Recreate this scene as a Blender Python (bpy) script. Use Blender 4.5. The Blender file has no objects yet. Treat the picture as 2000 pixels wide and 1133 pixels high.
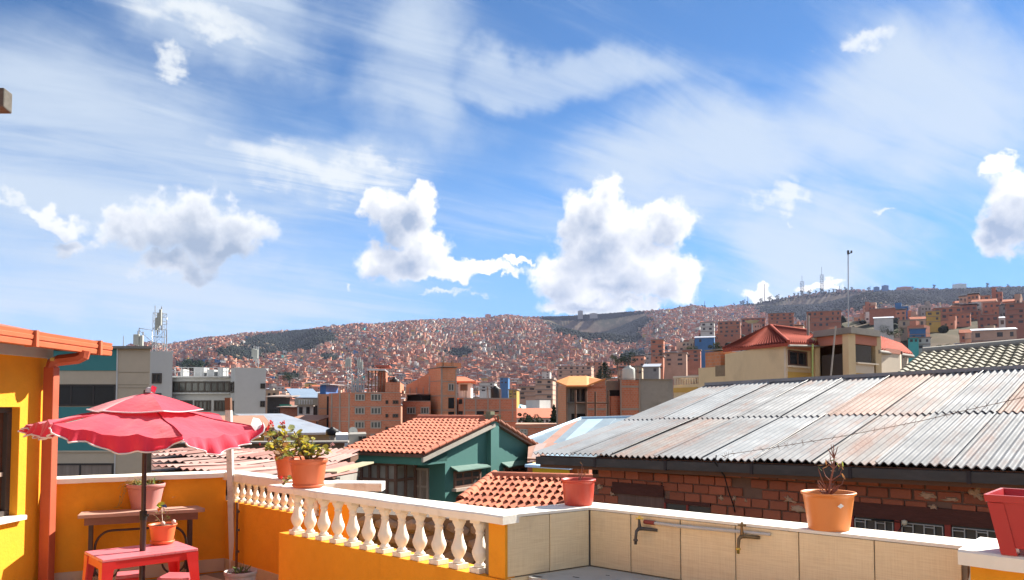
import bpy, bmesh, math, random
import numpy as np
from mathutils import Vector, Matrix

random.seed(11)
rng = np.random.default_rng(11)
scene = bpy.context.scene
COL = scene.collection

# ------------------------------------------------------------------ camera
F = 1540.0            # focal length in photograph pixels (2000 wide)
EYE = 1.6             # eye height above the terrace floor
PITCH = math.radians(2.6)
PPY = 725.0           # principal point row
cam_d = bpy.data.cameras.new('camera')
cam = bpy.data.objects.new('camera', cam_d)
COL.objects.link(cam)
cam.location = (0, 0, EYE)
cam.rotation_euler = (math.pi / 2 + PITCH, 0, 0)
cam_d.sensor_width = 36.0
cam_d.lens = 36.0 * F / 2000.0
cam_d.shift_y = (PPY - 566.5) / 2000.0
cam_d.clip_start = 0.05
cam_d.clip_end = 30000
scene.camera = cam
scene.render.resolution_x, scene.render.resolution_y = 1024, 580
_cp, _sp = math.cos(PITCH), math.sin(PITCH)

def ray(px, py):
    dx, du = (px - 1000.0) / F, (PPY - py) / F
    return Vector((dx, _cp - du * _sp, _sp + du * _cp))

def at(px, py, Y):
    """a measured point of the photograph at a known depth"""
    d = ray(px, py)
    return Vector((0, 0, EYE)) + d * (Y / d.y)

def atz(px, py, z):
    d = ray(px, py)
    return Vector((0, 0, EYE)) + d * ((z - EYE) / d.z)

def on_plane(px, py, p, n):
    d = ray(px, py)
    o = Vector((0, 0, EYE))
    return o + d * ((p - o).dot(n) / d.dot(n))

def zat(py, px, Y):
    return at(px, py, Y).z

def project(p):
    x, y, z = p[0], p[1], p[2] - EYE
    f = y * _cp + z * _sp
    u = -y * _sp + z * _cp
    return 1000 + F * x / f, PPY - F * u / f

def lin(r, g, b, k=1.0):
    def c(v):
        v = v / 255.0
        return (v / 12.92 if v <= 0.04045 else ((v + 0.055) / 1.055) ** 2.4) * k
    return (c(r), c(g), c(b))

# ------------------------------------------------------------------ sun, sky, exposure
SUN_AZ, SUN_EL = math.radians(53), math.radians(37)   # ahead of the camera, to the right
SUN_DIR = Vector((math.sin(SUN_AZ) * math.cos(SUN_EL), math.cos(SUN_AZ) * math.cos(SUN_EL), math.sin(SUN_EL)))
sun_d = bpy.data.lights.new('sun', 'SUN')
sun_d.energy = 3.5
sun_d.angle = math.radians(0.5)
sun_d.color = (1.0, 0.95, 0.86)
sun = bpy.data.objects.new('sun', sun_d)
COL.objects.link(sun)
sun.location = (60, 60, 80)
sun.rotation_euler = (-SUN_DIR).to_track_quat('-Z', 'Y').to_euler()

vs = scene.view_settings
vs.view_transform = 'Standard'
vs.look = 'None'
vs.gamma = 1.0
vs.use_curve_mapping = False
vs.exposure = 2.02

class Nodes:
    def __init__(s, tree):
        s.t = tree; s.n = tree.nodes; s.l = tree.links
    def new(s, typ, **kw):
        n = s.n.new(typ)
        for k, v in kw.items():
            setattr(n, k, v)
        return n
    def put(s, sock, v):
        if isinstance(v, bpy.types.NodeSocket):
            s.l.new(v, sock)
        elif v is not None:
            if sock.type == 'RGBA' and len(v) == 3:
                v = (*v, 1.0)
            sock.default_value = v
    def math(s, op, a, b=None, c=None, clamp=False):
        n = s.new('ShaderNodeMath', operation=op, use_clamp=clamp)
        s.put(n.inputs[0], a)
        if b is not None: s.put(n.inputs[1], b)
        if c is not None: s.put(n.inputs[2], c)
        return n.outputs[0]
    def vmath(s, op, a, b=None, c=None, scale=None):
        n = s.new('ShaderNodeVectorMath', operation=op)
        s.put(n.inputs[0], a)
        if b is not None: s.put(n.inputs[1], b)
        if c is not None: s.put(n.inputs[2], c)
        if scale is not None: s.put(n.inputs['Scale'], scale)
        return n.outputs['Value'] if op in ('LENGTH', 'DOT_PRODUCT', 'DISTANCE') else n.outputs[0]
    def comb(s, x, y, z=0.0):
        n = s.new('ShaderNodeCombineXYZ')
        for i, v in enumerate((x, y, z)): s.put(n.inputs[i], v)
        return n.outputs[0]
    def sep(s, v):
        n = s.new('ShaderNodeSeparateXYZ'); s.put(n.inputs[0], v)
        return n.outputs
    def noise(s, vec, scale=5.0, detail=4.0, rough=0.5, dist=0.0, color=False):
        n = s.new('ShaderNodeTexNoise')
        s.put(n.inputs['Vector'], vec)
        n.inputs['Scale'].default_value = scale
        n.inputs['Detail'].default_value = detail
        n.inputs['Roughness'].default_value = rough
        n.inputs['Distortion'].default_value = dist
        return n.outputs['Color'] if color else n.outputs['Fac']
    def ramp(s, v, lo, hi, a=0.0, b=1.0, smooth=True):
        n = s.new('ShaderNodeMapRange')
        n.interpolation_type = 'SMOOTHSTEP' if smooth else 'LINEAR'
        n.clamp = True
        s.put(n.inputs['Value'], v)
        for i, x in zip((1, 2, 3, 4), (lo, hi, a, b)): s.put(n.inputs[i], x)
        return n.outputs[0]
    def mix(s, fac, a, b, blend='MIX'):
        n = s.new('ShaderNodeMix', data_type='RGBA', blend_type=blend)
        s.put(n.inputs['Factor'], fac)
        s.put(n.inputs['A'] if False else n.inputs[6], a)
        s.put(n.inputs[7], b)
        return n.outputs[2]

world = bpy.data.worlds.new('World')
scene.world = world
world.use_nodes = True
W = Nodes(world.node_tree)
for n in list(W.n): W.n.remove(n)
w_out = W.new('ShaderNodeOutputWorld')
w_bg = W.new('ShaderNodeBackground')
SKY_STRENGTH = 0.050
SKY_DEEP = 0.68
w_bg.inputs['Strength'].default_value = SKY_STRENGTH
W.l.new(w_bg.outputs[0], w_out.inputs['Surface'])
sky_n = W.new('ShaderNodeTexSky', sky_type='NISHITA', sun_disc=False)
sky_n.sun_elevation = SUN_EL
sky_n.sun_rotation = SUN_AZ
sky_n.altitude = 3600
sky_n.air_density = 1.0
sky_n.dust_density = 0.2
sky_n.ozone_density = 1.6
w_dir = W.new('ShaderNodeTexCoord').outputs['Generated']
dx, dy, dz = W.sep(w_dir)
# angles of the view direction in degrees: azimuth (0 = north of the terrace, + to the east) and elevation
w_az = W.math('MULTIPLY', W.math('ARCTAN2', dx, dy), 57.29578)
w_el = W.math('MULTIPLY', W.math('ARCSINE', dz), 57.29578)
ang = W.comb(w_az, w_el, 0.0)

def azel(px, py):
    d = ray(px, py).normalized()
    return math.degrees(math.atan2(d.x, d.y)), math.degrees(math.asin(d.z))

# --- high cirrus veil, laid on a plane overhead
zz = W.math('ADD', W.math('MAXIMUM', dz, 0.0), 0.16)
q = W.comb(W.math('DIVIDE', dx, zz), W.math('DIVIDE', dy, zz), 0.0)
rot = W.new('ShaderNodeVectorRotate', rotation_type='Z_AXIS')
W.put(rot.inputs['Vector'], q)
rot.inputs['Angle'].default_value = math.radians(-33)
qs = W.vmath('MULTIPLY', rot.outputs[0], (0.55, 1.7, 1.0))
warp = W.noise(qs, 1.1, 3.0, 0.5, color=True)
qw = W.vmath('ADD', qs, W.vmath('SCALE', W.vmath('SUBTRACT', warp, (0.5, 0.5, 0.5)), scale=0.9))
c1 = W.noise(qw, 1.5, 8.0, 0.58)
c2 = W.noise(W.vmath('ADD', qw, (3.1, 7.7, 0.0)), 0.55, 3.0, 0.5)
fine = W.noise(W.vmath('MULTIPLY', qw, (0.9, 1.9, 1.0)), 3.6, 8.0, 0.60, 0.6)
veil = W.math('ADD', W.math('MULTIPLY', c1, 0.72), W.math('ADD', W.math('MULTIPLY', c2, 0.42), W.math('MULTIPLY', fine, 0.30)))

def blob_field(vec, blobs):
    f = None
    for (px, py, rx, ry) in blobs:
        a, e = azel(px, py)
        a1, _ = azel(px + rx, py); _, e1 = azel(px, py - ry)
        d = W.vmath('MULTIPLY', W.vmath('SUBTRACT', vec, (a, e, 0.0)), (1.0 / (a1 - a), 1.0 / (e1 - e), 0.0))
        v = W.math('SUBTRACT', 1.0, W.vmath('LENGTH', d))
        f = v if f is None else W.math('SMOOTH_MAX', f, v, 0.16)
    return f

angn = W.vmath('SCALE', w_dir, scale=1.0)
wob = W.vmath('SUBTRACT', W.noise(angn, 7.0, 5.0, 0.55, color=True), (0.5, 0.5, 0.5))
ang_soft = W.vmath('ADD', ang, W.vmath('MULTIPLY', wob, (14.0, 8.0, 0.0)))
VEIL_BLOBS = [(180, 300, 420, 300), (420, 40, 260, 120), (620, 330, 260, 70), (1330, 330, 330, 150), (1800, 200, 430, 190),
              (1080, 140, 300, 60), (250, 560, 600, 90), (800, 150, 150, 190), (1600, 480, 300, 120)]
vb = W.ramp(blob_field(ang_soft, VEIL_BLOBS), -0.35, 0.75, 0.0, 0.30)
veil2 = W.math('ADD', veil, vb)
veil_a = W.ramp(veil2, 0.66, 1.10, 0.0, 0.86)
# more water vapour low down
haze_a = W.ramp(w_el, 1.0, 24.0, 0.90, 0.0)
haze_w = W.ramp(w_az, -34.0, 12.0, 0.75, 0.0)

# --- cumulus
n_big = W.vmath('SUBTRACT', W.noise(angn, 22.0, 7.0, 0.56, color=True), (0.5, 0.5, 0.5))
n_lobe = W.vmath('SUBTRACT', W.noise(angn, 48.0, 5.0, 0.55, color=True), (0.5, 0.5, 0.5))
ang_w = W.vmath('ADD', W.vmath('ADD', ang, W.vmath('MULTIPLY', n_big, (3.0, 2.7, 0.0))), W.vmath('MULTIPLY', n_lobe, (1.7, 1.7, 0.0)))
SOFT = [(330, 445, 105, 60), (255, 455, 55, 52), (390, 430, 70, 60), (470, 460, 82, 58), (335, 525, 75, 34), (430, 495, 90, 36), (150, 470, 62, 36), (110,420,90,26)]
CUM = [  
       
       # the standing cloud in the middle with its tail
       (832, 398, 38, 48), (738, 405, 40, 44), (785, 430, 72, 62), (765, 515, 85, 48), (835, 490, 62, 58), (870, 528, 85, 28), (960, 522, 70, 16), (1015, 506, 34, 8),
       # the large heap
       (1185, 400, 52, 60), (1130, 430, 56, 64), (1185, 480, 120, 90), (1105, 540, 82, 66), (1305, 432, 72, 56), (1250, 530, 120, 74), (1320, 540, 62, 60),
       (1165, 568, 120, 34), (1150, 603, 120, 22), (1240, 596, 80, 16),
       # right edge
       (1995, 400, 86, 84), (1962, 460, 60, 52), (1960, 328, 50, 26), (2060, 420, 110, 100),
       # small ones
       (1478, 575, 46, 20), (1600, 566, 60, 11)]
cf = blob_field(ang_w, CUM)
# unseen cumulus of the same kind, added beyond the frame to lift ambient light
gen = W.noise(W.vmath('ADD', W.vmath('MULTIPLY', w_dir, (1.0, 1.0, 1.7)), W.vmath('SCALE', n_big, scale=0.05)), 3.3, 5.0, 0.5)
gen_m = W.math('MULTIPLY', W.ramp(W.math('ABSOLUTE', w_az), 42.0, 56.0), W.ramp(w_el, 3.0, 9.0))
gen_f = W.math('SUBTRACT', W.math('MULTIPLY', W.math('SUBTRACT', gen, 0.455), W.math('MULTIPLY', gen_m, 4.2)), W.math('MULTIPLY', W.math('SUBTRACT', 1.0, gen_m), 0.8))
cf = W.math('MAXIMUM', cf, gen_f)
cf_sun = blob_field(W.vmath('ADD', ang_w, (1.0, 1.3, 0.0)), CUM)
edge_n = W.noise(angn, 60.0, 6.0, 0.62)
cfn = W.math('ADD', cf, W.math('MULTIPLY', W.math('SUBTRACT', edge_n, 0.5), 0.55))
sf = blob_field(W.vmath('ADD', ang_w, W.vmath('MULTIPLY', n_big, (2.5, 2.5, 0.0))), SOFT)
soft_a = W.ramp(W.math('ADD', sf, W.math('MULTIPLY', W.math('SUBTRACT', edge_n, 0.5), 0.5)), -0.06, 0.42, 0.0, 0.93)
sf_sun = blob_field(W.vmath('ADD', ang_w, (0.5, 1.6, 0.0)), SOFT)
cum_a = W.ramp(cfn, 0.0, 0.34)
WISP = [(1685, 68, 62, 26), (1512, 392, 50, 30), (1540, 428, 12, 12), (895, 582, 64, 9), (1750, 397, 24, 9), (0, 376, 20, 22), (690, 566, 16, 6), (640, 330, 190, 34), (640, 335, 175, 50), (720, 320, 80, 30), (400, 35, 150, 50), (345, 120, 60, 26), (430, 75, 70, 30)]
wf = blob_field(W.vmath('ADD', ang, W.vmath('MULTIPLY', n_big, (9.0, 6.0, 0.0))), WISP)
wisp_a = W.ramp(W.math('ADD', wf, W.math('MULTIPLY', W.math('SUBTRACT', fine, 0.5), 2.2)), -0.1, 0.9, 0.0, 0.85)
# thickness -> grey base, thin rims lit from behind stay white
lump = W.noise(W.vmath('ADD', angn, (0.004, 0.0, 0.022)), 17.0, 4.0, 0.5)
lump2 = W.noise(W.vmath('ADD', angn, (0.4, 0.1, 0.3)), 48.0, 5.0, 0.6)
n_l = W.math('ADD', W.math('MULTIPLY', W.math('SUBTRACT', lump, 0.5), 0.95), W.math('MULTIPLY', W.math('SUBTRACT', lump2, 0.5), 0.60))
def shade(f, f_sun):
    return W.math('ADD', W.math('ADD', W.math('MULTIPLY', f, 1.15), W.math('MULTIPLY', W.math('SUBTRACT', f_sun, f), 0.75)), n_l)
grey = W.ramp(shade(cf, W.math('MAXIMUM', cf_sun, W.math('SUBTRACT', gen_f, 0.05))), 0.16, 1.02, smooth=False)
grey_s = W.ramp(shade(sf, sf_sun), -0.15, 0.85, smooth=False)

SKYK = 0.53 / SKY_STRENGTH
sky_col = W.mix(1.0, sky_n.outputs[0], tuple(SKY_DEEP * v for v in (0.60, 0.98, 1.22)), 'MULTIPLY')
def k3(c, k): return tuple(SKYK * k * v for v in c)
hz_col = W.mix(haze_w, k3((0.20, 0.50, 1.0), 0.50), k3((0.60, 0.78, 1.0), 0.47))
col = W.mix(haze_a, sky_col, hz_col)
col = W.mix(veil_a, col, k3((0.74, 0.86, 1.0), 0.43))
col = W.mix(wisp_a, col, k3((0.92, 0.97, 1.0), 0.46))
cum_col = W.mix(grey, k3((1.0, 1.0, 1.0), 0.52), k3((0.52, 0.66, 0.90), 0.345))
soft_col = W.mix(grey_s, k3((0.95, 0.97, 1.0), 0.50), k3((0.54, 0.67, 0.88), 0.33))
col = W.mix(soft_a, col, soft_col)
col = W.mix(cum_a, col, cum_col)
W.put(w_bg.inputs['Color'], col)
world.cycles.sampling_method = 'MANUAL'
world.cycles.sample_map_resolution = 1024
# ------------------------------------------------------------------ materials
MATS = {}
def M(name, base, rough=0.8, var=0.12, scale=6.0, big=0.10, bscale=0.7, bump=0.0, bumpscale=40.0, metal=0.0, spec=0.3, stain=None, stain_amt=0.0, stain_scale=2.0, rand=0.0, stretch=None, drip=0.0):
    """painted or mineral surface: base colour with grain, broad unevenness, optional stains and relief"""
    if name in MATS: return MATS[name]
    m = bpy.data.materials.new(name); m.use_nodes = True
    N = Nodes(m.node_tree)
    bs = m.node_tree.nodes['Principled BSDF']
    tc = N.new('ShaderNodeTexCoord').outputs['Object']
    if stretch: tc = N.vmath('MULTIPLY', tc, stretch)
    geo = None
    f = N.math('ADD', N.math('MULTIPLY', N.math('SUBTRACT', N.noise(tc, scale, 5, 0.6), 0.5), var * 2.2),
               N.math('MULTIPLY', N.math('SUBTRACT', N.noise(tc, bscale, 3, 0.5), 0.5), big * 2.2))
    f = N.math('ADD', f, 1.0)
    if rand:
        oi = N.new('ShaderNodeObjectInfo').outputs['Random']
        f = N.math('ADD', f, N.math('MULTIPLY', N.math('SUBTRACT', oi, 0.5), rand * 2))
    c = N.vmath('SCALE', base, scale=f)
    if stain:
        sf = N.ramp(N.noise(tc, stain_scale, 6, 0.65), 0.50, 0.74, 0.0, stain_amt)
        c = N.mix(sf, c, stain)
    if drip:
        c = N.mix(N.ramp(N.noise(N.vmath('MULTIPLY', tc, (7.0, 7.0, 0.45)), 1.3, 6, 0.65), 0.54, 0.82, 0.0, drip), c, tuple(v * 0.55 for v in base))
    N.put(bs.inputs['Base Color'], c)
    N.put(bs.inputs['Roughness'], N.ramp(N.noise(tc, scale * 0.7, 3), 0.2, 0.8, max(0.03, rough - 0.12), min(1.0, rough + 0.08), False))
    bs.inputs['Metallic'].default_value = metal
    bs.inputs['Specular IOR Level'].default_value = spec
    if bump:
        b = N.new('ShaderNodeBump')
        b.inputs['Strength'].default_value = 1.0
        b.inputs['Distance'].default_value = bump
        N.put(b.inputs['Height'], N.noise(tc, bumpscale, 4, 0.6))
        N.l.new(b.outputs[0], bs.inputs['Normal'])
    MATS[name] = m
    return m

def M_brick(name, a, b, mortar, bw=0.25, bh=0.15, msize=0.012, bump=0.004, rand=0.0, var=0.25):
    """brickwork too far away to tell the bricks apart one by one"""
    if name in MATS: return MATS[name]
    m = bpy.data.materials.new(name); m.use_nodes = True
    N = Nodes(m.node_tree)
    bs = m.node_tree.nodes['Principled BSDF']
    tc = N.new('ShaderNodeTexCoord').outputs['Object']
    nrm = N.new('ShaderNodeNewGeometry').outputs['Normal']
    x, y, z = N.sep(tc)
    nx, ny, nz = N.sep(nrm)
    # run along the wall whichever way it faces
    u = N.math('SUBTRACT', N.math('MULTIPLY', y, nx), N.math('MULTIPLY', x, ny))
    bt = N.new('ShaderNodeTexBrick')
    N.put(bt.inputs['Vector'], N.comb(u, z, 0.0))
    bt.inputs['Scale'].default_value = 1.0
    bt.inputs['Brick Width'].default_value = bw
    bt.inputs['Row Height'].default_value = bh
    bt.inputs['Mortar Size'].default_value = msize
    bt.inputs['Color1'].default_value = (*a, 1); bt.inputs['Color2'].default_value = (*b, 1); bt.inputs['Mortar'].default_value = (*mortar, 1)
    f = N.math('ADD', 1.0 - var * 0.5, N.math('MULTIPLY', N.noise(tc, 0.8, 6, 0.65), var))
    if rand:
        oi = N.new('ShaderNodeObjectInfo').outputs['Random']
        f = N.math('ADD', f, N.math('MULTIPLY', N.math('SUBTRACT', oi, 0.5), rand * 2))
    c = N.vmath('SCALE', bt.outputs['Color'], scale=f)
    # rain streaks: wear with its own shape
    sv = N.vmath('MULTIPLY', N.comb(u, z, 0.0), (1.4, 0.12, 1.0))
    c = N.mix(N.ramp(N.noise(sv, 1.6, 5, 0.6), 0.52, 0.80, 0.0, 0.45), c, tuple(v * 0.55 for v in a))
    N.put(bs.inputs['Base Color'], c)
    bs.inputs['Roughness'].default_value = 0.9
    bs.inputs['Specular IOR Level'].default_value = 0.15
    MATS[name] = m
    return m

# ------------------------------------------------------------------ mesh collecting
class MB:
    def __init__(s):
        s.v = []; s.f = []; s.m = []; s.sm = []
    def add(s, verts, faces, mi=0, smooth=False):
        o = len(s.v)
        s.v.extend([tuple(v) for v in verts])
        for f in faces:
            s.f.append(tuple(i + o for i in f)); s.m.append(mi); s.sm.append(smooth)
        return s
    def quad(s, a, b, c, d, mi=0): return s.add([a, b, c, d], [(0, 1, 2, 3)], mi)
    def box(s, c, size, rz=0.0, mi=0, R=None):
        hx, hy, hz = size[0] / 2, size[1] / 2, size[2] / 2
        R = R or Matrix.Rotation(rz, 3, 'Z')
        vs_ = [Vector(c) + R @ Vector((sx * hx, sy * hy, sz * hz)) for sz in (-1, 1) for sx, sy in ((-1, -1), (1, -1), (1, 1), (-1, 1))]
        return s.add(vs_, BOXF, mi)
    def pts8(s, bottom, top, mi=0):
        return s.add(list(bottom) + list(top), BOXF, mi)
    def prism(s, poly, z0, z1, mi=0, cap=None):
        n = len(poly)
        lo = [Vector((p[0], p[1], z0 if not callable(z0) else z0(p))) for p in poly]
        hi = [Vector((p[0], p[1], z1 if not callable(z1) else z1(p))) for p in poly]
        a = sum(poly[i][0] * poly[(i + 1) % n][1] - poly[(i + 1) % n][0] * poly[i][1] for i in range(n))
        if a < 0: lo.reverse(); hi.reverse()
        s.add(lo + hi, [(i, (i + 1) % n, n + (i + 1) % n, n + i) for i in range(n)], mi)
        s.add(hi, [tuple(range(n))], mi if cap is None else cap)
        s.add(lo, [tuple(reversed(range(n)))], mi)
        return s
    def tube(s, path, r, n=8, mi=0, smooth=True, closed=False, caps=True):
        path = [Vector(p) for p in path]
        rr = r if isinstance(r, (list, tuple)) else [r] * len(path)
        rings = []; up = None
        for i, p in enumerate(path):
            if closed: t = path[(i + 1) % len(path)] - path[i - 1]
            else: t = path[min(i + 1, len(path) - 1)] - path[max(i - 1, 0)]
            t = t.normalized() if t.length > 1e-9 else Vector((0, 0, 1))
            if up is None: up = Vector((0, 0, 1)) if abs(t.z) < 0.9 else Vector((1, 0, 0))
            a = t.cross(up)
            if a.length < 1e-6: a = t.cross(Vector((0, 1, 0)))
            a.normalize(); b = a.cross(t).normalized(); up = b
            rings.append([p + (a * math.cos(2 * math.pi * k / n) + b * math.sin(2 * math.pi * k / n)) * rr[i] for k in range(n)])
        vs_ = [v for ring in rings for v in ring]
        fs = []
        L = len(rings)
        for i in range(L if closed else L - 1):
            j = (i + 1) % L
            for k in range(n):
                fs.append((i * n + k, i * n + (k + 1) % n, j * n + (k + 1) % n, j * n + k))
        s.add(vs_, fs, mi, smooth)
        if caps and not closed:
            s.add(rings[0], [tuple(range(n))], mi); s.add(rings[-1], [tuple(reversed(range(n)))], mi)
        return s
    def lathe(s, prof, c=(0, 0, 0), n=20, mi=0, smooth=True, cap0=True, cap1=True, squash=(1, 1)):
        c = Vector(c)
        vs_ = [c + Vector((r * math.cos(2 * math.pi * k / n) * squash[0], r * math.sin(2 * math.pi * k / n) * squash[1], z)) for r, z in prof for k in range(n)]
        fs = [(i * n + k, i * n + (k + 1) % n, (i + 1) * n + (k + 1) % n, (i + 1) * n + k) for i in range(len(prof) - 1) for k in range(n)]
        s.add(vs_, fs, mi, smooth)
        if cap0 and prof[0][0] > 1e-5: s.add(vs_[:n], [tuple(reversed(range(n)))], mi)
        if cap1 and prof[-1][0] > 1e-5: s.add(vs_[-n:], [tuple(range(n))], mi)
        return s
    def mesh(s, name, mats, origin=(0, 0, 0)):
        me = bpy.data.meshes.new(name)
        o = Vector(origin)
        me.from_pydata([(v[0] - o.x, v[1] - o.y, v[2] - o.z) for v in s.v], [], s.f)
        for m in (mats if isinstance(mats, (list, tuple)) else [mats]): me.materials.append(m)
        me.polygons.foreach_set('material_index', s.m)
        me.polygons.foreach_set('use_smooth', s.sm)
        me.update()
        return me
    def build(s, name, mats, parent=None, bevel=0.0, seg=2, origin=None):
        """one mesh object; its vertices are given in world space"""
        base = WL[parent] if parent is not None else Vector(origin or (0, 0, 0))
        me = s.mesh(name, mats, base)
        return put(name, me, parent, base, bevel=bevel, seg=seg)

BOXF = [(0, 3, 2, 1), (4, 5, 6, 7), (0, 1, 5, 4), (1, 2, 6, 5), (2, 3, 7, 6), (3, 0, 4, 7)]
WL = {}
def put(name, data, parent=None, loc=(0, 0, 0), rot=None, scale=None, bevel=0.0, seg=2):
    o = bpy.data.objects.new(name, data)
    COL.objects.link(o)
    o.parent = parent
    loc = Vector(loc)
    o.location = loc - (WL[parent] if parent is not None else Vector((0, 0, 0)))
    if rot is not None: o.rotation_euler = rot
    if scale is not None: o.scale = scale if hasattr(scale, '__len__') else (scale,) * 3
    WL[o] = loc
    if bevel:
        b = o.modifiers.new('bevel', 'BEVEL'); b.width = bevel; b.segments = seg; b.limit_method = 'ANGLE'; b.angle_limit = math.radians(40)
    return o
def tag(o, label=None, cat=None, group=None, kind=None):
    if label: o['label'] = label
    if cat: o['category'] = cat
    if group: o['group'] = group
    if kind: o['kind'] = kind
    return o
def thing(name, label, cat, loc=(0, 0, 0), group=None):
    o = bpy.data.objects.new(name, None); COL.objects.link(o)
    o.empty_display_size = 0.2
    o.location = loc; WL[o] = Vector(loc)
    return tag(o, label, cat, group)
def bevel_mesh(me, w, seg=1):
    bm = bmesh.new(); bm.from_mesh(me)
    bmesh.ops.bevel(bm, geom=[e for e in bm.edges if e.is_manifold and e.calc_face_angle(0) > 0.6], offset=w, segments=seg, affect='EDGES', clamp_overlap=True)
    bm.to_mesh(me); bm.free(); me.update()
    return me
def fast_mesh(name, verts, quads, mats, mi=None, smooth=False):
    verts = np.asarray(verts, dtype=np.float32).reshape(-1, 3); quads = np.asarray(quads, dtype=np.int32)
    me = bpy.data.meshes.new(name)
    n = len(quads); k = quads.shape[1]
    me.vertices.add(len(verts)); me.vertices.foreach_set('co', verts.ravel())
    me.loops.add(n * k); me.loops.foreach_set('vertex_index', quads.ravel())
    me.polygons.add(n); me.polygons.foreach_set('loop_start', np.arange(0, n * k, k, dtype=np.int32))
    me.polygons.foreach_set('loop_total', np.full(n, k, dtype=np.int32))
    for m in mats: me.materials.append(m)
    if mi is not None: me.polygons.foreach_set('material_index', np.asarray(mi, dtype=np.int32))
    me.polygons.foreach_set('use_smooth', np.full(n, smooth, dtype=bool))
    me.update(calc_edges=True); me.validate()
    return me
def V2(a, b): return Vector((b[0] - a[0], b[1] - a[1], 0))
Z = Vector((0, 0, 1))
# ------------------------------------------------------------------ terrain: a valley city, hills all round
RIDGE_PX = [(-400, 684), (0, 690), (330, 676), (400, 664), (500, 652), (650, 641), (820, 627), (1000, 621), (1100, 619), (1250, 609), (1300, 606), (1400, 602), (1480, 592), (1560, 577), (1650, 568), (1800, 566), (2000, 561), (2400, 553)]
SPUR_PX = [(900, 815), (1050, 790), (1180, 752), (1250, 716), (1330, 688), (1420, 668), (1520, 650), (1650, 634), (1750, 624), (1850, 610), (1950, 602), (2100, 592), (2400, 586)]
R_RIDGE, R_SPUR = 3200.0, 520.0
def theta_px(px): return math.atan((px - 1000.0) / F)
_rt = np.array([theta_px(p) for p, _ in RIDGE_PX]); _rz = np.array([EYE + (795 - y) / F * R_RIDGE * math.cos(theta_px(p)) for p, y in RIDGE_PX])
_st = np.array([theta_px(p) for p, _ in SPUR_PX]); _sz = np.array([EYE + (795 - y) / F * R_SPUR * math.cos(theta_px(p)) for p, y in SPUR_PX])
_rt = np.append(np.insert(_rt, 0, [-3.2, -1.6]), [1.6, 3.2]); _rz = np.append(np.insert(_rz, 0, [300, 280]), [330, 300])
_st = np.append(np.insert(_st, 0, [-3.2]), [1.3, 2.2, 3.2]); _sz = np.append(np.insert(_sz, 0, [-8]), [50, -8, -8])
_pt = np.array(np.random.default_rng(5).uniform(0, 6.28, 12))

def sstep(x): 
    x = np.clip(x, 0, 1); return x * x * (3 - 2 * x)
def height(th, R):
    th = np.asarray(th, dtype=float); R = np.asarray(R, dtype=float)
    base = -8.0 + 22.0 * np.clip((R - 200) / 700, 0, 1)
    zr = np.interp(th, _rt, _rz)
    f = np.clip((R - 850) / (R_RIDGE - 850), 0, 1)
    prof = 0.75 * f ** 1.15 + 0.25 * sstep(f)
    z = base + (zr - 14.0) * prof
    # gullies running down the main slope
    g = np.sin(th * 31 + _pt[0] + 0.0009 * R) + 0.7 * np.sin(th * 57 + _pt[1] - 0.0011 * R) + 0.45 * np.sin(th * 103 + _pt[2] + 0.002 * R)
    w = np.clip(f * 4, 0, 1) * np.clip((1 - f) * 5, 0, 1)
    z = z + 11.0 * g * w + 6.0 * np.sin(R * 0.011 + 3 * np.sin(th * 9)) * w
    # scarp eaten into the ridge above the middle of the slope, and a bowl further right
    c1 = np.exp(-((th - theta_px(1165)) / 0.055) ** 2)
    z = z - 75.0 * c1 * sstep((f - 0.50) / 0.33) * sstep((1.0 - f) / 0.012)
    c2 = np.exp(-((th - theta_px(1590)) / 0.06) ** 2)
    z = z - 40.0 * c2 * sstep((f - 0.50) / 0.33) * sstep((1.0 - f) / 0.015)
    # nearer spur on the right
    sz = np.interp(th, _st, _sz)
    up = np.clip((R - 175) / (R_SPUR - 175), 0, 1); dn = np.clip((R - R_SPUR) / 700, 0, 1)
    s = -8.0 + (sz + 8.0) * (0.8 * up + 0.2 * sstep(up)) * (1 - sstep(dn))
    s = s + 1.6 * np.sin(th * 40 + R * 0.02) * np.clip((R - 200) / 100, 0, 1) * (sz > 0)
    return np.maximum(z, s)
def hz(x, y): return float(height(math.atan2(x, y), math.hypot(x, y)))

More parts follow.
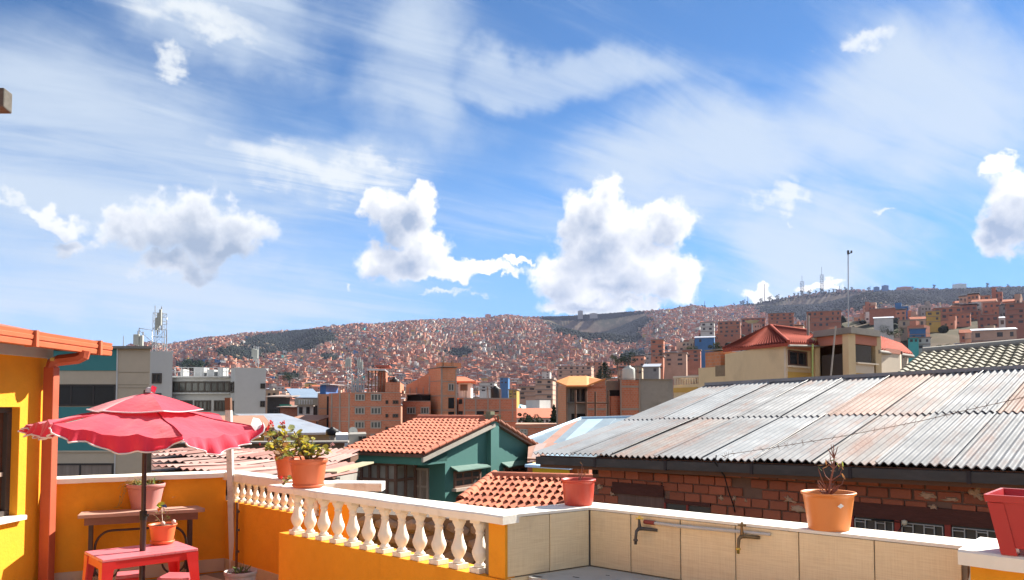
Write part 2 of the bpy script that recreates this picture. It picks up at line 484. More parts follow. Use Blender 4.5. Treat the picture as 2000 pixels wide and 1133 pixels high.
th_f = np.radians(np.arange(-44, 44.01, 0.22)); th_b = np.radians(np.arange(47, 313.1, 4.0))
TH = np.concatenate([th_f, th_b]); nT = len(TH)
RR = np.concatenate([[0.5, 20, 60, 110, 150], np.geomspace(175, R_RIDGE * 0.985, 86), [R_RIDGE, R_RIDGE * 1.02, 3500, 4200, 5200, 6500]]); nR = len(RR)
tt, rr_ = np.meshgrid(np.where(TH > math.pi, TH - 2 * math.pi, TH), RR)
hh = height(tt, rr_)
vv = np.stack([np.sin(tt) * rr_, np.cos(tt) * rr_, hh], -1).reshape(-1, 3)
ii, jj = np.meshgrid(np.arange(nT), np.arange(nR - 1)); i2 = (ii + 1) % nT
qd = np.stack([jj * nT + ii, jj * nT + i2, (jj + 1) * nT + i2, (jj + 1) * nT + ii], -1).reshape(-1, 4)[:, ::-1]
def ground_material():
    m = bpy.data.materials.new('bare_hillside'); m.use_nodes = True
    N = Nodes(m.node_tree); bs = m.node_tree.nodes['Principled BSDF']
    p = N.new('ShaderNodeNewGeometry').outputs['Position']
    a = N.noise(p, 0.006, 8, 0.62); b = N.noise(p, 0.05, 6, 0.65)
    c = N.mix(N.ramp(a, 0.35, 0.65), (0.105, 0.075, 0.052), (0.058, 0.060, 0.038))
    c = N.mix(N.ramp(b, 0.48, 0.66, 0, 0.7), c, (0.16, 0.12, 0.09))
    N.put(bs.inputs['Base Color'], c); bs.inputs['Roughness'].default_value = 1.0; bs.inputs['Specular IOR Level'].default_value = 0.05
    return m
tag(put('terrain', fast_mesh('terrain', vv, qd, [ground_material()], None, True)), kind='structure')

# --- zones without houses: scrub and trees
def zone(px, py):
    """scrub density on the far slope at a direction of view (dark wooded or bare patches seen in the photograph)"""
    def e(cx, cy, rx, ry): return 1.0 - math.hypot((px - cx) / rx, (py - cy) / ry)
    v = max(e(1165, 637, 88, 30), e(1120, 625, 60, 20), e(1220, 628, 50, 20), e(545, 672, 75, 20), e(600, 660, 60, 16), e(470, 690, 50, 14), e(375, 715, 30, 10),
            e(1570, 603, 90, 24), e(1500, 590, 70, 11), e(1640, 590, 80, 20), e(1760, 583, 110, 16), e(1900, 580, 120, 18), e(2020, 580, 120, 20),
            e(1240, 700, 30, 16), e(560, 737, 26, 8), e(900, 690, 22, 10), e(640, 700, 20, 6), e(1215, 660, 40, 14))
    return v

HOUSE_COLS = [((0.46, 0.195, 0.13), 'red brick'), ((0.52, 0.25, 0.165), 'orange brick'), ((0.35, 0.165, 0.125), 'dark brick'), ((0.50, 0.33, 0.25), 'dusty brick'),
              ((0.45, 0.36, 0.27), 'cream plastered'), ((0.32, 0.29, 0.27), 'grey cement'), ((0.62, 0.60, 0.56), 'whitewashed'), ((0.07, 0.17, 0.34), 'blue painted'), ((0.10, 0.42, 0.40), 'turquoise painted'), ((0.50, 0.33, 0.10), 'ochre painted')]
HOUSE_P = [0.27, 0.18, 0.16, 0.17, 0.075, 0.075, 0.045, 0.010, 0.005, 0.01]
wall_m = [M('hill_wall_' + n.replace(' ', '_'), c, 0.95, 0.18, 0.9, 0.18, 0.2, spec=0.1, rand=0.12) for c, n in HOUSE_COLS]
roof_m = [M('hill_roof_cement', (0.30, 0.24, 0.21), 0.95, 0.15, 0.5, spec=0.1), M('hill_roof_tin', (0.50, 0.51, 0.53), 0.45, 0.12, 0.5, metal=0.5), M('hill_roof_tile', (0.40, 0.13, 0.07), 0.9, 0.12, 0.7, spec=0.1)]
win_m = M('hill_window', (0.065, 0.055, 0.055), 0.25, 0.1, 1.0, spec=0.5)
HM = wall_m + roof_m + [win_m]
I_ROOF, I_WIN = len(wall_m), len(wall_m) + 3
OCC = np.array([(-200, 600), (0, 640), (230, 672), (331, 690), (335, 733), (449, 733), (450, 717), (519, 717), (521, 790), (612, 790), (640, 748), (782, 768), (793, 753), (837, 716), (893, 716), (921, 770), (1008, 777), (1010, 812), (1086, 812), (1088, 742), (1180, 740), (1315, 740), (1364, 720), (1415, 684), (1505, 637), (1600, 648), (1720, 650), (1780, 682), (1800, 690), (2000, 672), (2300, 660)])
def occ(px): return np.interp(px, OCC[:, 0], OCC[:, 1])

# candidate plots, in rings round the valley
plots = []
R = 105.0
while R < R_RIDGE * 1.006:
    step = 10.5 if R < 700 else (10.5 if R < 1500 else 11.0)
    rstep = 11.0 if R < 700 else (14.0 if R < 1500 else 18.0)
    if R > R_RIDGE * 0.985: rstep = 8.0
    nth = int(2 * 0.66 * R / step)
    th = -0.66 + (np.arange(nth) + rng.uniform(-0.18, 0.18, nth)) * (step / R)
    rj = R + rng.uniform(-0.18, 0.18, nth) * rstep
    plots.append(np.stack([th, rj], -1))
    R += rstep
plots = np.concatenate(plots)
hz_ = height(plots[:, 0], plots[:, 1])
X = np.sin(plots[:, 0]) * plots[:, 1]; Y = np.cos(plots[:, 0]) * plots[:, 1]
ff = Y * _cp + (hz_ - EYE) * _sp; uu = -Y * _sp + (hz_ - EYE) * _cp
PX = 1000 + F * X / ff; PY = PPY - F * uu / ff
zn = np.array([zone(a, b) if R > 900 else -1 for a, b, R in zip(PX, PY, plots[:, 1])])
keep = (PX > -60) & (PX < 2060)
keep &= rng.uniform(size=len(PX)) > np.where(plots[:, 1] < 700, 0.42, 0.14)
keep &= zn < rng.uniform(-0.12, 0.10, len(PX))
keep &= PY < occ(PX) + 45 + np.where(plots[:, 1] < 400, 40, 0)
# thinner on the steep green flank of the nearer spur
flank = (np.sin(plots[:, 0] * 60 + plots[:, 1] * 0.03) > 0.45) & (plots[:, 1] < 800) & (plots[:, 0] > theta_px(1170))
keep &= ~(flank & (rng.uniform(size=len(PX)) < 0.7))
P_t, P_r, P_x, P_y, P_z, P_px, P_py = (a[keep] for a in (plots[:, 0], plots[:, 1], X, Y, hz_, PX, PY))
NH = len(P_t)
h_w = rng.uniform(5.5, 10.5, NH); h_d = rng.uniform(5.5, 9.5, NH)
h_fl = rng.choice([1, 2, 3, 4, 5], NH, p=[0.26, 0.42, 0.24, 0.06, 0.02]); 
h_w = np.where(P_r > 1200, h_w * 0.82, h_w); near_ = P_r < 700; h_w = np.where(near_, rng.uniform(4.6, 8.0, NH), h_w); h_d = np.where(near_, rng.uniform(5, 7.5, NH), h_d); h_fl = np.where(near_, rng.choice([1, 2, 3], NH, p=[0.36, 0.46, 0.18]), h_fl)
h_c = rng.choice(len(HOUSE_COLS), NH, p=HOUSE_P)
h_rf = rng.choice([0, 1, 2], NH, p=[0.54, 0.38, 0.08])
h_yaw = 0.45 * np.sin(P_x * 0.004 + P_r * 0.002) + rng.normal(0, 1, NH) * np.where(P_r > 900, 0.5, 0.15) - 0.55 * (P_r < 700)
h_fl = np.where(P_r > 900, rng.choice([1, 2, 3], NH, p=[.5, .42, .08]), h_fl)
h_h = h_fl * 2.7 + rng.uniform(0.2, 0.9, NH)
size_px = F * np.maximum(h_w, h_h) / P_r
# no house on the plots that hold the ones built by hand below
HAND = [  # px left, px right, py top, py base, distance, colour, storeys, label, roof
    (1768, 1815, 625, 655, 335, 4, 2, 'long cream building with two rows of square windows on the hillside', 0),
    (1710, 1756, 603, 632, 420, 0, 3, 'large windowless red brick block above the white shed on the hillside', 0),
    (1836, 1884, 601, 648, 380, 0, 4, 'tall red brick block with a pale flat roof slab on the hillside', 0),
    (1905, 1938, 578, 610, 450, 1, 3, 'orange brick house standing alone high on the skyline slope', 0),
    (1918, 1992, 645, 684, 240, 3, 2, 'long brick house with a bright white tin roof behind the grey tiled roof', 1),
    (1938, 1974, 622, 640, 330, 6, 1, 'white walled shed with a shining arched tin roof on the hillside', 1),
    (1786, 1803, 660, 683, 225, 8, 2, 'small turquoise upper floor house next to the grey tiled roof', 0),
    (1804, 1826, 660, 684, 226, 6, 2, 'small white house beside the turquoise one', 0),
    (1818, 1842, 608, 638, 350, 9, 3, 'narrow ochre house with white balconies beside the long cream building', 0),
    (1880, 1922, 608, 640, 400, 0, 3, 'wide red brick house with three rows of windows right of the tall block', 0),
    (1982, 2030, 592, 634, 300, 2, 4, 'dark brick building cut off by the right edge of the hillside', 0),
    (1716, 1750, 622, 640, 300, 6, 1, 'whitewashed shed below the windowless brick block', 1),
    (1788, 1815, 642, 664, 260, 7, 2, 'brick house with dark blue painted balcony under the long cream building', 0),
    (1508, 1555, 612, 640, 440, 0, 4, 'brown brick block with rows of dark openings behind the beige house', 0),
    (1588, 1650, 608, 640, 420, 0, 3, 'broad brick house with a pale curved roof edge left of the tall mast', 0),
    (1372, 1398, 630, 656, 430, 6, 3, 'white block with stacked dark windows above the blue shed', 0),
    (1408, 1450, 628, 660, 440, 0, 4, 'plain red brick block beside the white one', 0),
    (1362, 1399, 660, 672, 330, 7, 1, 'low shed with blue front and white roof on the slope', 1),
    (1455, 1500, 622, 650, 470, 2, 3, 'dark brick house with rough top floor on the slope', 0),
    (1276, 1300, 664, 700, 300, 0, 4, 'slim brick tower house above the cream houses', 0),
    (1300, 1345, 690, 716, 260, 3, 3, 'pinkish brick house with many small windows', 0),
    (1282, 1300, 696, 722, 250, 0, 4, 'narrow red brick house with blind side wall', 0),
    (1232, 1258, 716, 732, 235, 4, 2, 'small cream house with two big windows beside the dark conifer', 0),
    (1262, 1292, 717, 730, 230, 5, 1, 'low grey shed with a tin roof by the cream house', 1),
    (1338, 1372, 684, 708, 300, 0, 3, 'brick house with three dark openings by the blue shed', 0),
    (1210, 1232, 724, 740, 260, 3, 2, 'dusty brick cottage beside the conifer', 0),
    (1148, 1178, 708, 728, 420, 1, 3, 'orange brick block left of the dark conifer', 0),
    (1050, 1084, 742, 790, 190, 3, 5, 'tall dusty brick block with small square windows in the valley', 0),
    (978, 994, 738, 757, 420, 7, 3, 'bright blue glass fronted building in the valley', 0),
    (1060, 1076, 726, 744, 420, 6, 4, 'pale block with dark balconies above the dusty brick block', 0),
    (938, 968, 748, 766, 330, 6, 3, 'white block with rows of small windows in the valley', 0),
    (996, 1012, 762, 778, 240, 9, 3, 'narrow ochre house in the valley', 0),
    (1016, 1050, 756, 782, 260, 3, 3, 'cream and brick house with a wide dark balcony in the valley', 0),
    (1094, 1160, 716, 738, 380, 3, 3, 'wide dusty brick block behind the orange roofed building', 0),
]
for hd in HAND:
    a0, a1 = hd[0] - 3, hd[1] + 3
    hit = (P_px > a0) & (P_px < a1) & (P_r < hd[4] * 1.02) & (P_py - size_px < hd[3] + 2) & (P_r > 60)
    hit |= (np.abs(P_px - (a0 + a1) / 2) < (a1 - a0) / 2 + size_px / 2) & (np.abs(P_r - hd[4] - 4) < 13)
    h_w[hit] = 0.0
ok = h_w > 0
vis = ok & (P_px > 4) & (P_px < 1996) & (P_py - h_h / P_r * F * 0.75 < occ(P_px) - 3)
score = np.where(vis, size_px, 0)
top = np.argsort(-score)[:300 - len(HAND)]
top = top[score[top] > 0]
single = np.zeros(NH, bool); single[top] = True

def house_geo(w, d, h, fl, wall, roof, seed):
    """walls with a parapet or a roof, openings set into the faces; local, base centre at the origin"""
    r = random.Random(seed)
    vs_, fs, mi = [], [], []
    def bx(x0, x1, y0, y1, z0, z1, m, mt=None):
        o = len(vs_)
        vs_.extend([(x0, y0, z0), (x1, y0, z0), (x1, y1, z0), (x0, y1, z0), (x0, y0, z1), (x1, y0, z1), (x1, y1, z1), (x0, y1, z1)])
        for k, f in enumerate(BOXF[1:]):
            fs.append(tuple(i + o for i in f)); mi.append(m if (k or mt is None) else mt)
    x, y = w / 2, d / 2
    bx(-x, x, -y, y, -4.0, h, wall, I_ROOF)
    if roof == 0:
        k = r.random()
        if k < 0.5: bx(-x - 0.2, x + 0.2, -y - 0.25, y + 0.2, h, h + 0.22, I_ROOF)
        if k > 0.3:
            a = r.uniform(0.3, 0.5) * w; s = r.choice((-1, 1)); c = s * (x - a / 2)
            bx(c - a / 2, c + a / 2, -y * 0.2, y, h + 0.01, h + r.uniform(1.8, 2.7), wall, I_ROOF + r.choice((0, 1)))
        if k > 0.8: bx(-x * 0.3, -x * 0.3 + 1.1, 0, 1.1, h + 0.01, h + 1.5, I_WIN)
    else:
        o = len(vs_); e = 0.4; dz = 0.9 if roof == 2 else r.uniform(0.3, 0.8)
        if roof == 1:
            s = r.choice((-1, 1))
            vs_.extend([(-x - e, -y - e, h + 0.05 + (dz if s < 0 else 0)), (x + e, -y - e, h + 0.05 + (dz if s < 0 else 0)), (x + e, y + e, h + 0.05 + (dz if s > 0 else 0)), (-x - e, y + e, h + 0.05 + (dz if s > 0 else 0))])
            vs_.extend([(a, b, c + 0.15) for a, b, c in vs_[o:o + 4]])
            for f in BOXF: fs.append(tuple(i + o for i in f)); mi.append(I_ROOF + 1)
        else:
            vs_.extend([(-x - e, -y - e, h + .02), (x + e, -y - e, h + .02), (x + e, y + e, h + .02), (-x - e, y + e, h + .02), (-x - e, 0, h + dz + 0.6), (x + e, 0, h + dz + 0.6)])
            for f in ((0, 1, 5, 4), (2, 3, 4, 5), (0, 4, 3, 0), (1, 2, 5, 1), (0, 3, 2, 1)):
                fs.append(tuple(i + o for i in f)); mi.append(I_ROOF + 2 if f[0] != f[3] else wall)
    nw = max(1, int(w / 2.6))
    def opening(xa, xb, za, zb, side):
        o = len(vs_); t = 0.04
        if side == 0: p = [(xa, -y - t, za), (xb, -y - t, za), (xb, -y - t, zb), (xa, -y - t, zb)]
        elif side == 1: p = [(x + t, xa, za), (x + t, xb, za), (x + t, xb, zb), (x + t, xa, zb)]
        else: p = [(-x - t, xb, za), (-x - t, xa, za), (-x - t, xa, zb), (-x - t, xb, zb)]
        vs_.extend(p); fs.append((o, o + 1, o + 2, o + 3)); mi.append(I_WIN)
    blind = r.random()
    for k in range(fl):
        zb = k * 2.7 + 0.95
        for j in range(nw):
            if r.random() < 0.14: continue
            cx = -x + (j + 0.5) * w / nw; ww = r.choice((0.5, 0.6, 0.75))
            opening(cx - ww, cx + ww, zb - (0.8 if r.random() < .12 else 0), zb + r.choice((1.0, 1.2)), 0)
        if blind > 0.45:
            for sd in (1, 2):
                for j in range(max(1, int(d / 3.2))):
                    if r.random() < 0.45: continue
                    cy = -y + (j + 0.5) * d / max(1, int(d / 3.2)); opening(cy - 0.5, cy + 0.5, zb, zb + 1.0, sd)
    if fl > 1:
        for k in range(1, fl):
            if r.random() < 0.5: bx(-x - 0.03, x + 0.03, -y - 0.03, y + 0.03, k * 2.7 - 0.1, k * 2.7 + 0.12, I_ROOF)
    return vs_, fs, mi

# ---- the mass of houses too far away or too small to build singly: one object
proto = []
for k in range(90):
    r = random.Random(k)
    proto.append(None)
def mass():
    V, Q, MI = [], [], []
    nv = 0
    cache = {}
    idx = np.nonzero(ok & ~single)[0]
    for i in idx:
        far = P_r[i] > 1500
        key = (int(h_c[i]), int(h_fl[i]), int(h_rf[i]), int(i) % (3 if far else 5))
        if key not in cache:
            v, f, m = house_geo(1.0 * 8, 7.5, key[1] * 2.7 + 0.5, key[1], key[0], key[2], hash(key) & 0xffff)
            f = np.array([q if len(q) == 4 else (*q, q[-1]) for q in f], dtype=np.int32)
            cache[key] = (np.array(v, dtype=np.float32), f, np.array(m, dtype=np.int32))
        v, f, m = cache[key]
        c, s = math.cos(h_yaw[i] - P_t[i]), math.sin(h_yaw[i] - P_t[i])
        vx = v[:, 0] * (h_w[i] / 8.0); vy = v[:, 1] * (h_d[i] / 7.5)
        V.append(np.stack([P_x[i] + vx * c - vy * s, P_y[i] + vx * s + vy * c, P_z[i] + v[:, 2]], -1))
        Q.append(f + nv); MI.append(m); nv += len(v)
    return np.concatenate(V), np.concatenate(Q), np.concatenate(MI)
_v, _q, _m = mass()
tri = _q[:, 2] == _q[:, 3]
tri |= _q[:, 0] == _q[:, 3]
me = fast_mesh('distant_houses', _v, _q[~tri], HM, _m[~tri])
tag(put('distant_houses', me), 'thousands of small brick houses covering the distant slopes up to the rim', kind='stuff')

# ---- the three hundred that show largest: one object each
ZONES = lambda px, R: ('on the nearer right hand spur' if R < 700 and px > 1170 else 'on the valley floor' if R < 700 else 'at the foot of the far slope' if R < 1100 else 'part way up the far slope')
ROOFW = ['a flat roof', 'a tin roof', 'a tiled roof']
LM_PX = [(330, 'behind the umbrella'), (520, 'above the grey offices'), (640, 'right of the grey offices'), (790, 'above the brick apartments'), (925, 'behind the brick tower house'), (1085, 'left of the orange roofed house'), (1320, 'above the orange roofed house'), (1420, 'left of the red hip roof'), (1600, 'above the red hip roof'), (1720, 'behind the roof tower'), (1800, 'right of the roof tower'), (9999, 'above the grey tiled roof')]
def ordinal(k): return ['first', 'second', 'third', 'fourth', 'fifth', 'sixth', 'seventh', 'eighth', 'ninth', 'tenth'][k - 1] if k <= 10 else '%d%s' % (k, 'st' if k % 10 == 1 and k != 11 else 'nd' if k % 10 == 2 and k != 12 else 'rd' if k % 10 == 3 and k != 13 else 'th')
hill_labels = {}
STOW = ['', 'single storey', 'two storey', 'three storey', 'four storey', 'five storey']
hcache = {}
for i in top:
    key = (int(h_c[i]), int(h_fl[i]), int(h_rf[i]), int(i) % 3)
    if key not in hcache:
        v, f, m = house_geo(8.0, 7.5, key[1] * 2.7 + 0.5, key[1], key[0], key[2], hash(key) & 0xffff)
        me = bpy.data.meshes.new('hillside_house')
        me.from_pydata(v, [], [q if q[0] != q[3] else q[:3] for q in f])
        for mm in HM: me.materials.append(mm)
        me.polygons.foreach_set('material_index', m); me.polygons.foreach_set('use_smooth', [False] * len(m)); me.update()
        hcache[key] = me
    o = put('hillside_house', hcache[key], None, (P_x[i], P_y[i], P_z[i]), (0, 0, h_yaw[i] - P_t[i]), (h_w[i] / 8.0, h_d[i] / 7.5, 1.0))
    tag(o, None, 'house', 'brick houses scattered over the slopes')
    lm = next(n for p, n in LM_PX if P_px[i] < p)
    hill_labels.setdefault('%s %s house, %s, %s' % (STOW[h_fl[i]], HOUSE_COLS[h_c[i]][1], ROOFW[h_rf[i]][2:], lm), []).append((P_px[i], o))

for base_, lst in hill_labels.items():
    lst.sort(key=lambda t: t[0])
    for k, (_, o) in enumerate(lst): o['label'] = base_ if len(lst) == 1 else base_ + ', %s from left' % ordinal(k + 1)

# ---- the hillside houses one can single out, with windows and roofs as parts
def hand_house(hd):
    pl, pr, pt, pb, Y, ci, fl, label, rf = hd
    a = at(pl, pb, Y); b = at(pr, pb, Y)
    zt = at((pl + pr) / 2, pt, Y).z; zb = min(a.z, hz((a.x + b.x) / 2, Y)) - 1.0
    r = random.Random(pl)
    w = b.x - a.x; d = max(6.0, w * r.uniform(0.6, 0.9))
    yaw = -math.atan2((a.x + b.x) / 2, Y) * 0.6 - 0.15
    root = thing('hillside_house', label, 'house', ((a.x + b.x) / 2, Y, zb), 'houses one can pick out on the hillside')
    c = Vector(((a.x + b.x) / 2, Y + d / 2, 0))
    R3 = Matrix.Rotation(yaw, 3, 'Z')
    def L(x, y, z): return Vector((c.x, c.y, 0)) + R3 @ Vector((x, y, 0)) + Vector((0, 0, z))
    mb = MB(); x, y = w / 2, d / 2
    mb.pts8([L(-x, -y, zb), L(x, -y, zb), L(x, y, zb), L(-x, y, zb)], [L(-x, -y, zt), L(x, -y, zt), L(x, y, zt), L(-x, y, zt)])
    mb.build('wall', wall_m[ci], root)
    rb = MB(); e = 0.3
    if rf == 1:
        rb.pts8([L(-x - e, -y - e, zt + .01), L(x + e, -y - e, zt + .01), L(x + e, y + e, zt + 1.1), L(-x - e, y + e, zt + 1.1)], [L(-x - e, -y - e, zt + .2), L(x + e, -y - e, zt + .2), L(x + e, y + e, zt + 1.3), L(-x - e, y + e, zt + 1.3)])
    else:
        rb.pts8([L(-x - e, -y - e, zt + .01), L(x + e, -y - e, zt + .01), L(x + e, y + e, zt + .01), L(-x - e, y + e, zt + .01)], [L(-x - e, -y - e, zt + .3), L(x + e, -y - e, zt + .3), L(x + e, y + e, zt + .3), L(-x - e, y + e, zt + .3)])
    rb.build('roof', roof_m[1 if rf else 0], root)
    fh = (zt - a.z) / fl
    blank = 'windowless' in label
    n = max(2, int(w / 2.7)) if not blank else 0
    for k in range(fl):
        for j in range(n):
            if r.random() < 0.24: continue
            cx = -x + (j + 0.5 + r.uniform(-.12, .12)) * w / n; z0 = a.z + k * fh + fh * 0.34; ww = min(0.75, w / n * 0.3) * r.choice((0.6, 0.8, 1.0))
            m = MB(); m.pts8([L(cx - ww, -y - .05, z0), L(cx + ww, -y - .05, z0), L(cx + ww, -y + .1, z0), L(cx - ww, -y + .1, z0)], [L(cx - ww, -y - .05, z0 + fh * .45), L(cx + ww, -y - .05, z0 + fh * .45), L(cx + ww, -y + .1, z0 + fh * .45), L(cx - ww, -y + .1, z0 + fh * .45)])
            m.build('window', win_m, root)
    if not blank and fl > 1 and r.random() < 0.6:
        m = MB()
        for k in range(1, fl):
            m.pts8([L(-x - .06, -y - .25, a.z + k * fh - .12), L(x + .06, -y - .25, a.z + k * fh - .12), L(x + .06, y, a.z + k * fh - .12), L(-x - .06, y, a.z + k * fh - .12)], [L(-x - .06, -y - .25, a.z + k * fh + .1), L(x + .06, -y - .25, a.z + k * fh + .1), L(x + .06, y, a.z + k * fh + .1), L(-x - .06, y, a.z + k * fh + .1)])
        m.build('floor_slab', roof_m[0], root)
for hd in HAND: hand_house(hd)
print('houses', NH, 'single', len(top), 'polys', len(_q))
# ------------------------------------------------------------------ buildings between the terrace and the hills
def plan(px, Y):
    p = at(px, 795, Y); return Vector((p.x, p.y, 0))

class Face:
    """a vertical wall face from plan point a (left as seen from outside) to b"""
    def __init__(s, a, b):
        s.a = Vector((a[0], a[1], 0)); s.b = Vector((b[0], b[1], 0))
        s.t = (s.b - s.a).normalized(); s.n = Vector((s.t.y, -s.t.x, 0))
        s.len = (s.b - s.a).length
    def hit(s, px, py): return on_plane(px, py, s.a, s.n)
    def u(s, px): return (s.hit(px, 795) - s.a).dot(s.t)
    def rect(s, x0, y0, x1, y1):
        xm, ym = (x0 + x1) / 2, (y0 + y1) / 2
        return s.u(x0), s.u(x1), s.hit(xm, y1).z, s.hit(xm, y0).z
    def P(s, u, z, off=0.0):
        p = s.a + s.t * u + s.n * off; return Vector((p.x, p.y, z))
    def block(s, mb, u0, u1, z0, z1, o0, o1, mi=0):
        """box on the wall from offset o0 (towards the wall) to o1 (outwards)"""
        return mb.pts8([s.P(u0, z0, o1), s.P(u1, z0, o1), s.P(u1, z0, o0), s.P(u0, z0, o0)], [s.P(u0, z1, o1), s.P(u1, z1, o1), s.P(u1, z1, o0), s.P(u0, z1, o0)], mi)

def building(name, label, cat, front, ztop, zbot, mat, back=8.0, group=None, part='wall'):
    pts = [plan(*p) for p in front]
    faces = [Face(pts[i], pts[i + 1]) for i in range(len(pts) - 1)]
    d = Vector((0, 0, 0))
    away = (pts[0] + pts[-1]).normalized()
    poly = list(pts) + [pts[-1] + away * back, pts[0] + away * back]
    c = sum(pts, Vector()) / len(pts)
    root = thing(name, label, cat, (c.x, c.y, zbot), group)
    mb = MB().prism(poly, zbot, ztop)
    mb.build(part, mat, root)
    root['poly'] = 0
    return root, faces, poly

def slab(root, name, fc, x0, y0, x1, y1, thick, mat, label=None):
    u0, u1, z0, z1 = fc.rect(x0, y0, x1, y1)
    m = MB(); fc.block(m, u0, u1, z0, z1, -0.05, thick)
    o = m.build(name, mat, root)
    if label: o['label'] = label
    return o

def window(root, fc, x0, y0, x1, y1, frame, glass, cols=2, rows=1, bar=0.06, out=0.06, name='window', sill=None, label=None):
    u0, u1, z0, z1 = fc.rect(x0, y0, x1, y1)
    m = MB()
    b = min(bar, (u1 - u0) * 0.16)
    fc.block(m, u0, u1, z1 - b, z1, -0.02, out); fc.block(m, u0, u1, z0, z0 + b, -0.02, out)
    for k in range(cols + 1):
        uu = u0 + (u1 - u0) * k / cols
        a0, a1 = (uu, uu + b) if k == 0 else ((uu - b, uu) if k == cols else (uu - b / 2, uu + b / 2))
        fc.block(m, a0, a1, z0 + b + .002, z1 - b - .002, -0.02, out - (0.0 if k in (0, cols) else 0.015))
    for k in range(1, rows):
        zz_ = z0 + (z1 - z0) * k / rows
        fc.block(m, u0 + b + .002, u1 - b - .002, zz_ - b / 2, zz_ + b / 2, -0.02, out - 0.02)
    fo = m.build(name, frame, root)
    if label: fo['label'] = label
    p = MB(); fc.block(p, u0 + 0.01, u1 - 0.01, z0 + 0.01, z1 - 0.01, -0.03, 0.012)
    p.build('pane', glass, fo)
    if sill:
        q_ = MB(); fc.block(q_, u0 - 0.06, u1 + 0.06, z0 - 0.07, z0 - 0.003, -0.02, out + 0.08); q_.build('sill', sill, fo)
    return fo

glass = M('window_glass', (0.030, 0.034, 0.040), 0.14, 0.2, 1.0, spec=0.5)
glass_g = M('window_glass_grey', (0.085, 0.09, 0.085), 0.2, 0.35, 0.8, 0.3, 2.0, spec=0.5)
curtain = M('curtained_glass', (0.30, 0.24, 0.20), 0.35, 0.25, 3.0, 0.3, 1.2, stretch=(4, 4, 0.4))
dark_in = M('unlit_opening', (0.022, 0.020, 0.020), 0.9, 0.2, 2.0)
frame_dk = M('dark_frame', (0.06, 0.05, 0.045), 0.5, 0.1)
frame_lt = M('pale_frame', (0.34, 0.31, 0.27), 0.6, 0.15)
frame_br = M('brown_frame', (0.14, 0.075, 0.05), 0.6, 0.15)
conc = M('cement_render', (0.27, 0.25, 0.22), 0.95, 0.12, 3.0, 0.16, 0.5, stain=(0.14, 0.125, 0.11), stain_amt=0.5, stain_scale=0.9)
conc_col = M('cast_concrete', (0.34, 0.27, 0.22), 0.95, 0.14, 3.0, 0.16, 0.5, stain=(0.18, 0.14, 0.11), stain_amt=0.5, stain_scale=1.2)
brk_a = M_brick('brick_red', (0.46, 0.150, 0.080), (0.53, 0.19, 0.105), (0.42, 0.26, 0.19))
brk_b = M_brick('brick_orange', (0.55, 0.21, 0.10), (0.60, 0.25, 0.13), (0.46, 0.31, 0.22))
brk_c = M_brick('brick_deep', (0.38, 0.115, 0.065), (0.45, 0.155, 0.085), (0.33, 0.21, 0.16))
tin = M('tin_sheet', (0.52, 0.53, 0.54), 0.38, 0.10, 3.0, 0.15, 0.7, metal=0.6, stain=(0.30, 0.15, 0.09), stain_amt=0.35, stain_scale=0.8)
white_wall = M('white_render', (0.66, 0.65, 0.62), 0.9, 0.08, 3.0, 0.12, 0.6, stain=(0.4, 0.38, 0.34), stain_amt=0.3)
rusty = M('rusted_steel', (0.16, 0.085, 0.055), 0.8, 0.3, 12, 0.2, 3.0, metal=0.2)
galv = M('galvanised_steel', (0.42, 0.43, 0.44), 0.45, 0.1, 8, metal=0.7)

# ---- beige building with teal panels, left
bei = M('beige_render', (0.60, 0.50, 0.37), 0.9, 0.06, 4, 0.10, 0.4, stain=(0.50, 0.41, 0.30), stain_amt=0.3, stain_scale=0.7)
teal = M('teal_panel', (0.075, 0.27, 0.27), 0.75, 0.06, 4, 0.08, 0.5)
zt = zat(681, 200, 36); zb = -9.0
r_bei, fb, _ = building('beige_building', 'beige apartment building with teal panels behind the red umbrella', 'building', [(60, 36), (291.5, 36.2)], zt, zb, bei, 4)
f = fb[0]
slab(r_bei, 'panel', f, 85, 681.5, 226, 724, 0.03, teal); slab(r_bei, 'panel', f, 85, 795, 226, 880, 0.03, teal)
window(r_bei, f, 95, 751, 226, 793, frame_dk, glass, 3, 1, 0.08, 0.05)
window(r_bei, f, 95, 905, 225, 962, frame_dk, curtain, 2, 1, 0.08, 0.05)
slab(r_bei, 'trim', f, 226.6, 680, 229, 960, 0.06, white_wall)
for y in (726.5, 751, 757, 856, 882): slab(r_bei, 'floor_band', f, 230, y, 291, y + 1.0, 0.012, M('beige_groove', (0.34, 0.27, 0.19), 0.9))
for y in (747, 880): slab(r_bei, 'floor_band', f, 85, y, 226, y + 3.6, 0.05, bei)
m = MB(); bp = [plan(58, 35.8), plan(294, 36.0)]; aw_ = (bp[0] + bp[1]).normalized() * 4.1; m.prism(bp + [bp[1] + aw_, bp[0] + aw_], zt + .002, zt + .12); m.build('roof', conc, r_bei)

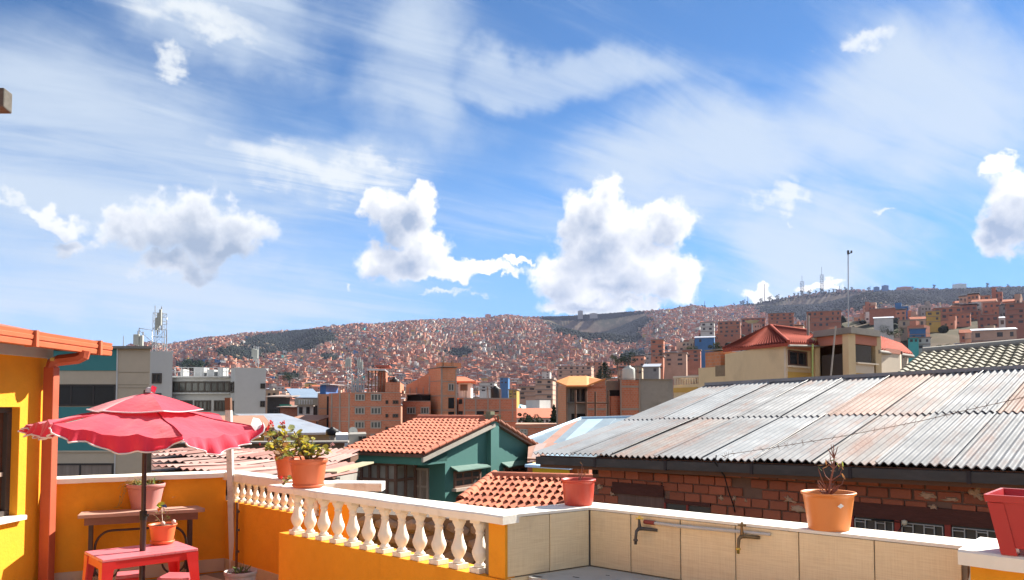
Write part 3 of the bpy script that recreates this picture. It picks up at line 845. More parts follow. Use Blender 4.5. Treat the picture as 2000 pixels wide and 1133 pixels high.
# ---- grey office building
gry = M('grey_render', (0.47, 0.48, 0.48), 0.9, 0.05, 4, 0.08, 0.35, stain=(0.38, 0.385, 0.39), stain_amt=0.3, stain_scale=0.6)
gry_d = M('grey_render_shadow_gap', (0.20, 0.205, 0.21), 0.9)
zt1 = zat(686, 314, 50); zt2 = zat(735, 390, 53); zt3 = zat(718, 480, 49)
r_gry = thing('office_building', 'grey office building with long window bands behind the umbrella', 'building', (-31, 52, -9))
def wing(front, ztop, back):
    pts = [plan(*p) for p in front]; away = (pts[0] + pts[-1]).normalized()
    MB().prism(pts + [pts[-1] + away * back, pts[0] + away * back], -9, ztop).build('wing', gry, r_gry)
    return [Face(pts[i], pts[i + 1]) for i in range(len(pts) - 1)]
w1 = wing([(280, 50), (335.5, 50)], zt1, 9); w2 = wing([(335.6, 53), (451, 53)], zt2, 8); w3 = wing([(450, 50.5), (458, 49), (518.5, 49.6)], zt3, 9)
window(r_gry, w1[0], 296, 729, 315, 749, frame_dk, glass, 2, 1, 0.10)
window(r_gry, w1[0], 299, 768, 315, 782, frame_dk, glass, 2, 1, 0.10)
window(r_gry, w2[0], 336.5, 745, 449, 766, frame_dk, glass_g, 9, 1, 0.10)
window(r_gry, w2[0], 352, 782, 376, 803, frame_dk, glass_g, 2, 1, 0.10)
window(r_gry, w2[0], 380, 782, 412, 803, frame_dk, glass_g, 4, 1, 0.10)
window(r_gry, w2[0], 418, 782, 441, 803, frame_dk, glass_g, 3, 1, 0.10)
window(r_gry, w3[1], 508, 749, 517.5, 759, frame_dk, glass, 2, 2, 0.10)
window(r_gry, w3[1], 508, 783, 517.5, 795, frame_dk, glass, 2, 2, 0.10)
window(r_gry, w3[0], 451, 746, 457, 767, frame_dk, glass, 1, 1, 0.10)
window(r_gry, w3[0], 451, 783, 457, 803, frame_dk, glass, 1, 1, 0.10)
slab(r_gry, 'cornice', w2[0], 336, 735, 450, 737.5, 0.35, gry); slab(r_gry, 'cornice', w2[0], 336, 767, 450, 769.5, 0.25, gry)
m = MB()
for k in range(9):
    x = 342 + k * 12.5; p = at(x, 735, 53.3); m.tube([p, p + Vector((0, 0, 0.6))], 0.022, 5)
a, b = at(340, 735, 53.3), at(447, 735, 53.3)
for h in (0.3, 0.6): m.tube([a + Z * h, b + Z * h], 0.02, 5)
m.build('roof_railing', galv, r_gry)
for (x0, x1, y0) in ((352, 358, 725), (378, 398, 722), (404, 418, 726), (425, 436, 723)):
    p0, p1 = at(x0, 735, 56), at(x1, 735, 56); m = MB(); m.box(((p0.x + p1.x) / 2, 56.5, (p0.z + at(x0, y0, 56).z) / 2), (p1.x - p0.x, 1.0, at(x0, y0, 56).z - p0.z + 0.3))
    m.build('rooftop_unit', M('pale_unit', (0.40, 0.40, 0.39), 0.8), r_gry)

# ---- telephone antennas on the roofs
def lattice(root, name, base, w, h, n, mat, r=0.035):
    m = MB()
    cs = [base + Vector((sx * w / 2, sy * w / 2, 0)) for sx, sy in ((-1, -1), (1, -1), (1, 1), (-1, 1))]
    for c in cs: m.tube([c, c + Z * h], r, 5)
    for k in range(n):
        z0, z1 = h * k / n, h * (k + 1) / n
        for i in range(4):
            a, b = cs[i], cs[(i + 1) % 4]
            m.tube([a + Z * z1, b + Z * z1], r * 0.7, 4); m.tube([a + Z * z0, b + Z * z1] if k % 2 else [b + Z * z0, a + Z * z1], r * 0.6, 4)
    return m.build(name, mat, root)
ant = M('antenna_white', (0.40, 0.41, 0.37), 0.6, 0.08, 5)
def panel_antenna(root, p, h, w=0.15, yaw=0.0):
    m = MB(); m.box(p + Z * h / 2, (w, 0.14, h), yaw); o = m.build('antenna_panel', ant, root, bevel=0.03)
    m = MB(); m.tube([p + Vector((0, 0.16, -0.3)), p + Vector((0, 0.16, h + 0.2))], 0.035, 6); m.build('pole', galv, root)
Ya = 51.5; b0 = at(311, 690, Ya); b0.z = zt1
r_ant = thing('antenna_mast', 'tall lattice antenna mast on top of the grey office building', 'antenna', b0)
lattice(r_ant, 'lattice', b0, 0.62, at(311, 612, Ya).z - b0.z, 5, M('dull_galvanised', (0.25, 0.26, 0.27), 0.7), 0.018)
for (px, y0, y1) in ((309, 640, 613), (313, 636, 606), (306, 645, 622)):
    p = at(px, y0, Ya - 0.5); panel_antenna(r_ant, p, at(px, y1, Ya).z - p.z)
m = MB(); m.tube([at(303, 690, Ya) , at(303, 597, Ya)], 0.025, 5)
m.tube([at(272, 641, Ya), at(297, 645, Ya), at(297, 690, Ya)], 0.025, 5); m.tube([at(272, 641, Ya), at(272, 690, Ya)], 0.03, 5); m.tube([at(272, 645, Ya), at(297, 668, Ya)], 0.02, 5)
m.tube([at(318, 620, Ya), at(326, 620, Ya), at(326, 634, Ya), at(318, 634, Ya)], 0.02, 5); m.tube([at(326, 690, Ya), at(326, 645, Ya)], 0.028, 5); m.tube([at(321, 690, Ya), at(321, 645, Ya)], 0.028, 5)
m.build('brace', galv, r_ant)
p = at(266.5, 671, 40); p.z = zt + 0.12
r_a2 = thing('roof_antenna', 'short antenna with two panels on the beige building roof', 'antenna', p)
panel_antenna(r_a2, p + Z * 0.35, at(266, 653, 40).z - p.z - .35, 0.3); panel_antenna(r_a2, p + Vector((0.16 * 1.6, 0, 0.3)), at(272, 655, 40).z - p.z - .3, 0.16)
p = at(241, 674, 39); p.z = zt + 0.1
r_a3 = thing('roof_aerial', 'thin rod aerial standing alone on the beige building roof', 'antenna', p)
MB().tube([p, p + Z * (at(241, 656, 39).z - p.z)], [0.03, 0.015], 6).build('rod', galv, r_a3)
p = at(500, 720, 52); p.z = zt3
r_a4 = thing('roof_antenna', 'antenna cluster with pale panels on the right wing of the grey building', 'antenna', p)
MB().tube([p + Vector((0.15, 0, 0)), p + Vector((0.15, 0, at(503, 677, 52).z - p.z))], 0.03, 6).build('pole', galv, r_a4)
for px, y0, y1 in ((494, 697, 681), (498, 703, 682), (501.5, 700, 683)):
    q1 = at(px, y0, 51.6); panel_antenna(r_a4, q1, at(px, y1, 51.6).z - q1.z, 0.16)
MB().tube([at(493, 700, 51.8), at(504, 700, 51.8)], 0.03, 5).build('brace', galv, r_a4)

# ---- brick apartment blocks in the middle
def openings(root, fc, cols, rows_, frame, gl, n=2, bar=0.09, out=0.07):
    for (y0, y1) in rows_:
        for (x0, x1) in cols: window(root, fc, x0, y0, x1, y1, frame, gl, n, 1, bar, out)
rA, fA, _ = building('brick_apartments', 'four storey red brick apartment block with tin canopies on its roof', 'building', [(642, 71.5), (685, 67.5), (783, 67.9)], zat(767, 700, 68), -9, brk_a, 12)
openings(rA, fA[1], [(693, 712.5), (724, 744.5)], [(769, 783), (795.5, 809.5), (823, 837), (849, 861)], frame_lt, glass_g, 3)
openings(rA, fA[1], [(753, 758), (767, 778)], [(782, 789), (808.5, 815.5), (834, 841)], frame_dk, glass, 2)
for y in (766, 793, 820.5, 847): slab(rA, 'floor_band', fA[1], 685.5, y, 782, y + 1.4, 0.03, conc_col); 
for y in (795, 822): slab(rA, 'floor_band', fA[0], 643, y, 684, y + 1.4, 0.03, conc_col)
for x in (647, 663, 681): slab(rA, 'column', fA[0], x, 768, x + 2.4, 862, 0.04, conc_col)
m = MB(); f = fA[1]; zt_ = zat(767, 700, 68)
f.block(m, f.u(716), f.u(751), zt_ + 1.9, zt_ + 2.05, -5, -0.2); m.build('canopy', tin, rA)
m = MB(); f.block(m, f.u(728), f.u(757), zt_ + 2.35, zt_ + 2.5, -6, -2.4); m.build('canopy', M('red_tin', (0.38, 0.10, 0.07), 0.6), rA, None)
m = MB()
for x in (717, 724, 731, 738, 744, 750): f.block(m, f.u(x), f.u(x) + 0.1, zt_, zt_ + 1.9, -0.5, -0.35)
m.build('posts', rusty, rA)
m = MB(); f.block(m, f.u(735), f.u(750), zt_ + .01, zt_ + 1.85, -4.5, -1.5); m.build('rooftop_room', brk_c, rA)
m = MB(); f.block(m, f.u(752), f.u(781), zt_ + .002, zt_ + 0.9, -8, -0.1); m.build('parapet', brk_a, rA)
m = MB()
for x in (686, 690, 694, 698, 703, 708): f.block(m, f.u(x), f.u(x) + 0.12, zt_, zt_ + 1.0 + 0.5 * ((x * 7) % 3) / 2, -0.4, -0.25)
f.block(m, f.u(686), f.u(714), zt_ + 0.85, zt_ + 0.92, -0.38, -0.28)
m.build('fence', M('fence_boards', (0.30, 0.30, 0.30), 0.8), rA)
rA2, fA2, _ = building('brick_house', 'narrow brick house with a dark gap beside the apartment block', 'building', [(620, 77.5), (645, 77.2)], zat(770, 632, 78), -9, brk_b, 8)
slab(rA2, 'shaded_gap', fA2[0], 638.5, 774, 645, 845, 0.02, dark_in); slab(rA2, 'column', fA2[0], 620.5, 770, 622, 845, 0.04, conc_col); slab(rA2, 'floor_band', fA2[0], 622, 797, 638, 798.5, 0.03, conc_col)  # flat dark sheet painted on for the shade in the gap
m = MB(); f = fA2[0]; z_ = zat(770, 632, 78); f.block(m, 0.1, f.len * .55, z_ + .01, z_ + 0.9, -3, -0.3); m.build('shed_walls', M('blue_shed', (0.05, 0.13, 0.33), 0.7), rA2)
m = MB(); f.block(m, 0.0, f.len, z_ + 0.92, z_ + 1.0, -3.2, 0.1); m.build('shed_roof', tin, rA2)
# antennas on that roof
for (px, ys) in ((683, ((676, 700, 717), (680, 697, 716), (684, 698, 717))), (703, ((699, 701, 719), (703, 700, 719), (707, 705, 721)))):
    p = at(px, 766, 70.5); p.z = zt_
    rt = thing('roof_antenna', 'antenna pole with pale panels on the brick apartment roof, ' + ('leaning panel one' if px < 690 else 'nearer the tin canopies'), 'antenna', p)
    lattice(rt, 'lattice', p, 0.35, at(px, 722, 70.5).z - p.z, 7, galv, 0.025)
    for (x, y0, y1) in ys: q1 = at(x, y1, 70.2); panel_antenna(rt, q1, (at(x, y0, 70.2).z - q1.z) * 0.9, 0.17)

rB = thing('brick_tower_house', 'tall unfinished brick building with a chimney block and a sloping side wall', 'building', (-8, 70, -9))
def bwing(nm, front, ztop, back, mat):
    pts = [plan(*p) for p in front]; away = (pts[0] + pts[-1]).normalized()
    MB().prism(pts + [pts[-1] + away * back, pts[0] + away * back], -9, ztop).build(nm, mat, rB)
    return [Face(pts[i], pts[i + 1]) for i in range(len(pts) - 1)]
t1 = bwing('tower', [(837, 73), (862, 70), (892, 70.4)], zat(718.5, 862, 70), 6, brk_b)
m = MB(); p0 = plan(793, 79); p1 = plan(836.8, 74.5); fS = Face(p0, p1)
zl, zh = zat(753, 793, 79), zat(729, 836, 74.5)
aw = p0.normalized() * 7
m.pts8([Vector((p0.x, p0.y, -9)), Vector((p1.x, p1.y, -9)), Vector((p1.x + aw.x, p1.y + aw.y, -9)), Vector((p0.x + aw.x, p0.y + aw.y, -9))], [Vector((p0.x, p0.y, zl)), Vector((p1.x, p1.y, zh)), Vector((p1.x + aw.x, p1.y + aw.y, zh)), Vector((p0.x + aw.x, p0.y + aw.y, zl))])
m.build('side_wing', brk_b, rB)
TWF = t1[1]
t3 = bwing('low_wing', [(786, 71), (841, 70)], zat(783, 812, 70), 5, brk_a)
t4 = bwing('long_wing', [(892.2, 71.0), (905, 69), (1009, 69.4)], zat(777.5, 950, 70), 9, brk_a)
openings(rB, t3[0], [(795, 812), (822, 838.5)], [(795, 809)], frame_lt, glass_g, 3)
openings(rB, t3[0], [(795, 812), (822, 838.5)], [(826, 840)], frame_lt, glass_g, 3)
for y in (783, 822): slab(rB, 'floor_band', t3[0], 786.5, y, 840, y + 1.4, 0.03, conc_col)
m = MB(); f = t3[0]; f.block(m, f.u(788), f.u(817), zat(770, 800, 70), zat(768.5, 800, 70), -3, 0.3); m.build('canopy', tin, rB)
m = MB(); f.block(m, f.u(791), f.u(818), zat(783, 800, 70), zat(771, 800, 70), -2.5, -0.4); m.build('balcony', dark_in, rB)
window(rB, t1[1], 875, 749, 887, 764, frame_lt, glass_g, 2, 1, 0.1)
slab(rB, 'opening', t1[1], 875.5, 777, 887, 798, 0.02, dark_in); slab(rB, 'opening', t1[1], 875.5, 804, 887, 815, 0.02, dark_in)
slab(rB, 'column', t1[1], 860.8, 718.6, 864, 860, 0.05, conc_col); slab(rB, 'column', t1[0], 838, 735, 840, 860, 0.04, conc_col); slab(rB, 'column', t1[1], 889.4, 722, 891.8, 860, 0.05, conc_col)
for y in (744, 772.5, 800): slab(rB, 'floor_band', t1[1], 864.2, y, 889, y + 2, 0.04, conc_col); slab(rB, 'floor_band', t1[0], 840.2, y, 860.6, y + 1.6, 0.035, conc_col)
m = MB(); f = t1[0]; f.block(m, f.u(849), f.u(860), zat(718.3, 855, 71), zat(708.5, 855, 71), -2.0, -0.1); m.build('chimney', brk_b, rB)
m = MB(); f = t1[1]; tp_ = [plan(835.5, 74), plan(862, 69.6), plan(893.5, 70.4)]; ta_ = (tp_[0] + tp_[2]).normalized() * 6.2; m.prism(tp_ + [tp_[2] + ta_, tp_[0] + ta_], zat(718.3, 870, 71), zat(716.6, 870, 71)); m.build('roof', conc_col, rB)
fS2 = fS
for x in (800, 813, 826): slab(rB, 'column', fS2, x, 757, x + 1.6, 783, 0.03, conc_col)
f = t4[1]
for y in (777.4, 800, 822): slab(rB, 'floor_band', f, 905.5, y, 1008, y + 2.2, 0.04, conc_col)
for x in (906, 928, 952, 975, 1000): slab(rB, 'column', f, x, 779.8, x + 2.4, 799.8, 0.05, conc_col); slab(rB, 'column', f, x, 802.4, x + 2.4, 821.8, 0.05, conc_col)
slab(rB, 'opening', f, 931, 803, 945, 810, 0.02, dark_in); slab(rB, 'opening', f, 966, 803, 974, 805, 0.02, dark_in)
slab(rB, 'opening', t4[0], 896, 780, 903, 789, 0.02, dark_in); slab(rB, 'opening', t4[0], 896, 803, 904, 812, 0.02, dark_in)
# white attic room with its own red roof
m = MB(); pA, pB = plan(895, 74), plan(919.5, 74); fW = Face(pA, pB)
fW.block(m, 0, fW.len, zat(777, 905, 74), zat(748, 905, 74), -4, 0); m.build('attic_room', white_wall, rB)
window(rB, fW, 899, 751, 913, 763, frame_br, glass_g, 3, 1, 0.1)
m = MB(); z0 = zat(748, 905, 74); z1 = zat(740, 905, 74)
m.pts8([fW.P(-0.4, z0, .5), fW.P(fW.len + .5, z0, .5), fW.P(fW.len + .5, z0 + .05, -4.4), fW.P(-.4, z0 + .05, -4.4)], [fW.P(-0.4, z0 + .15, .5), fW.P(fW.len + .5, z0 + .15, .5), fW.P(fW.len * 0.4, z1 + .3, -2.4), fW.P(-.4, z1 + .3, -2.4)])
m.build('attic_roof', M('red_roof_far', (0.47, 0.14, 0.075), 0.85, 0.15, 3), rB)
rS, fSx, _ = building('brick_annex', 'low brick annex with one small window beside the tin hip roof', 'building', [(1006, 62), (1092, 60)], zat(829, 1050, 61), -9, brk_a, 6)
window(rS, fSx[0], 1016, 838, 1031, 850, frame_lt, glass_g, 2, 2, 0.1); slab(rS, 'floor_band', fSx[0], 1007, 833.5, 1091, 835, 0.04, conc_col)

# ---- block with the orange roof
oran = M('orange_sheet_roof', (0.62, 0.23, 0.06), 0.6, 0.08, 3)
rC = thing('brick_house', 'half built brick house with a folded orange roof and bare columns', 'building', (6, 55, -9))
def cwing(nm, front, ztop, back, mat):
    pts = [plan(*p) for p in front]; away = (pts[0] + pts[-1]).normalized()
    MB().prism(pts + [pts[-1] + away * back, pts[0] + away * back], -9, ztop).build(nm, mat, rC)
    return [Face(pts[i], pts[i + 1]) for i in range(len(pts) - 1)]
c1 = cwing('side_wall', [(1087.5, 58.5), (1106, 55)], zat(753, 1106, 55), 5, brk_b)
c2 = cwing('bay', [(1106.2, 55.6), (1147, 56.2)], zat(753.5, 1125, 56), 4, conc)
c3 = cwing('right_wing', [(1147.2, 55.2), (1184, 55.6)], zat(753, 1147, 55), 5, brk_a)
window(rC, c2[0], 1114, 760, 1131, 784, frame_dk, glass, 1, 1, 0.08, label='large dark window')
window(rC, c2[0], 1135, 760, 1142, 784, frame_dk, glass, 1, 1, 0.08)
slab(rC, 'opening', c2[0], 1116, 808, 1144, 826, 0.02, dark_in); slab(rC, 'floor_band', c2[0], 1107, 786, 1146.5, 787.5, 0.3, conc)
slab(rC, 'column', c2[0], 1106.4, 753.8, 1109, 836, 0.07, conc_col); slab(rC, 'column', c2[0], 1143.5, 754, 1146.8, 836, 0.07, conc_col)
slab(rC, 'floor_band', c3[0], 1148, 797, 1183, 801, 0.03, conc_col); slab(rC, 'column', c1[0], 1088, 748, 1089.6, 836, .04, conc_col)
m = MB(); zz0 = zat(744, 1088, 58.5); zz1 = zat(753, 1107, 55); zz2 = zat(753, 1145, 55.5); zz3 = zat(740, 1181, 57)
def P3(px, Y, z): p = plan(px, Y); return Vector((p.x, p.y, z))
front_ = [P3(1086, 58.8, zz0), P3(1106.5, 54.7, zz1), P3(1146, 54.9, zz2), P3(1183, 55.4, zz3)]
back_ = [P3(1090, 64.5, zz0 + .1), P3(1112, 61, zz1 + 0.9), P3(1146, 61, zz2 + 0.9), P3(1180, 62.5, zz3 + .1)]
for i in range(3):
    m.add([front_[i], front_[i + 1], back_[i + 1], back_[i], front_[i] - Z * .12, front_[i + 1] - Z * .12, back_[i + 1] - Z * .12, back_[i] - Z * .12], [(0, 1, 2, 3), (7, 6, 5, 4), (4, 5, 1, 0), (6, 7, 3, 2), (5, 6, 2, 1), (7, 4, 0, 3)])
m.build('roof', oran, rC)
m = MB(); m.prism([(front_[2].x, front_[2].y + .12), (front_[3].x - .02, front_[3].y + .12), (back_[3].x, back_[3].y), (back_[2].x, back_[2].y)], zat(756, 1165, 56), lambda p: zz2 - .14 if abs(p[0] - front_[2].x) < 0.3 or abs(p[0] - back_[2].x) < .3 else zz3 - .14)
m.build('gable', brk_a, rC)
c4 = cwing('middle_wing', [(1184.2, 57.6), (1211, 57.9)], zat(744, 1200, 58), 4, conc)
slab(rC, 'opening', c4[0], 1190, 762, 1210, 773.5, 0.02, dark_in); 
m = MB(); f = c4[0]; f.block(m, f.u(1189), f.u(1210.5), -9, zat(774, 1200, 57.7), 0.002, 0.35); m.build('brick_infill', brk_a, rC)
c5 = cwing('far_wing', [(1211.2, 57), (1251, 57.5)], zat(742, 1230, 57), 6, brk_a)
c6 = cwing('cement_wing', [(1251.2, 57.4), (1303, 57.8), (1315, 58.0)], zat(741, 1280, 57.5), 6, conc)
slab(rC, 'floor_band', c5[0], 1212, 753.5, 1250, 757, 0.03, conc_col); slab(rC, 'column', c5[0], 1247.5, 742.5, 1250.8, 836, 0.05, conc_col); slab(rC, 'column', c5[0], 1211.4, 742.5, 1213.5, 836, 0.05, conc_col); slab(rC, 'floor_band', c5[0], 1213.8, 797, 1247.2, 801, 0.03, conc_col)
m = MB(); f = c6[0]; f.block(m, -2.8, f.len + .4, zat(741, 1280, 57.5) + .002, zat(740, 1280, 57.5), -0.5, 0.15); m.build('roof', conc, rC)
for x, y0 in ((1124, 762), (1145, 764), (1163, 765), (1188, 763)):
    a, b = at(x, 835, 53), at(x, y0, 53); MB().tube([a, b], 0.07, 5).build('scaffold_pole', rusty, rC)
MB().tube([at(1122, 787, 53), at(1190, 787, 53)], 0.05, 5).build('scaffold_pole', rusty, rC)

# ---- beige house with red hip roof and tower, right
be2 = M('cream_render', (0.68, 0.53, 0.32), 0.9, 0.06, 3, 0.10, 0.4, stain=(0.36, 0.27, 0.17), stain_amt=0.35, stain_scale=0.5)
be3 = M('pale_cream_render', (0.66, 0.56, 0.43), 0.9, 0.06, 3, 0.08, 0.5)
yel = M('ochre_band', (0.55, 0.34, 0.09), 0.9, 0.08, 3)
pink = M('salmon_band', (0.55, 0.23, 0.16), 0.9, 0.08, 3)
rH = thing('cream_house', 'cream house with red hip roofs and a flat roofed tower behind the corrugated roof', 'house', (12, 32, -8))
def hwing(nm, pts, zt_, mat, zb=-8): 
    MB().prism(pts, zb, zt_).build(nm, mat, rH)
    return [Face(pts[i], pts[i + 1]) for i in range(len(pts) - 1)]
hA = plan(1417, 36); hB = plan(1538, 30); hC = plan(1602, 32.0)
awH = Vector((0.35, 0.94, 0)) * 7
w_left = hwing('wall', [hA, hB, hC, hC + awH, hA + awH], zat(671, 1538, 30), be2)
slab(rH, 'corner_trim', w_left[0], 1534, 678, 1537.6, 745, 0.03, be3)
window(rH, w_left[1], 1540, 686, 1576, 715, frame_br, glass, 2, 1, 0.06, sill=be3)
slab(rH, 'band', w_left[1], 1539, 671.5, 1601, 684, 0.03, pink); slab(rH, 'band', w_left[1], 1539, 728, 1600, 745, 0.04, yel)
# low wall with chimney further left
lA = plan(1316, 40); lB = plan(1365, 38); lC = plan(1418, 36.3)
lw = hwing('low_wall', [lA, lB, lB + awH, lA + awH], zat(751, 1340, 39), be2); slab(rH, 'band', lw[0], 1316.5, 757, 1364.5, 766, .04, yel)
lw2 = hwing('mid_wall', [lB, lC, lC + awH, lB + awH], zat(717, 1395, 37), be2)
m = MB()
for k in range(10):
    x = 1319 + k * 4.9; p = at(x, 751, 39.3); p.z = zat(751, 1340, 39); m.tube([p, p + Z * 0.32], 0.05, 6)
p0, p1 = at(1316, 751, 39.5), at(1367, 751, 38.3); z_ = zat(751, 1340, 39) + .36
m.tube([Vector((p0.x, p0.y, z_)), Vector((p1.x, p1.y, z_))], 0.07, 6); m.build('balustrade', be3, rH)
m = MB(); fcz = Face(lB, lC); fcz.block(m, fcz.u(1377), fcz.u(1407), zat(717, 1395, 37) + .002, zat(687, 1392, 37), -1.0, -0.05); m.build('chimney', brk_b, rH)
m = MB(); fcz.block(m, fcz.u(1379), fcz.u(1410), zat(684.8, 1392, 37), zat(682.5, 1392, 37), -1.15, 0.05); m.build('chimney_cap', conc, rH)
slab(rH, 'dark_patch', fcz, 1398, 714, 1417, 735, 0.004, M('dark_render', (0.24, 0.18, 0.12), 0.95, 0.3, 6))  # darker patch of render near the wall corner
# tower
tA = plan(1597, 31.2); tB = plan(1664, 29.6); tC = plan(1716, 31.0)
zft = zat(654, 1660, 30)
Tb = [tA, tB, tC, tC + awH * 0.7, tA + awH * 0.7]
fT = [Face(tA, tB), Face(tB, tC)]
zsill = zat(742, 1640, 30); z_w = zat(711, 1690, 30)
MB().prism([p + V2((0, 0), (0, 0)) for p in Tb], -8, zsill).build('tower_base', be3, rH)
for (p, w) in ((tB, 0.16), (tA, 0.12), (tC, 0.14)):
    MB().box((p.x, p.y + w, (zsill + zft) / 2), (w * 2, w * 2, zft - zsill), 0.3).build('pillar', be2, rH)
m = MB(); fT[1].block(m, 0.33, fT[1].len - .3, zsill + .002, z_w, -0.2, 0.0); m.build('parapet', be3, rH); slab(rH, 'band', fT[1], 1668, 730, 1716, 745, 0.03, yel)
m = MB(); fT[1].block(m, 0.33, fT[1].len - .1, z_w + .002, z_w + 0.06, -0.2, 0.10); m.build('sill', be3, rH)
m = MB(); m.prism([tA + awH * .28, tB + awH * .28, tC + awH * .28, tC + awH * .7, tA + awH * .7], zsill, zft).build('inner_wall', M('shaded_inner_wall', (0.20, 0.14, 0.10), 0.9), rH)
m = MB(); fT[0].block(m, 0.2, fT[0].len - .2, zsill + .002, zsill + 1.0, -0.12, -0.05); m.build('balcony_railing', M('smoked_railing', (0.07, 0.06, 0.055), 0.5), rH)
p = MB(); fT[1].block(p, 0.36, fT[1].len - .33, z_w + .065, zft - .36, -0.12, -0.09); p.build('pane', glass, rH)
m = MB(); fT[0].block(m, 0, fT[0].len, zft - .35, zft, -0.25, 0.0); fT[1].block(m, 0.0, fT[1].len, zft - .35, zft, -0.25, -0.003); m.build('beam', pink, rH)
m = MB(); cc = sum(Tb, Vector()) / 5
m.prism([cc + (p - cc) * 1.10 for p in Tb], zft + .002, zft + 0.24); m.build('tower_roof', conc, rH)
# right wing
rA_, rB_, rC_ = plan(1716.5, 31.3), plan(1760, 33), plan(1776, 36)
rw = hwing('right_wall', [rA_, rB_, rC_, rC_ + awH, rA_ + awH], zat(688, 1740, 32), be3)
slab(rH, 'band', rw[0], 1717, 681, 1760, 690, 0.03, pink); slab(rH, 'window', rw[1], 1763, 690, 1772, 722, 0.02, glass); slab(rH, 'band', rw[0], 1717, 732, 1760, 745, 0.03, yel)

# barrel tiles
def tile_mesh(name, w, l, h, mats, th=0.014, seg=4):
    """one roof tile: a barrel with a shallow pan beside it, butt end open and thick"""
    prof = []
    for k in range(seg + 1):
        a = math.pi * k / seg; prof.append((-w * 0.20 - math.cos(a) * w * 0.30, 0.004 + math.sin(a) * h))
    prof += [(w * 0.30, -h * 0.10), (w * 0.50, 0.003)]
    n = len(prof); vs_ = []
    for (y, s, dz) in ((0.0, 1.04, 0.030), (l, 0.96, 0.0)):
        for (x, z) in prof: vs_.append((x * s, y, z * s + dz))
    for (x, z) in prof: vs_.append((x * 1.04, 0.0, z * 1.04 + 0.030 - th))
    vs_ += vs_[:n]
    fs = [(k, k + 1, n + k + 1, n + k) for k in range(n - 1)] + [(2 * n + k, 2 * n + k + 1, 3 * n + k + 1, 3 * n + k) for k in range(n - 1)]
    me = bpy.data.meshes.new(name); me.from_pydata(vs_, [], fs); me.materials.append(mats)
    me.polygons.foreach_set('use_smooth', [True] * (n - 1) + [False] * (n - 1)); me.update()
    return me
def lay_tiles(parent, mesh, O, e, u, cols, rows, cw, rl, jit=0.006, inside=None, limit=300, name='roof_tile', seed=3):
    r = random.Random(seed)
    nrm = e.cross(u).normalized()
    B = Matrix((e, u, nrm)).transposed()
    cnt = 0; rest = []
    for j in range(rows):
        for i in range(cols):
            p = O + e * ((i + 0.5) * cw) + u * (j * rl) + nrm * (0.012)
            if inside and not inside((i + 0.5) * cw, (j + 0.5) * rl): continue
            ang_ = r.uniform(-0.02, 0.02)
            mt = B @ Matrix.Rotation(ang_, 3, 'Z') @ Matrix.Rotation(r.uniform(-.015, .015), 3, 'X')
            pp = p + e * r.uniform(-jit, jit) + u * r.uniform(-jit, jit) * 2
            if cnt < limit: put(name, mesh, parent, pp, mt.to_euler())
            else: rest.append((pp, mt))
            cnt += 1
    if rest:
        vs_, fs = [], []; base = [v.co.copy() for v in mesh.vertices]; pf = [tuple(p.vertices) for p in mesh.polygons]
        for (pp, mt) in rest:
            o = len(vs_); vs_.extend([pp + mt @ v for v in base]); fs.extend([tuple(k + o for k in f) for f in pf])
        m = MB(); m.add(vs_, fs, 0, True); o = m.build('roof_tiles', mesh.materials[0], parent); o['kind'] = 'stuff'
    return cnt
def tile_mat(name, c, c2=None, moss=None, amt=0.0, rand=0.16):
    return M(name, c, 0.85, 0.16, 9, 0.12, 1.2, stain=moss or tuple(v * .5 for v in c), stain_amt=amt, stain_scale=3.5, rand=rand)

red_far = M('red_roof_far', (0.47, 0.14, 0.075))
# hip roof of the cream house: ribbed tile courses as geometry
def ribbed_roof(root, name, corners, n, mat, amp=0.05):
    """corners: eave left, eave right, top right, top left; ribs run up the slope"""
    a, b, c, d = corners
    nrm = (b - a).cross(d - a)
    if nrm.length < 1e-6: nrm = (b - a).cross(c - a)
    nrm.normalize()
    vs_, fs = [], []
    N_ = n * 4
    for k in range(N_ + 1):
        t = k / N_; h = amp * max(0.0, math.sin(t * n * 2 * math.pi))
        vs_ += [a.lerp(b, t) + nrm * h, d.lerp(c, t) + nrm * h]
    for k in range(N_): fs.append((2 * k, 2 * k + 2, 2 * k + 3, 2 * k + 1))
    m = MB(); m.add(vs_, fs, 0, True)
    o = len(m.v); low = Z * -0.12
    m.add([a + low, b + low, c + low, d + low], [(3, 2, 1, 0)]); m.add([a + low, b + low, b, a], [(0, 1, 2, 3)])
    return m.build(name, mat, root)
hip_tile = M('hip_red_tile', (0.36, 0.085, 0.058), 0.95, 0.35, 10, 0.15, 1.0, spec=0.05)
ap = at(1505, 637, 34.5); e0 = at(1412, 683, 36.4); e1 = at(1540, 669.5, 29.4); e2 = at(1606, 671, 31.4); r2 = at(1574, 647, 36)
ap2 = Vector((ap.x + 0.1, ap.y + 0.1, ap.z)); 
ribbed_roof(rH, 'roof_slope', [e0, e1, ap2, ap], 26, hip_tile, 0.10); ribbed_roof(rH, 'roof_slope', [e1 + Z * .004, e2, r2, ap], 16, hip_tile, 0.10)
m = MB(); m.tube([ap + Z * .03, e1 + Z * .05], 0.07, 6); m.tube([ap + Z * .03, e0 + Z * .05], 0.07, 6); m.tube([ap + Z * .03, r2 + Z * .05], 0.07, 6); m.build('roof_hip', hip_tile, rH)
m = MB(); m.tube([e1 - Z * .12 - Vector((0.02, .1, 0)), e2 - Z * .12 - Vector((0, .1, 0))], 0.05, 6); m.build('gutter', conc, rH)
g0 = at(1716, 656, 33); g1 = at(1716, 681, 31); g2 = at(1783, 691, 35.5); g3 = at(1760, 672, 38)
ribbed_roof(rH, 'roof_slope', [g1, g2, g3, g0], 14, hip_tile, 0.06)
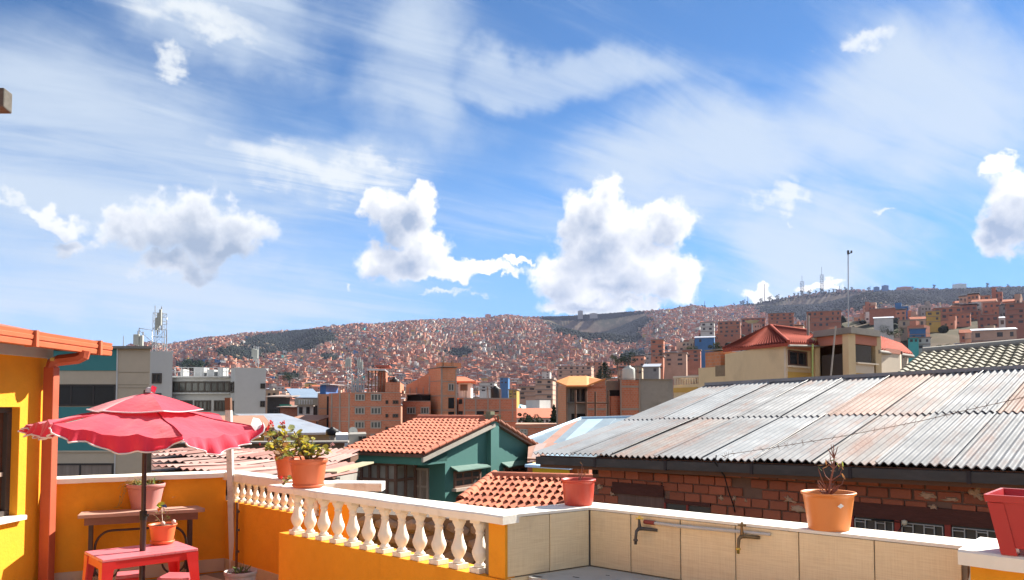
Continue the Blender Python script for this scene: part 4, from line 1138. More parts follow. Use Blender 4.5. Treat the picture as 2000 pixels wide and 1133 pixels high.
m = MB(); m.tube([g1 - Z * .12, g2 - Z * .12], 0.08, 6); m.build('gutter', conc, rH)
# poles and mast on and before it
def pole_thing(name, label, cat, px0, y0, px1, y1, Y, r, mat, Y1=None):
    a, b = at(px0, y0, Y), at(px1, y1, Y1 or Y)
    rt = thing(name, label, cat, a); MB().tube([a, b], r, 7).build('pole', mat, rt); return rt, a, b
rt, a, b = pole_thing('roof_mast', 'tall thin mast with a small weather head on the tower roof', 'mast', 1657, 655, 1656.5, 496, 31, 0.02, galv)
m = MB(); m.box(b + Z * 0.06, (0.06, 0.06, 0.16)); m.tube([b, b + Vector((0.12, 0, 0.05))], 0.02, 5); m.box(b + Vector((0.13, 0, 0.08)), (0.05, 0.05, 0.10)); m.build('weather_head', frame_dk, rt)
rt, a, b = pole_thing('leaning_pole', 'thin pale pole leaning in front of the tower balcony', 'pole', 1622, 741, 1632, 637, 27.5, 0.028, frame_lt)
rt, a, b = pole_thing('green_pipe', 'upright light green pipe at the corner of the cream house', 'pipe', 1587, 741, 1587, 672, 29.6, 0.03, M('lime_pipe', (0.35, 0.45, 0.15), 0.6))
rt, a, b = pole_thing('vent_pipe', 'grey vent pipe standing on the red hip roof', 'pipe', 1578, 668, 1578, 616, 33, 0.055, conc)
p = at(1469, 642, 60); rt = thing('satellite_dish', 'pale satellite dish showing above the red hip roof', 'satellite dish', p)
MB().lathe([(0.0, -0.22), (0.35, -0.15), (0.55, 0.0)], p + Z * .6, 16).build('dish', ant, rt); MB().tube([p - Z * 12, p + Z * .4], 0.05, 6).build('pole', galv, rt)

# ---- grey tiled roof at the right edge
rG = thing('grey_tiled_house', 'house with a weathered olive grey tiled roof at the right edge', 'house', (12.5, 19, -8))
gt = M('grey_concrete_tile', (0.27, 0.245, 0.185), 0.92, 0.22, 6, 0.14, 0.8, stain=(0.14, 0.125, 0.09), stain_amt=0.55, stain_scale=2.2, rand=0.12)
G0 = at(1752, 732, 17.5); G1 = at(2110, 716, 15.6); G3 = at(1803, 690, 20.2); G2 = at(2110, 664, 19.0)
m = MB(); dn = Z * 0.06
m.pts8([G0 - dn * 2, G1 - dn * 2, G2 - dn * 2, G3 - dn * 2], [G0 - dn, G1 - dn, G2 - dn, G3 - dn]); m.build('roof_deck', frame_br, rG)
nrow = 9
nr_g = (G1 - G0).cross(G3 - G0).normalized()
gm = {}
for j in range(nrow):
    a = G0.lerp(G3, j / nrow); b = G1.lerp(G2, j / nrow); a2 = G0.lerp(G3, (j + 1.12) / nrow); b2 = G1.lerp(G2, (j + 1.12) / nrow)
    n = int((b - a).length / 0.205)
    for i in range(n):
        q0, q1, q2, q3 = a.lerp(b, i / n), a.lerp(b, (i + 1) / n), a2.lerp(b2, (i + 1) / n), a2.lerp(b2, i / n)
        m = MB(); S_ = 6; vs_, fs = [], []
        for k in range(S_ + 1):
            t = k / S_; h = 0.030 * math.sin(t * 2 * math.pi) + 0.055
            lo, hi = q0.lerp(q1, t), q3.lerp(q2, t)
            vs_ += [lo + nr_g * h, hi + nr_g * (h - 0.045), lo + nr_g * (h - 0.05)]
        for k in range(S_): fs += [(3 * k, 3 * k + 3, 3 * k + 4, 3 * k + 1), (3 * k + 2, 3 * k + 5, 3 * k + 3, 3 * k)]
        m.add(vs_, fs, 0, False)
        m.build('roof_tile', gt, rG)
m = MB(); m.tube([G3 + nr_g * .05, G2 + nr_g * .05], 0.10, 8); m.build('ridge', conc, rG)
m = MB(); m.prism([(G0.x + .4, G0.y + .6), (G1.x, G1.y + .6), (G2.x, G2.y), (G3.x + .1, G3.y)], -8, G0.z - 0.2); m.build('wall', be3, rG)
# ------------------------------------------------------------------ green house with a clay tiled roof
grn = M('green_render', (0.066, 0.185, 0.165), 0.85, 0.07, 5, 0.14, 0.5, bump=0.002, bumpscale=60, stain=(0.05, 0.14, 0.125), stain_amt=0.35, stain_scale=1.4, stretch=(1, 1, 0.5))
grn_l = M('green_fascia', (0.06, 0.19, 0.15), 0.75, 0.08, 5)
gE = Vector((-0.845, 0.534, 0)); gG = Vector((0.534, 0.845, 0))
gP = Vector((-1.519, 18.0, 0))
def gpt(s, t, z): p = gP + gG * s + gE * t; return Vector((p.x, p.y, z))
rGr = thing('green_house', 'dark green house with an orange clay tiled roof just beyond the terrace', 'house', gpt(2, 1.6, -7))
zpk, zle, zre = 1.283, 0.575, 0.50
SP, SR = 1.82, 3.96
zl0 = zpk + (zle - zpk) * 1.82 / 2.82
m = MB()
poly = [(0, zl0 - .05), (2.29, zpk - 0.05), (4.65, zre - .02)]
fr = [gpt(0, 0, -7), gpt(SR, 0, -7), gpt(SR, 0, zre - .04), gpt(SP, 0, zpk - .05), gpt(0, 0, zl0 - .05)]
bk = [p + gE * 2.2 for p in fr]
m.add(fr + bk, [(0, 1, 2, 3, 4), (9, 8, 7, 6, 5), (0, 5, 6, 1), (1, 6, 7, 2), (2, 7, 8, 3), (3, 8, 9, 4), (4, 9, 5, 0)])
m.build('wall', grn, rGr)
fG = Face(gpt(0, 0, 0), gpt(SR, 0, 0)); fL = Face(gpt(0, 2.2, 0), gpt(0, 0, 0))
m = MB(); fG.block(m, 1.66, 2.02, -7, zpk + 0.03, 0.002, 0.14); m.build('pilaster', grn, rGr)
m = MB(); m.box(fG.P(1.88, zpk + 0.07, 0.02), (0.34, 0.30, 0.12), 0.5); m.box(fG.P(1.83, zpk + 0.16, 0.0), (0.16, 0.16, 0.10), 0.9); m.build('pilaster_cap', M('mossy_mortar', (0.20, 0.20, 0.13), 0.95, 0.3, 10), rGr)
# roof deck and tiles
th_ = 0.07
def deck(nm, a, b, c, d): 
    m = MB(); m.pts8([a - Z * th_, b - Z * th_, c - Z * th_, d - Z * th_], [a, b, c, d]); return m.build(nm, frame_br, rGr)
LL = 2.36
A0, B0 = gpt(-1.0, LL - .1, zle), gpt(-1.0, -0.14, zle)
C0, D0 = gpt(SP, -0.14, zpk), gpt(SP, LL - .1, zpk)
deck('roof_deck', A0, B0, C0, D0)
A1, B1 = gpt(SP + .01, LL - .1, zpk), gpt(SP + .01, -0.14, zpk); C1, D1 = gpt(SR + .2, -0.14, zre - .04), gpt(SR + .2, LL - .1, zre - .04)
deck('roof_deck', B1, A1, D1, C1)
clay = tile_mat('clay_tile', (0.47, 0.150, 0.088), moss=(0.27, 0.10, 0.055), amt=0.5, rand=0.13)
uL = (C0 - B0).normalized(); eL = (B0 - A0).normalized(); slopeL = (C0 - B0).length
ncol = 17; cw = (B0 - A0).length / ncol; nrw = 12; rl = slopeL / nrw
tm = tile_mesh('roof_tile', cw * 1.06, rl * 1.22, cw * 0.27, clay)
lay_tiles(rGr, tm, A0 - uL * 0.05, eL, uL, ncol, nrw, cw, rl, 0.005)
uR = (A1 - D1).normalized(); eR = (C1 - D1).normalized() * -1
# far slope, only its verge shows
m = MB()
tb = MB()
for j in range(9):
    p = C1.lerp(B1, (j + 0.3) / 9) + Z * 0.02; tb.tube([p, C1.lerp(B1, (j + 1.25) / 9) + Z * 0.05], 0.048, 6)
tb.build('verge_tiles', M('dark_verge_tile', (0.22, 0.085, 0.05), 0.9, 0.3, 8), rGr)
tmr = bpy.data.meshes.new('ridge_tile')
mm_ = MB(); mm_.lathe([(0.085, 0.0), (0.075, 0.30)], n=12, cap0=False, cap1=False)
tmr = mm_.mesh('ridge_tile', clay)
for k in range(11):
    p = D0.lerp(C0, (k + 0.0) / 11) + Z * 0.03
    put('ridge_tile', tmr, rGr, p, (math.pi / 2, 0, math.atan2(eL.y, eL.x) + math.pi / 2 + 0.0), None) if False else put('ridge_tile', tmr, rGr, p, (eL + Z * .02).to_track_quat('Z', 'Y').to_euler())
# rake tiles along the gable edge
for k in range(11):
    p = B0.lerp(C0, k / 11) + Z * 0.035 + eL * 0.03
    put('verge_tile', tmr, rGr, p, uL.to_track_quat('Z', 'Y').to_euler(), (0.55, 0.55, 0.85))
m = MB(); 
m.pts8([B0 - Z * 0.17 + eL * .03, C0 - Z * .17 + eL * .03, C0 - Z * .17 - eL * .02, B0 - Z * .17 - eL * .02], [B0 - Z * .075 + eL * .03, C0 - Z * .075 + eL * .03, C0 - Z * .075 - eL * .02, B0 - Z * .075 - eL * .02])
m.build('barge_board', M('weathered_board', (0.36, 0.33, 0.28), 0.9, 0.2, 8), rGr)
fE = Face(gpt(-0.93, LL - .15, 0), gpt(-0.93, -0.1, 0))
m = MB(); fE.block(m, 0, fE.len, zle - 0.24, zle - 0.075, -0.04, 0.0); m.build('fascia', grn_l, rGr)
m = MB(); m.pts8([gpt(-.88, -0.08, zle - .24), gpt(-0.02, -0.08, zle - .24), gpt(-0.02, LL - .2, zle - .24), gpt(-.88, LL - .2, zle - .24)], [gpt(-.88, -0.08, zle - .2), gpt(-0.02, -0.08, zle - .2), gpt(-0.02, LL - .2, zle - .2), gpt(-.88, LL - .2, zle - .2)])
m.build('soffit', grn, rGr)
m = MB(); m.add([gpt(-.9, -0.06, zle - .24), gpt(-0.003, -0.06, zle - .24), gpt(-0.003, -0.06, zl0 - .12), gpt(-.9, -0.06, zle - .08)], [(0, 1, 2, 3), (3, 2, 1, 0)]); m.build('eave_cheek', grn, rGr)
wood = M('old_window_wood', (0.20, 0.115, 0.085), 0.8, 0.25, 14, 0.15, 2)
woodl = M('pale_window_wood', (0.42, 0.33, 0.27), 0.8, 0.2, 14)
window(rGr, fG, 886, 918, 937, 950, wood, glass_g, 3, 2, 0.055, 0.05, sill=woodl)
window(rGr, fG, 983, 911, 1027, 934, wood, glass_g, 3, 2, 0.06, 0.05)
for (x0, x1, y0, y1) in ((880, 945, 908.5, 919), (979, 1034, 901, 911)):
    u0, u1, z0, z1 = fG.rect(x0, y0, x1, y1)
    m = MB(); m.pts8([fG.P(u0, z0 + .02, .22), fG.P(u1, z0 + .04, .22), fG.P(u1, z1 - .02, 0), fG.P(u0, z1 - .02, 0)], [fG.P(u0, z0 + .045, .22), fG.P(u1, z0 + .065, .22), fG.P(u1, z1 + .01, 0), fG.P(u0, z1 + .01, 0)])
    m.build('awning', M('mossy_tin', (0.10, 0.17, 0.145), 0.7, 0.25, 6, 0.2, 2), rGr)
# front wall with its casement, and the glazed porch
window(rGr, fL, 777, 913, 839, 985, woodl, curtain, 4, 2, 0.05, 0.05, label='pale wooden casement with drawn curtains')
fP = Face(gpt(-0.75, 2.12, 0), gpt(-0.75, 0.82, 0)); fP2 = Face(gpt(-0.75, 0.82, 0), gpt(-0.05, 0.82, 0))
porch = M('porch_glass', (0.33, 0.31, 0.28), 0.3, 0.35, 2.5, 0.3, 1.0)
for fc, c_, nm in ((fP, 5, 'porch_front'), (fP2, 2, 'porch_side')):
    m = MB(); fc.block(m, 0.02, fc.len - .02, -7, zle - .25, -0.06, -0.03); g_ = m.build(nm, porch, rGr)
    m = MB(); k_ = 0.03
    for k in range(c_ + 1):
        u = fc.len * k / c_; fc.block(m, u - k_, u + k_, -2.0, zle - .25, -0.028, 0.02)
    for z in (0.30, -0.05, -0.6):
        fc.block(m, 0, fc.len, z - k_, z + k_, -0.027, 0.012)
    m.build('porch_frame', wood, g_)

# ------------------------------------------------------------------ small tiled roof below it
rT = thing('tiled_shed', 'low shed with a worn red barrel tiled roof below the green house', 'shed', (0.5, 14.5, -7))
t0 = at(961, 934, 15.3); t1 = at(1180, 941, 13.9)
dsl = Vector((-0.25, -1.0, -0.235)).normalized()
eT = (t1 - t0).normalized()
b0_, b1_ = t0 + dsl * 2.6 - eT * 0.0, t1 + dsl * 2.6
nT0 = (t1 - t0).cross(dsl).normalized(); hipc = on_plane(900, 981, t0, nT0)
m = MB(); hb_ = [t0 - Z * .02, t1 - Z * .02, b1_ - Z * .02, b0_ - eT * .6 - Z * .02, hipc - Z * .02]; m.add(hb_ + [p - Z * .08 for p in hb_], [(0, 4, 3, 2, 1), (5, 6, 7, 8, 9), (0, 1, 6, 5), (4, 9, 8, 3), (3, 8, 7, 2), (0, 5, 9, 4), (1, 2, 7, 6)]); m.build('roof_deck', frame_br, rT)
old = tile_mat('old_barrel_tile', (0.50, 0.155, 0.085), moss=(0.25, 0.13, 0.08), amt=0.75, rand=0.34)
cwT = 0.147; rlT = 0.30
tmo = tile_mesh('roof_tile', cwT * 1.05, rlT * 1.25, cwT * 0.36, old)
upT = -dsl
nT_ = int((t1 - t0).length / cwT) + 6
hl = (hipc - t0)
def in_hip(x, y):
    # measured from the lower left corner; the left side is cut along the hip
    pos = b0_ - eT * (6 * cwT) + eT * x + upT * y
    rel = pos - t0
    along = rel.dot(eT); down = -rel.dot(upT)
    hx = hl.dot(eT); hd_ = -hl.dot(upT)
    return along > hx * min(1.0, down / hd_) - 0.02
lay_tiles(rT, tmo, b0_ - eT * (6 * cwT), eT, upT, nT_, 9, cwT, rlT, 0.012, in_hip, 300, 'roof_tile', 7)
mr_ = MB().lathe([(0.10, 0.0), (0.085, 0.34)], n=12, cap0=False, cap1=False).mesh('ridge_tile', old)
for k in range(10):
    put('ridge_tile', mr_, rT, t0 + eT * (k * 0.25) + Z * 0.03, (eT + Z * 0.05).to_track_quat('Z', 'Y').to_euler())
for k in range(7):
    put('hip_tile', mr_, rT, hipc.lerp(t0, k / 7) + Z * 0.03, (t0 - hipc).to_track_quat('Z', 'Y').to_euler())
m = MB(); m.prism([(b0_.x + .1, b0_.y + .2), (b1_.x, b1_.y + .2), (t1.x, t1.y), (t0.x, t0.y)], -7, b0_.z - .1); m.build('wall', conc, rT)
# ------------------------------------------------------------------ brick house with the corrugated roof
bA = Vector((0.7403, -0.6722, 0)); bN = Vector((-0.6722, -0.7403, 0)); bO = Vector((1.859, 11.0, 0))
rBk = thing('corrugated_roof_house', 'old brick house with a wide rusty corrugated metal roof and a dark gutter', 'house', (4, 12, -7))
def bw(s, z, off=0.0): p = bO + bA * s + bN * off; return Vector((p.x, p.y, z))
mortar = M('old_mortar', (0.20, 0.125, 0.095), 0.98, 0.25, 9, 0.2, 1.2)
m = MB(); m.pts8([bw(-0.92, -7, -0.012), bw(9.0, -7, -0.012), bw(9.0, -7, -5.4), bw(-0.92, -7, -5.4)], [bw(-0.92, 0.86, -0.012), bw(9.0, 0.86, -0.012), bw(9.0, 1.3, -5.4), bw(-0.92, 1.3, -5.4)])
m.build('wall', mortar, rBk)
brick_m = M('fired_brick', (0.35, 0.118, 0.068), 0.92, 0.22, 14, 0.14, 3.0, bump=0.003, bumpscale=50, stain=(0.24, 0.085, 0.05), stain_amt=0.6, stain_scale=6, rand=0.22)
bv = []
for k in range(3):
    me = MB().box((0, 0, 0), (0.222 - 0.005 * k, 0.03, 0.106)).mesh('brick', brick_m)
    bevel_mesh(me, 0.006); bv.append(me)
RH_ = 0.121
def free(s, z):
    if s < 0.30 and z < 0.54: return s < -0.55 and z > 0.1
    if 0.30 <= s < 0.97 and z < 0.36: return False
    if s > 2.72 and z < 0.53: return False
    return True
yawA = math.atan2(bA.y, bA.x)
for k in range(10):
    z = 0.80 - RH_ * (k + 0.5) + 0.02
    s = -0.92 + (0.115 if k % 2 else 0.0) + 0.115
    while s < 5.6:
        w = 0.236 + random.uniform(-.01, .01)
        if free(s, z + .05) and random.random() > 0.015:
            put('brick', random.choice(bv), rBk, bw(s, z + random.uniform(-.004, .004), random.uniform(-0.004, 0.006)), (random.uniform(-.02, .02), random.uniform(-.015, .015), yawA + random.uniform(-.015, .015)))
        s += w
# crumbling mortar patches
pl_m = M('crumbled_mortar', (0.46, 0.32, 0.22), 0.98, 0.3, 14, 0.2, 4)
def patch(s, z, w, h, seed):
    r = random.Random(seed); m = MB()
    n = 17; pts = []
    for k in range(n):
        a = 2 * math.pi * k / n; q_ = r.uniform(0.35, 1.15); pts.append((math.cos(a) * w / 2 * q_, math.sin(a) * h / 2 * q_))
    vs_ = [bw(s + x, z + y, 0.016) for x, y in pts] + [bw(s + x * .7, z + y * .7, 0.032 + r.uniform(0, .01)) for x, y in pts] + [bw(s, z, 0.038)]
    fs = [(k, (k + 1) % n, n + (k + 1) % n, n + k) for k in range(n)] + [(n + k, n + (k + 1) % n, 2 * n) for k in range(n)]
    m.add(vs_, fs, 0, False); m.build('mortar_patch', pl_m, rBk)
fBk = Face(bw(-0.92, 0), bw(9, 0))
def sb(px): return fBk.u(px) - 0.92
for (x, y, w, h) in ((1258, 915, 20, 10), (1443, 925, 30, 12), (1550, 931, 30, 14), (1755, 938, 44, 10), (1805, 968, 40, 22), (1903, 965, 34, 34), (1855, 975, 40, 12), (1540, 975, 30, 26), (1556, 995, 50, 20), (1408, 972, 14, 18), (1433, 972, 9, 22), (1456, 977, 8, 12), (1172, 952, 18, 16), (1196, 964, 16, 12), (1820, 990, 22, 18)):
    h_ = fBk.hit(x, y); D_ = h_.y
    patch(fBk.u(x) - 0.92, h_.z, w / F * D_ * 0.95, h / F * D_ * 0.8, int(x))
lint = M('dark_red_beam', (0.085, 0.032, 0.026), 0.85, 0.3, 9, 0.2, 2, bump=0.004, bumpscale=20, stretch=(1, 1, 4))
def bblock(nm, s0, s1, z0, z1, o0, o1, mat, par=rBk):
    m = MB(); m.pts8([bw(s0, z0, o1), bw(s1, z0, o1), bw(s1, z0, o0), bw(s0, z0, o0)], [bw(s0, z1, o1), bw(s1, z1, o1), bw(s1, z1, o0), bw(s0, z1, o0)]); return m.build(nm, mat, par)
bblock('lintel', -0.55, 0.29, 0.37, 0.53, -0.01, 0.03, lint); bblock('lintel', 0.295, 0.98, 0.30, 0.352, -0.01, 0.012, lint); bblock('lintel', 2.72, 5.8, 0.35, 0.515, -0.01, 0.03, lint)
redw = M('red_window_frame', (0.27, 0.045, 0.035), 0.7, 0.2, 8)
pane_d = M('dim_pane', (0.055, 0.06, 0.065), 0.15, 0.3, 3, spec=0.6)
# left window: curtain boards and two dark panes
w0 = bblock('window', -0.50, 0.29, -0.5, 0.368, -0.02, 0.0, M('curtain_boards', (0.15, 0.10, 0.085), 0.9, 0.45, 10, 0.2, 2, stretch=(3, 3, 0.2)))
for s in (0.32, 0.66): 
    wf_ = bblock('window', s, s + 0.31, -0.5, 0.29, -0.01, 0.0, pane_d)
    bblock('frame', s - 0.025, s, -0.5, 0.298, -0.01, 0.02, redw, wf_)
# right windows: red posts, panes and white wrought grilles of squares
wh = M('white_grille', (0.40, 0.42, 0.42), 0.6, 0.1)
s = 2.74
k = 0
while s < 5.7:
    wd = 0.50
    wp = bblock('window', s + 0.06, s + wd - 0.002, -0.6, 0.345, -0.01, 0.001, pane_d)
    bblock('frame', s, s + 0.058, -0.6, 0.347, -0.01, 0.035, redw, wp)
    m = MB(); r = random.Random(k)
    def bar(a, b): m.tube([bw(*a, 0.03), bw(*b, 0.03)], 0.007, 4)
    x0, x1 = s + 0.075, s + wd - 0.02
    for z in (0.325, 0.02, -0.22): bar((x0, z), (x1, z))
    for t in (0.0, 0.28, 0.55, 0.80, 1.0): bar((x0 + (x1 - x0) * t, -0.5), (x0 + (x1 - x0) * t, 0.325))
    for (cx_, cz_, q_) in ((0.14, 0.24, 0.055), (0.42, 0.14, 0.06), (0.68, 0.25, 0.05), (0.86, 0.12, 0.055), (0.28, -0.02, 0.06), (0.7, 0.0, 0.06)):
        c_ = x0 + (x1 - x0) * cx_
        p_ = [(c_ - q_, cz_ - q_), (c_ + q_, cz_ - q_), (c_ + q_, cz_ + q_), (c_ - q_, cz_ + q_)]
        for i in range(4): bar(p_[i], p_[(i + 1) % 4])
    m.build('grille', wh, wp)
    s += wd; k += 1
bblock('vent', -0.91, -0.83, 0.62, 0.78, -0.01, 0.02, dark_in)
# eave: board, gutter and straps
def ze(s): return 0.907 + 0.0156 * s
ES = bO + Vector((-0.2, -0.22, 0))      # eave line
def ev(s, r, z): p = ES + bA * s - bN * r; return Vector((p.x, p.y, z))
gut = M('dark_gutter', (0.060, 0.062, 0.064), 0.6, 0.25, 9, 0.2, 1.2, metal=0.2, stain=(0.13, 0.12, 0.115), stain_amt=0.5, stain_scale=3, stretch=(1, 1, 3))
def gblock(nm, s0, s1, r0, r1, dz0, dz1, mat, par=rBk):
    m = MB(); m.pts8([ev(s0, r0, ze(s0) + dz0), ev(s1, r0, ze(s1) + dz0), ev(s1, r1, ze(s1) + dz0), ev(s0, r1, ze(s0) + dz0)], [ev(s0, r0, ze(s0) + dz1), ev(s1, r0, ze(s1) + dz1), ev(s1, r1, ze(s1) + dz1), ev(s0, r1, ze(s0) + dz1)]); return m.build(nm, mat, par)
joints = [-1.72, -0.62, 0.52, 1.72, 2.88, 4.05, 5.3, 6.4]
for i in range(len(joints) - 1):
    gblock('gutter', joints[i] + .006, joints[i + 1] - .006, -0.05, 0.03, -0.138 + random.uniform(-.004, .004), -0.025, gut)
    gblock('strap', joints[i + 1] - 0.018, joints[i + 1] + 0.018, -0.062, 0.034, -0.145, -0.02, M('gutter_strap', (0.035, 0.03, 0.035), 0.7))
gblock('eave_board', -1.70, 6.4, 0.06, 0.30, -0.172, -0.148, M('eave_board', (0.26, 0.17, 0.13), 0.9, 0.2, 9))
gblock('fascia', -1.70, 6.4, 0.036, 0.058, -0.19, -0.01, frame_br)
# corrugated sheets: two courses, each sheet a piece of its own
def sheet_mat(name, base, rust_amt, seed, blue=0.0):
    m = bpy.data.materials.new(name); m.use_nodes = True
    N = Nodes(m.node_tree); bs = m.node_tree.nodes['Principled BSDF']
    tc = N.new('ShaderNodeTexCoord').outputs['Object']
    oi = N.new('ShaderNodeObjectInfo').outputs['Random']
    x, y, z = N.sep(tc)                      # x along the eave, y up the slope
    off = N.math('MULTIPLY', oi, 37.0)
    st = N.noise(N.comb(N.math('ADD', N.math('MULTIPLY', x, 5.0), off), N.math('MULTIPLY', y, 0.35), off), 1.2, 6, 0.62)
    bl = N.noise(N.comb(N.math('ADD', x, off), y, off), 1.3, 6, 0.68)
    sp = N.noise(N.comb(N.math('ADD', x, off), y, off), 26.0, 3, 0.6)
    c = N.mix(N.ramp(bl, 0.3, 0.7), base, tuple(v * 0.80 for v in base))
    rust = N.mix(N.ramp(sp, .35, .65), (0.17, 0.085, 0.06), (0.24, 0.155, 0.125))
    amt = N.math('MULTIPLY', N.ramp(N.math('ADD', N.math('MULTIPLY', st, 0.65), N.math('MULTIPLY', bl, 0.4)), 0.53 - rust_amt * .2, 0.74 - rust_amt * .15), 0.75)
    c = N.mix(amt, c, rust)
    c = N.mix(N.ramp(sp, 0.70, 0.78, 0, 0.55), c, (0.10, 0.09, 0.085))
    N.put(bs.inputs['Base Color'], c)
    bs.inputs['Specular IOR Level'].default_value = 0.02; c = N.vmath('SCALE', c, scale=1.38); N.put(bs.inputs['Base Color'], c)
    N.put(bs.inputs['Roughness'], N.ramp(bl, 0.2, 0.8, 0.50, 0.66))
    return m
sh_m = [sheet_mat('zinc_sheet', (0.165, 0.17, 0.178), 0.12, 0), sheet_mat('zinc_sheet_pale', (0.195, 0.207, 0.22), 0.0, 1), sheet_mat('zinc_sheet_rusty', (0.165, 0.145, 0.13), 1.1, 2), sheet_mat('zinc_sheet_blotched', (0.178, 0.173, 0.17), 0.5, 3)]
def corr(parent, P00, ux, uy, un, w, l, pitch, amp, mat, name='roof_sheet', th=0.004):
    """corrugated sheet: local x across, y up the slope"""
    nw = max(2, round(w / pitch)); S_ = 8; nx = nw * S_
    vs_ = []
    for j in (0, 1):
        for i in range(nx + 1):
            vs_.append((w * i / nx, l * j, amp * math.cos(2 * math.pi * i / S_)))
    o = len(vs_)
    vs_ += [(w * i / nx, 0.0, amp * math.cos(2 * math.pi * i / S_) - 0.012) for i in range(nx + 1)] + vs_[:nx + 1]
    o2 = o + nx + 1
    fs = [(i, i + 1, nx + 2 + i, nx + 1 + i) for i in range(nx)] + [(o + i, o + i + 1, o2 + i + 1, o2 + i) for i in range(nx)]
    me = bpy.data.meshes.new(name); me.from_pydata(vs_, [], fs); me.materials.append(mat)
    me.polygons.foreach_set('use_smooth', [True] * nx + [False] * nx); me.update()
    R = Matrix((ux, uy, un)).transposed()
    return put(name, me, parent, P00, R.to_euler())
def zm(s): return 1.398 + 0.0287 * s
def zr_(s): return 2.076 + 0.030 * s
order0 = [1, 0, 3, 0, 1, 0, 3, 0, 0, 3, 0, 1]
order1 = [0, 1, 0, 0, 0, 2, 3, 0, 2, 0, 3, 1]
s = -1.75; i = 0
def sheet(s, w, r0, r1, z0f, z1f, mat, lift):
    a = ev(s, r0, z0f(s) + lift); b = ev(s + w, r0, z0f(s + w) + lift); c = ev(s, r1, z1f(s) + lift)
    ux = (b - a).normalized(); uy = (c - a).normalized(); un = ux.cross(uy).normalized(); uy = un.cross(ux).normalized()
    corr(rBk, a, ux, uy, un, (b - a).length + 0.03, (c - a).length, 0.088, 0.017, mat)
while s < 6.2:
    w = 0.70
    lf = 0.012 * (i % 2)
    sheet(s, w, -0.06, 2.47, ze, lambda q: zm(q) + .014, sh_m[order0[i % 12]], 0.026 + lf)
    sheet(s, w, 2.36, 5.45, lambda q: zm(q) - .02 + .012, zr_, sh_m[order1[i % 12]], 0.034 + lf)
    s += w; i += 1
# dark laps where single sheets overlap sideways
for (sx, r0, r1) in ((-0.35, 0.0, 2.4), (1.75, 0.0, 2.3), (0.35, 2.5, 5.4), (1.75, 2.5, 5.4), (3.15, 2.5, 5.4), (0.95, 2.5, 5.4)):
    f0 = (lambda q: ze(q)) if r0 < 1 else (lambda q: zm(q)); f1 = (lambda q: zm(q)) if r0 < 1 else (lambda q: zr_(q))
    a, b = ev(sx, r0, f0(sx) + .058), ev(sx, r1, f1(sx) + .058)
    MB().tube([a, b], 0.010, 4).build('lap_edge', frame_dk, rBk)
m = MB(); 
for k in range(9):
    s0, s1 = -1.78 + k * 0.95, -1.78 + (k + 1) * 0.95
    m.pts8([ev(s0, 5.25, zr_(s0) + .005), ev(s1, 5.25, zr_(s1) + .005), ev(s1, 5.62, zr_(s1) + .005), ev(s0, 5.62, zr_(s0) + .005)], [ev(s0, 5.25, zr_(s0) + .065), ev(s1, 5.25, zr_(s1) + .065), ev(s1, 5.62, zr_(s1) + .075), ev(s0, 5.62, zr_(s0) + .075)])
m.build('ridge_cap', M('worn_zinc_cap', (0.26, 0.27, 0.28), 0.5, 0.2, 4, 0.2, 1.0, metal=0.3), rBk)
m = MB(); m.pts8([ev(-1.75, 5.6, zr_(-1.75) - .02), ev(6.8, 5.6, zr_(6.8) - .02), ev(6.8, 8.4, zr_(6.8) - .75), ev(-1.75, 8.4, zr_(-1.75) - .75)], [ev(-1.75, 5.6, zr_(-1.75)), ev(6.8, 5.6, zr_(6.8)), ev(6.8, 8.4, zr_(6.8) - .7), ev(-1.75, 8.4, zr_(-1.75) - .7)]); m.build('rear_roof', tin, rBk)
# cable and barbed wire
a = ev(1.25, -0.07, ze(1.25) - .03)
rc = thing('cable', 'black cable hanging from the gutter down the brick wall', 'cable', a)
MB().tube([a + Vector((0.02, 0.02, 0.10)), a, at(1415, 930, a.y + .02), at(1423, 960, a.y + .06), at(1432, 985, a.y + .15), at(1438, 1012, a.y + .25)], 0.008, 6).build('wire', M('black_rubber', (0.012, 0.012, 0.013), 0.5), rc)
rw_ = thing('barbed_wire', 'sagging strand of barbed wire strung across the corrugated roof', 'barbed wire', a)
pts = [at(x, y, Y) for x, y, Y in ((1412, 892, 9.85), (1425, 887, 9.8), (1500, 876, 9.4), (1560, 866, 9.1), (1640, 853, 8.8), (1720, 838, 8.6), (1800, 822, 8.3), (1880, 803, 8.1), (1960, 785, 7.9), (2060, 762, 7.6))]
m = MB(); m.tube(pts, 0.003, 4)
r = random.Random(2)
for k in range(len(pts) - 1):
    for t in (0.1, 0.35, 0.6, 0.85):
        p = pts[k].lerp(pts[k + 1], t)
        for _ in range(2):
            d_ = Vector((r.uniform(-1, 1), r.uniform(-1, 1), r.uniform(-1, 1))).normalized() * 0.04
            m.tube([p - d_, p + d_], 0.0022, 3)
m.build('strand', rusty, rw_)
# hanging bulb holder and wires on the wall
p = bw(3.35, 0.335, 0.06); rt = thing('lamp_holder', 'small white lamp holder hanging by wires under the dark beam', 'lamp', p)
MB().lathe([(0.0, -.03), (0.028, -.02), (0.03, .02), (0.0, .03)], p, 10).build('holder', M('bone_plastic', (0.6, 0.55, 0.42), 0.6), rt)
MB().tube([bw(3.0, 0.33, .05), p], 0.006, 5).tube([p, bw(3.08, -0.1, .10)], 0.005, 5).build('wire', M('black_rubber', (0.012, 0.012, 0.013)), rt)

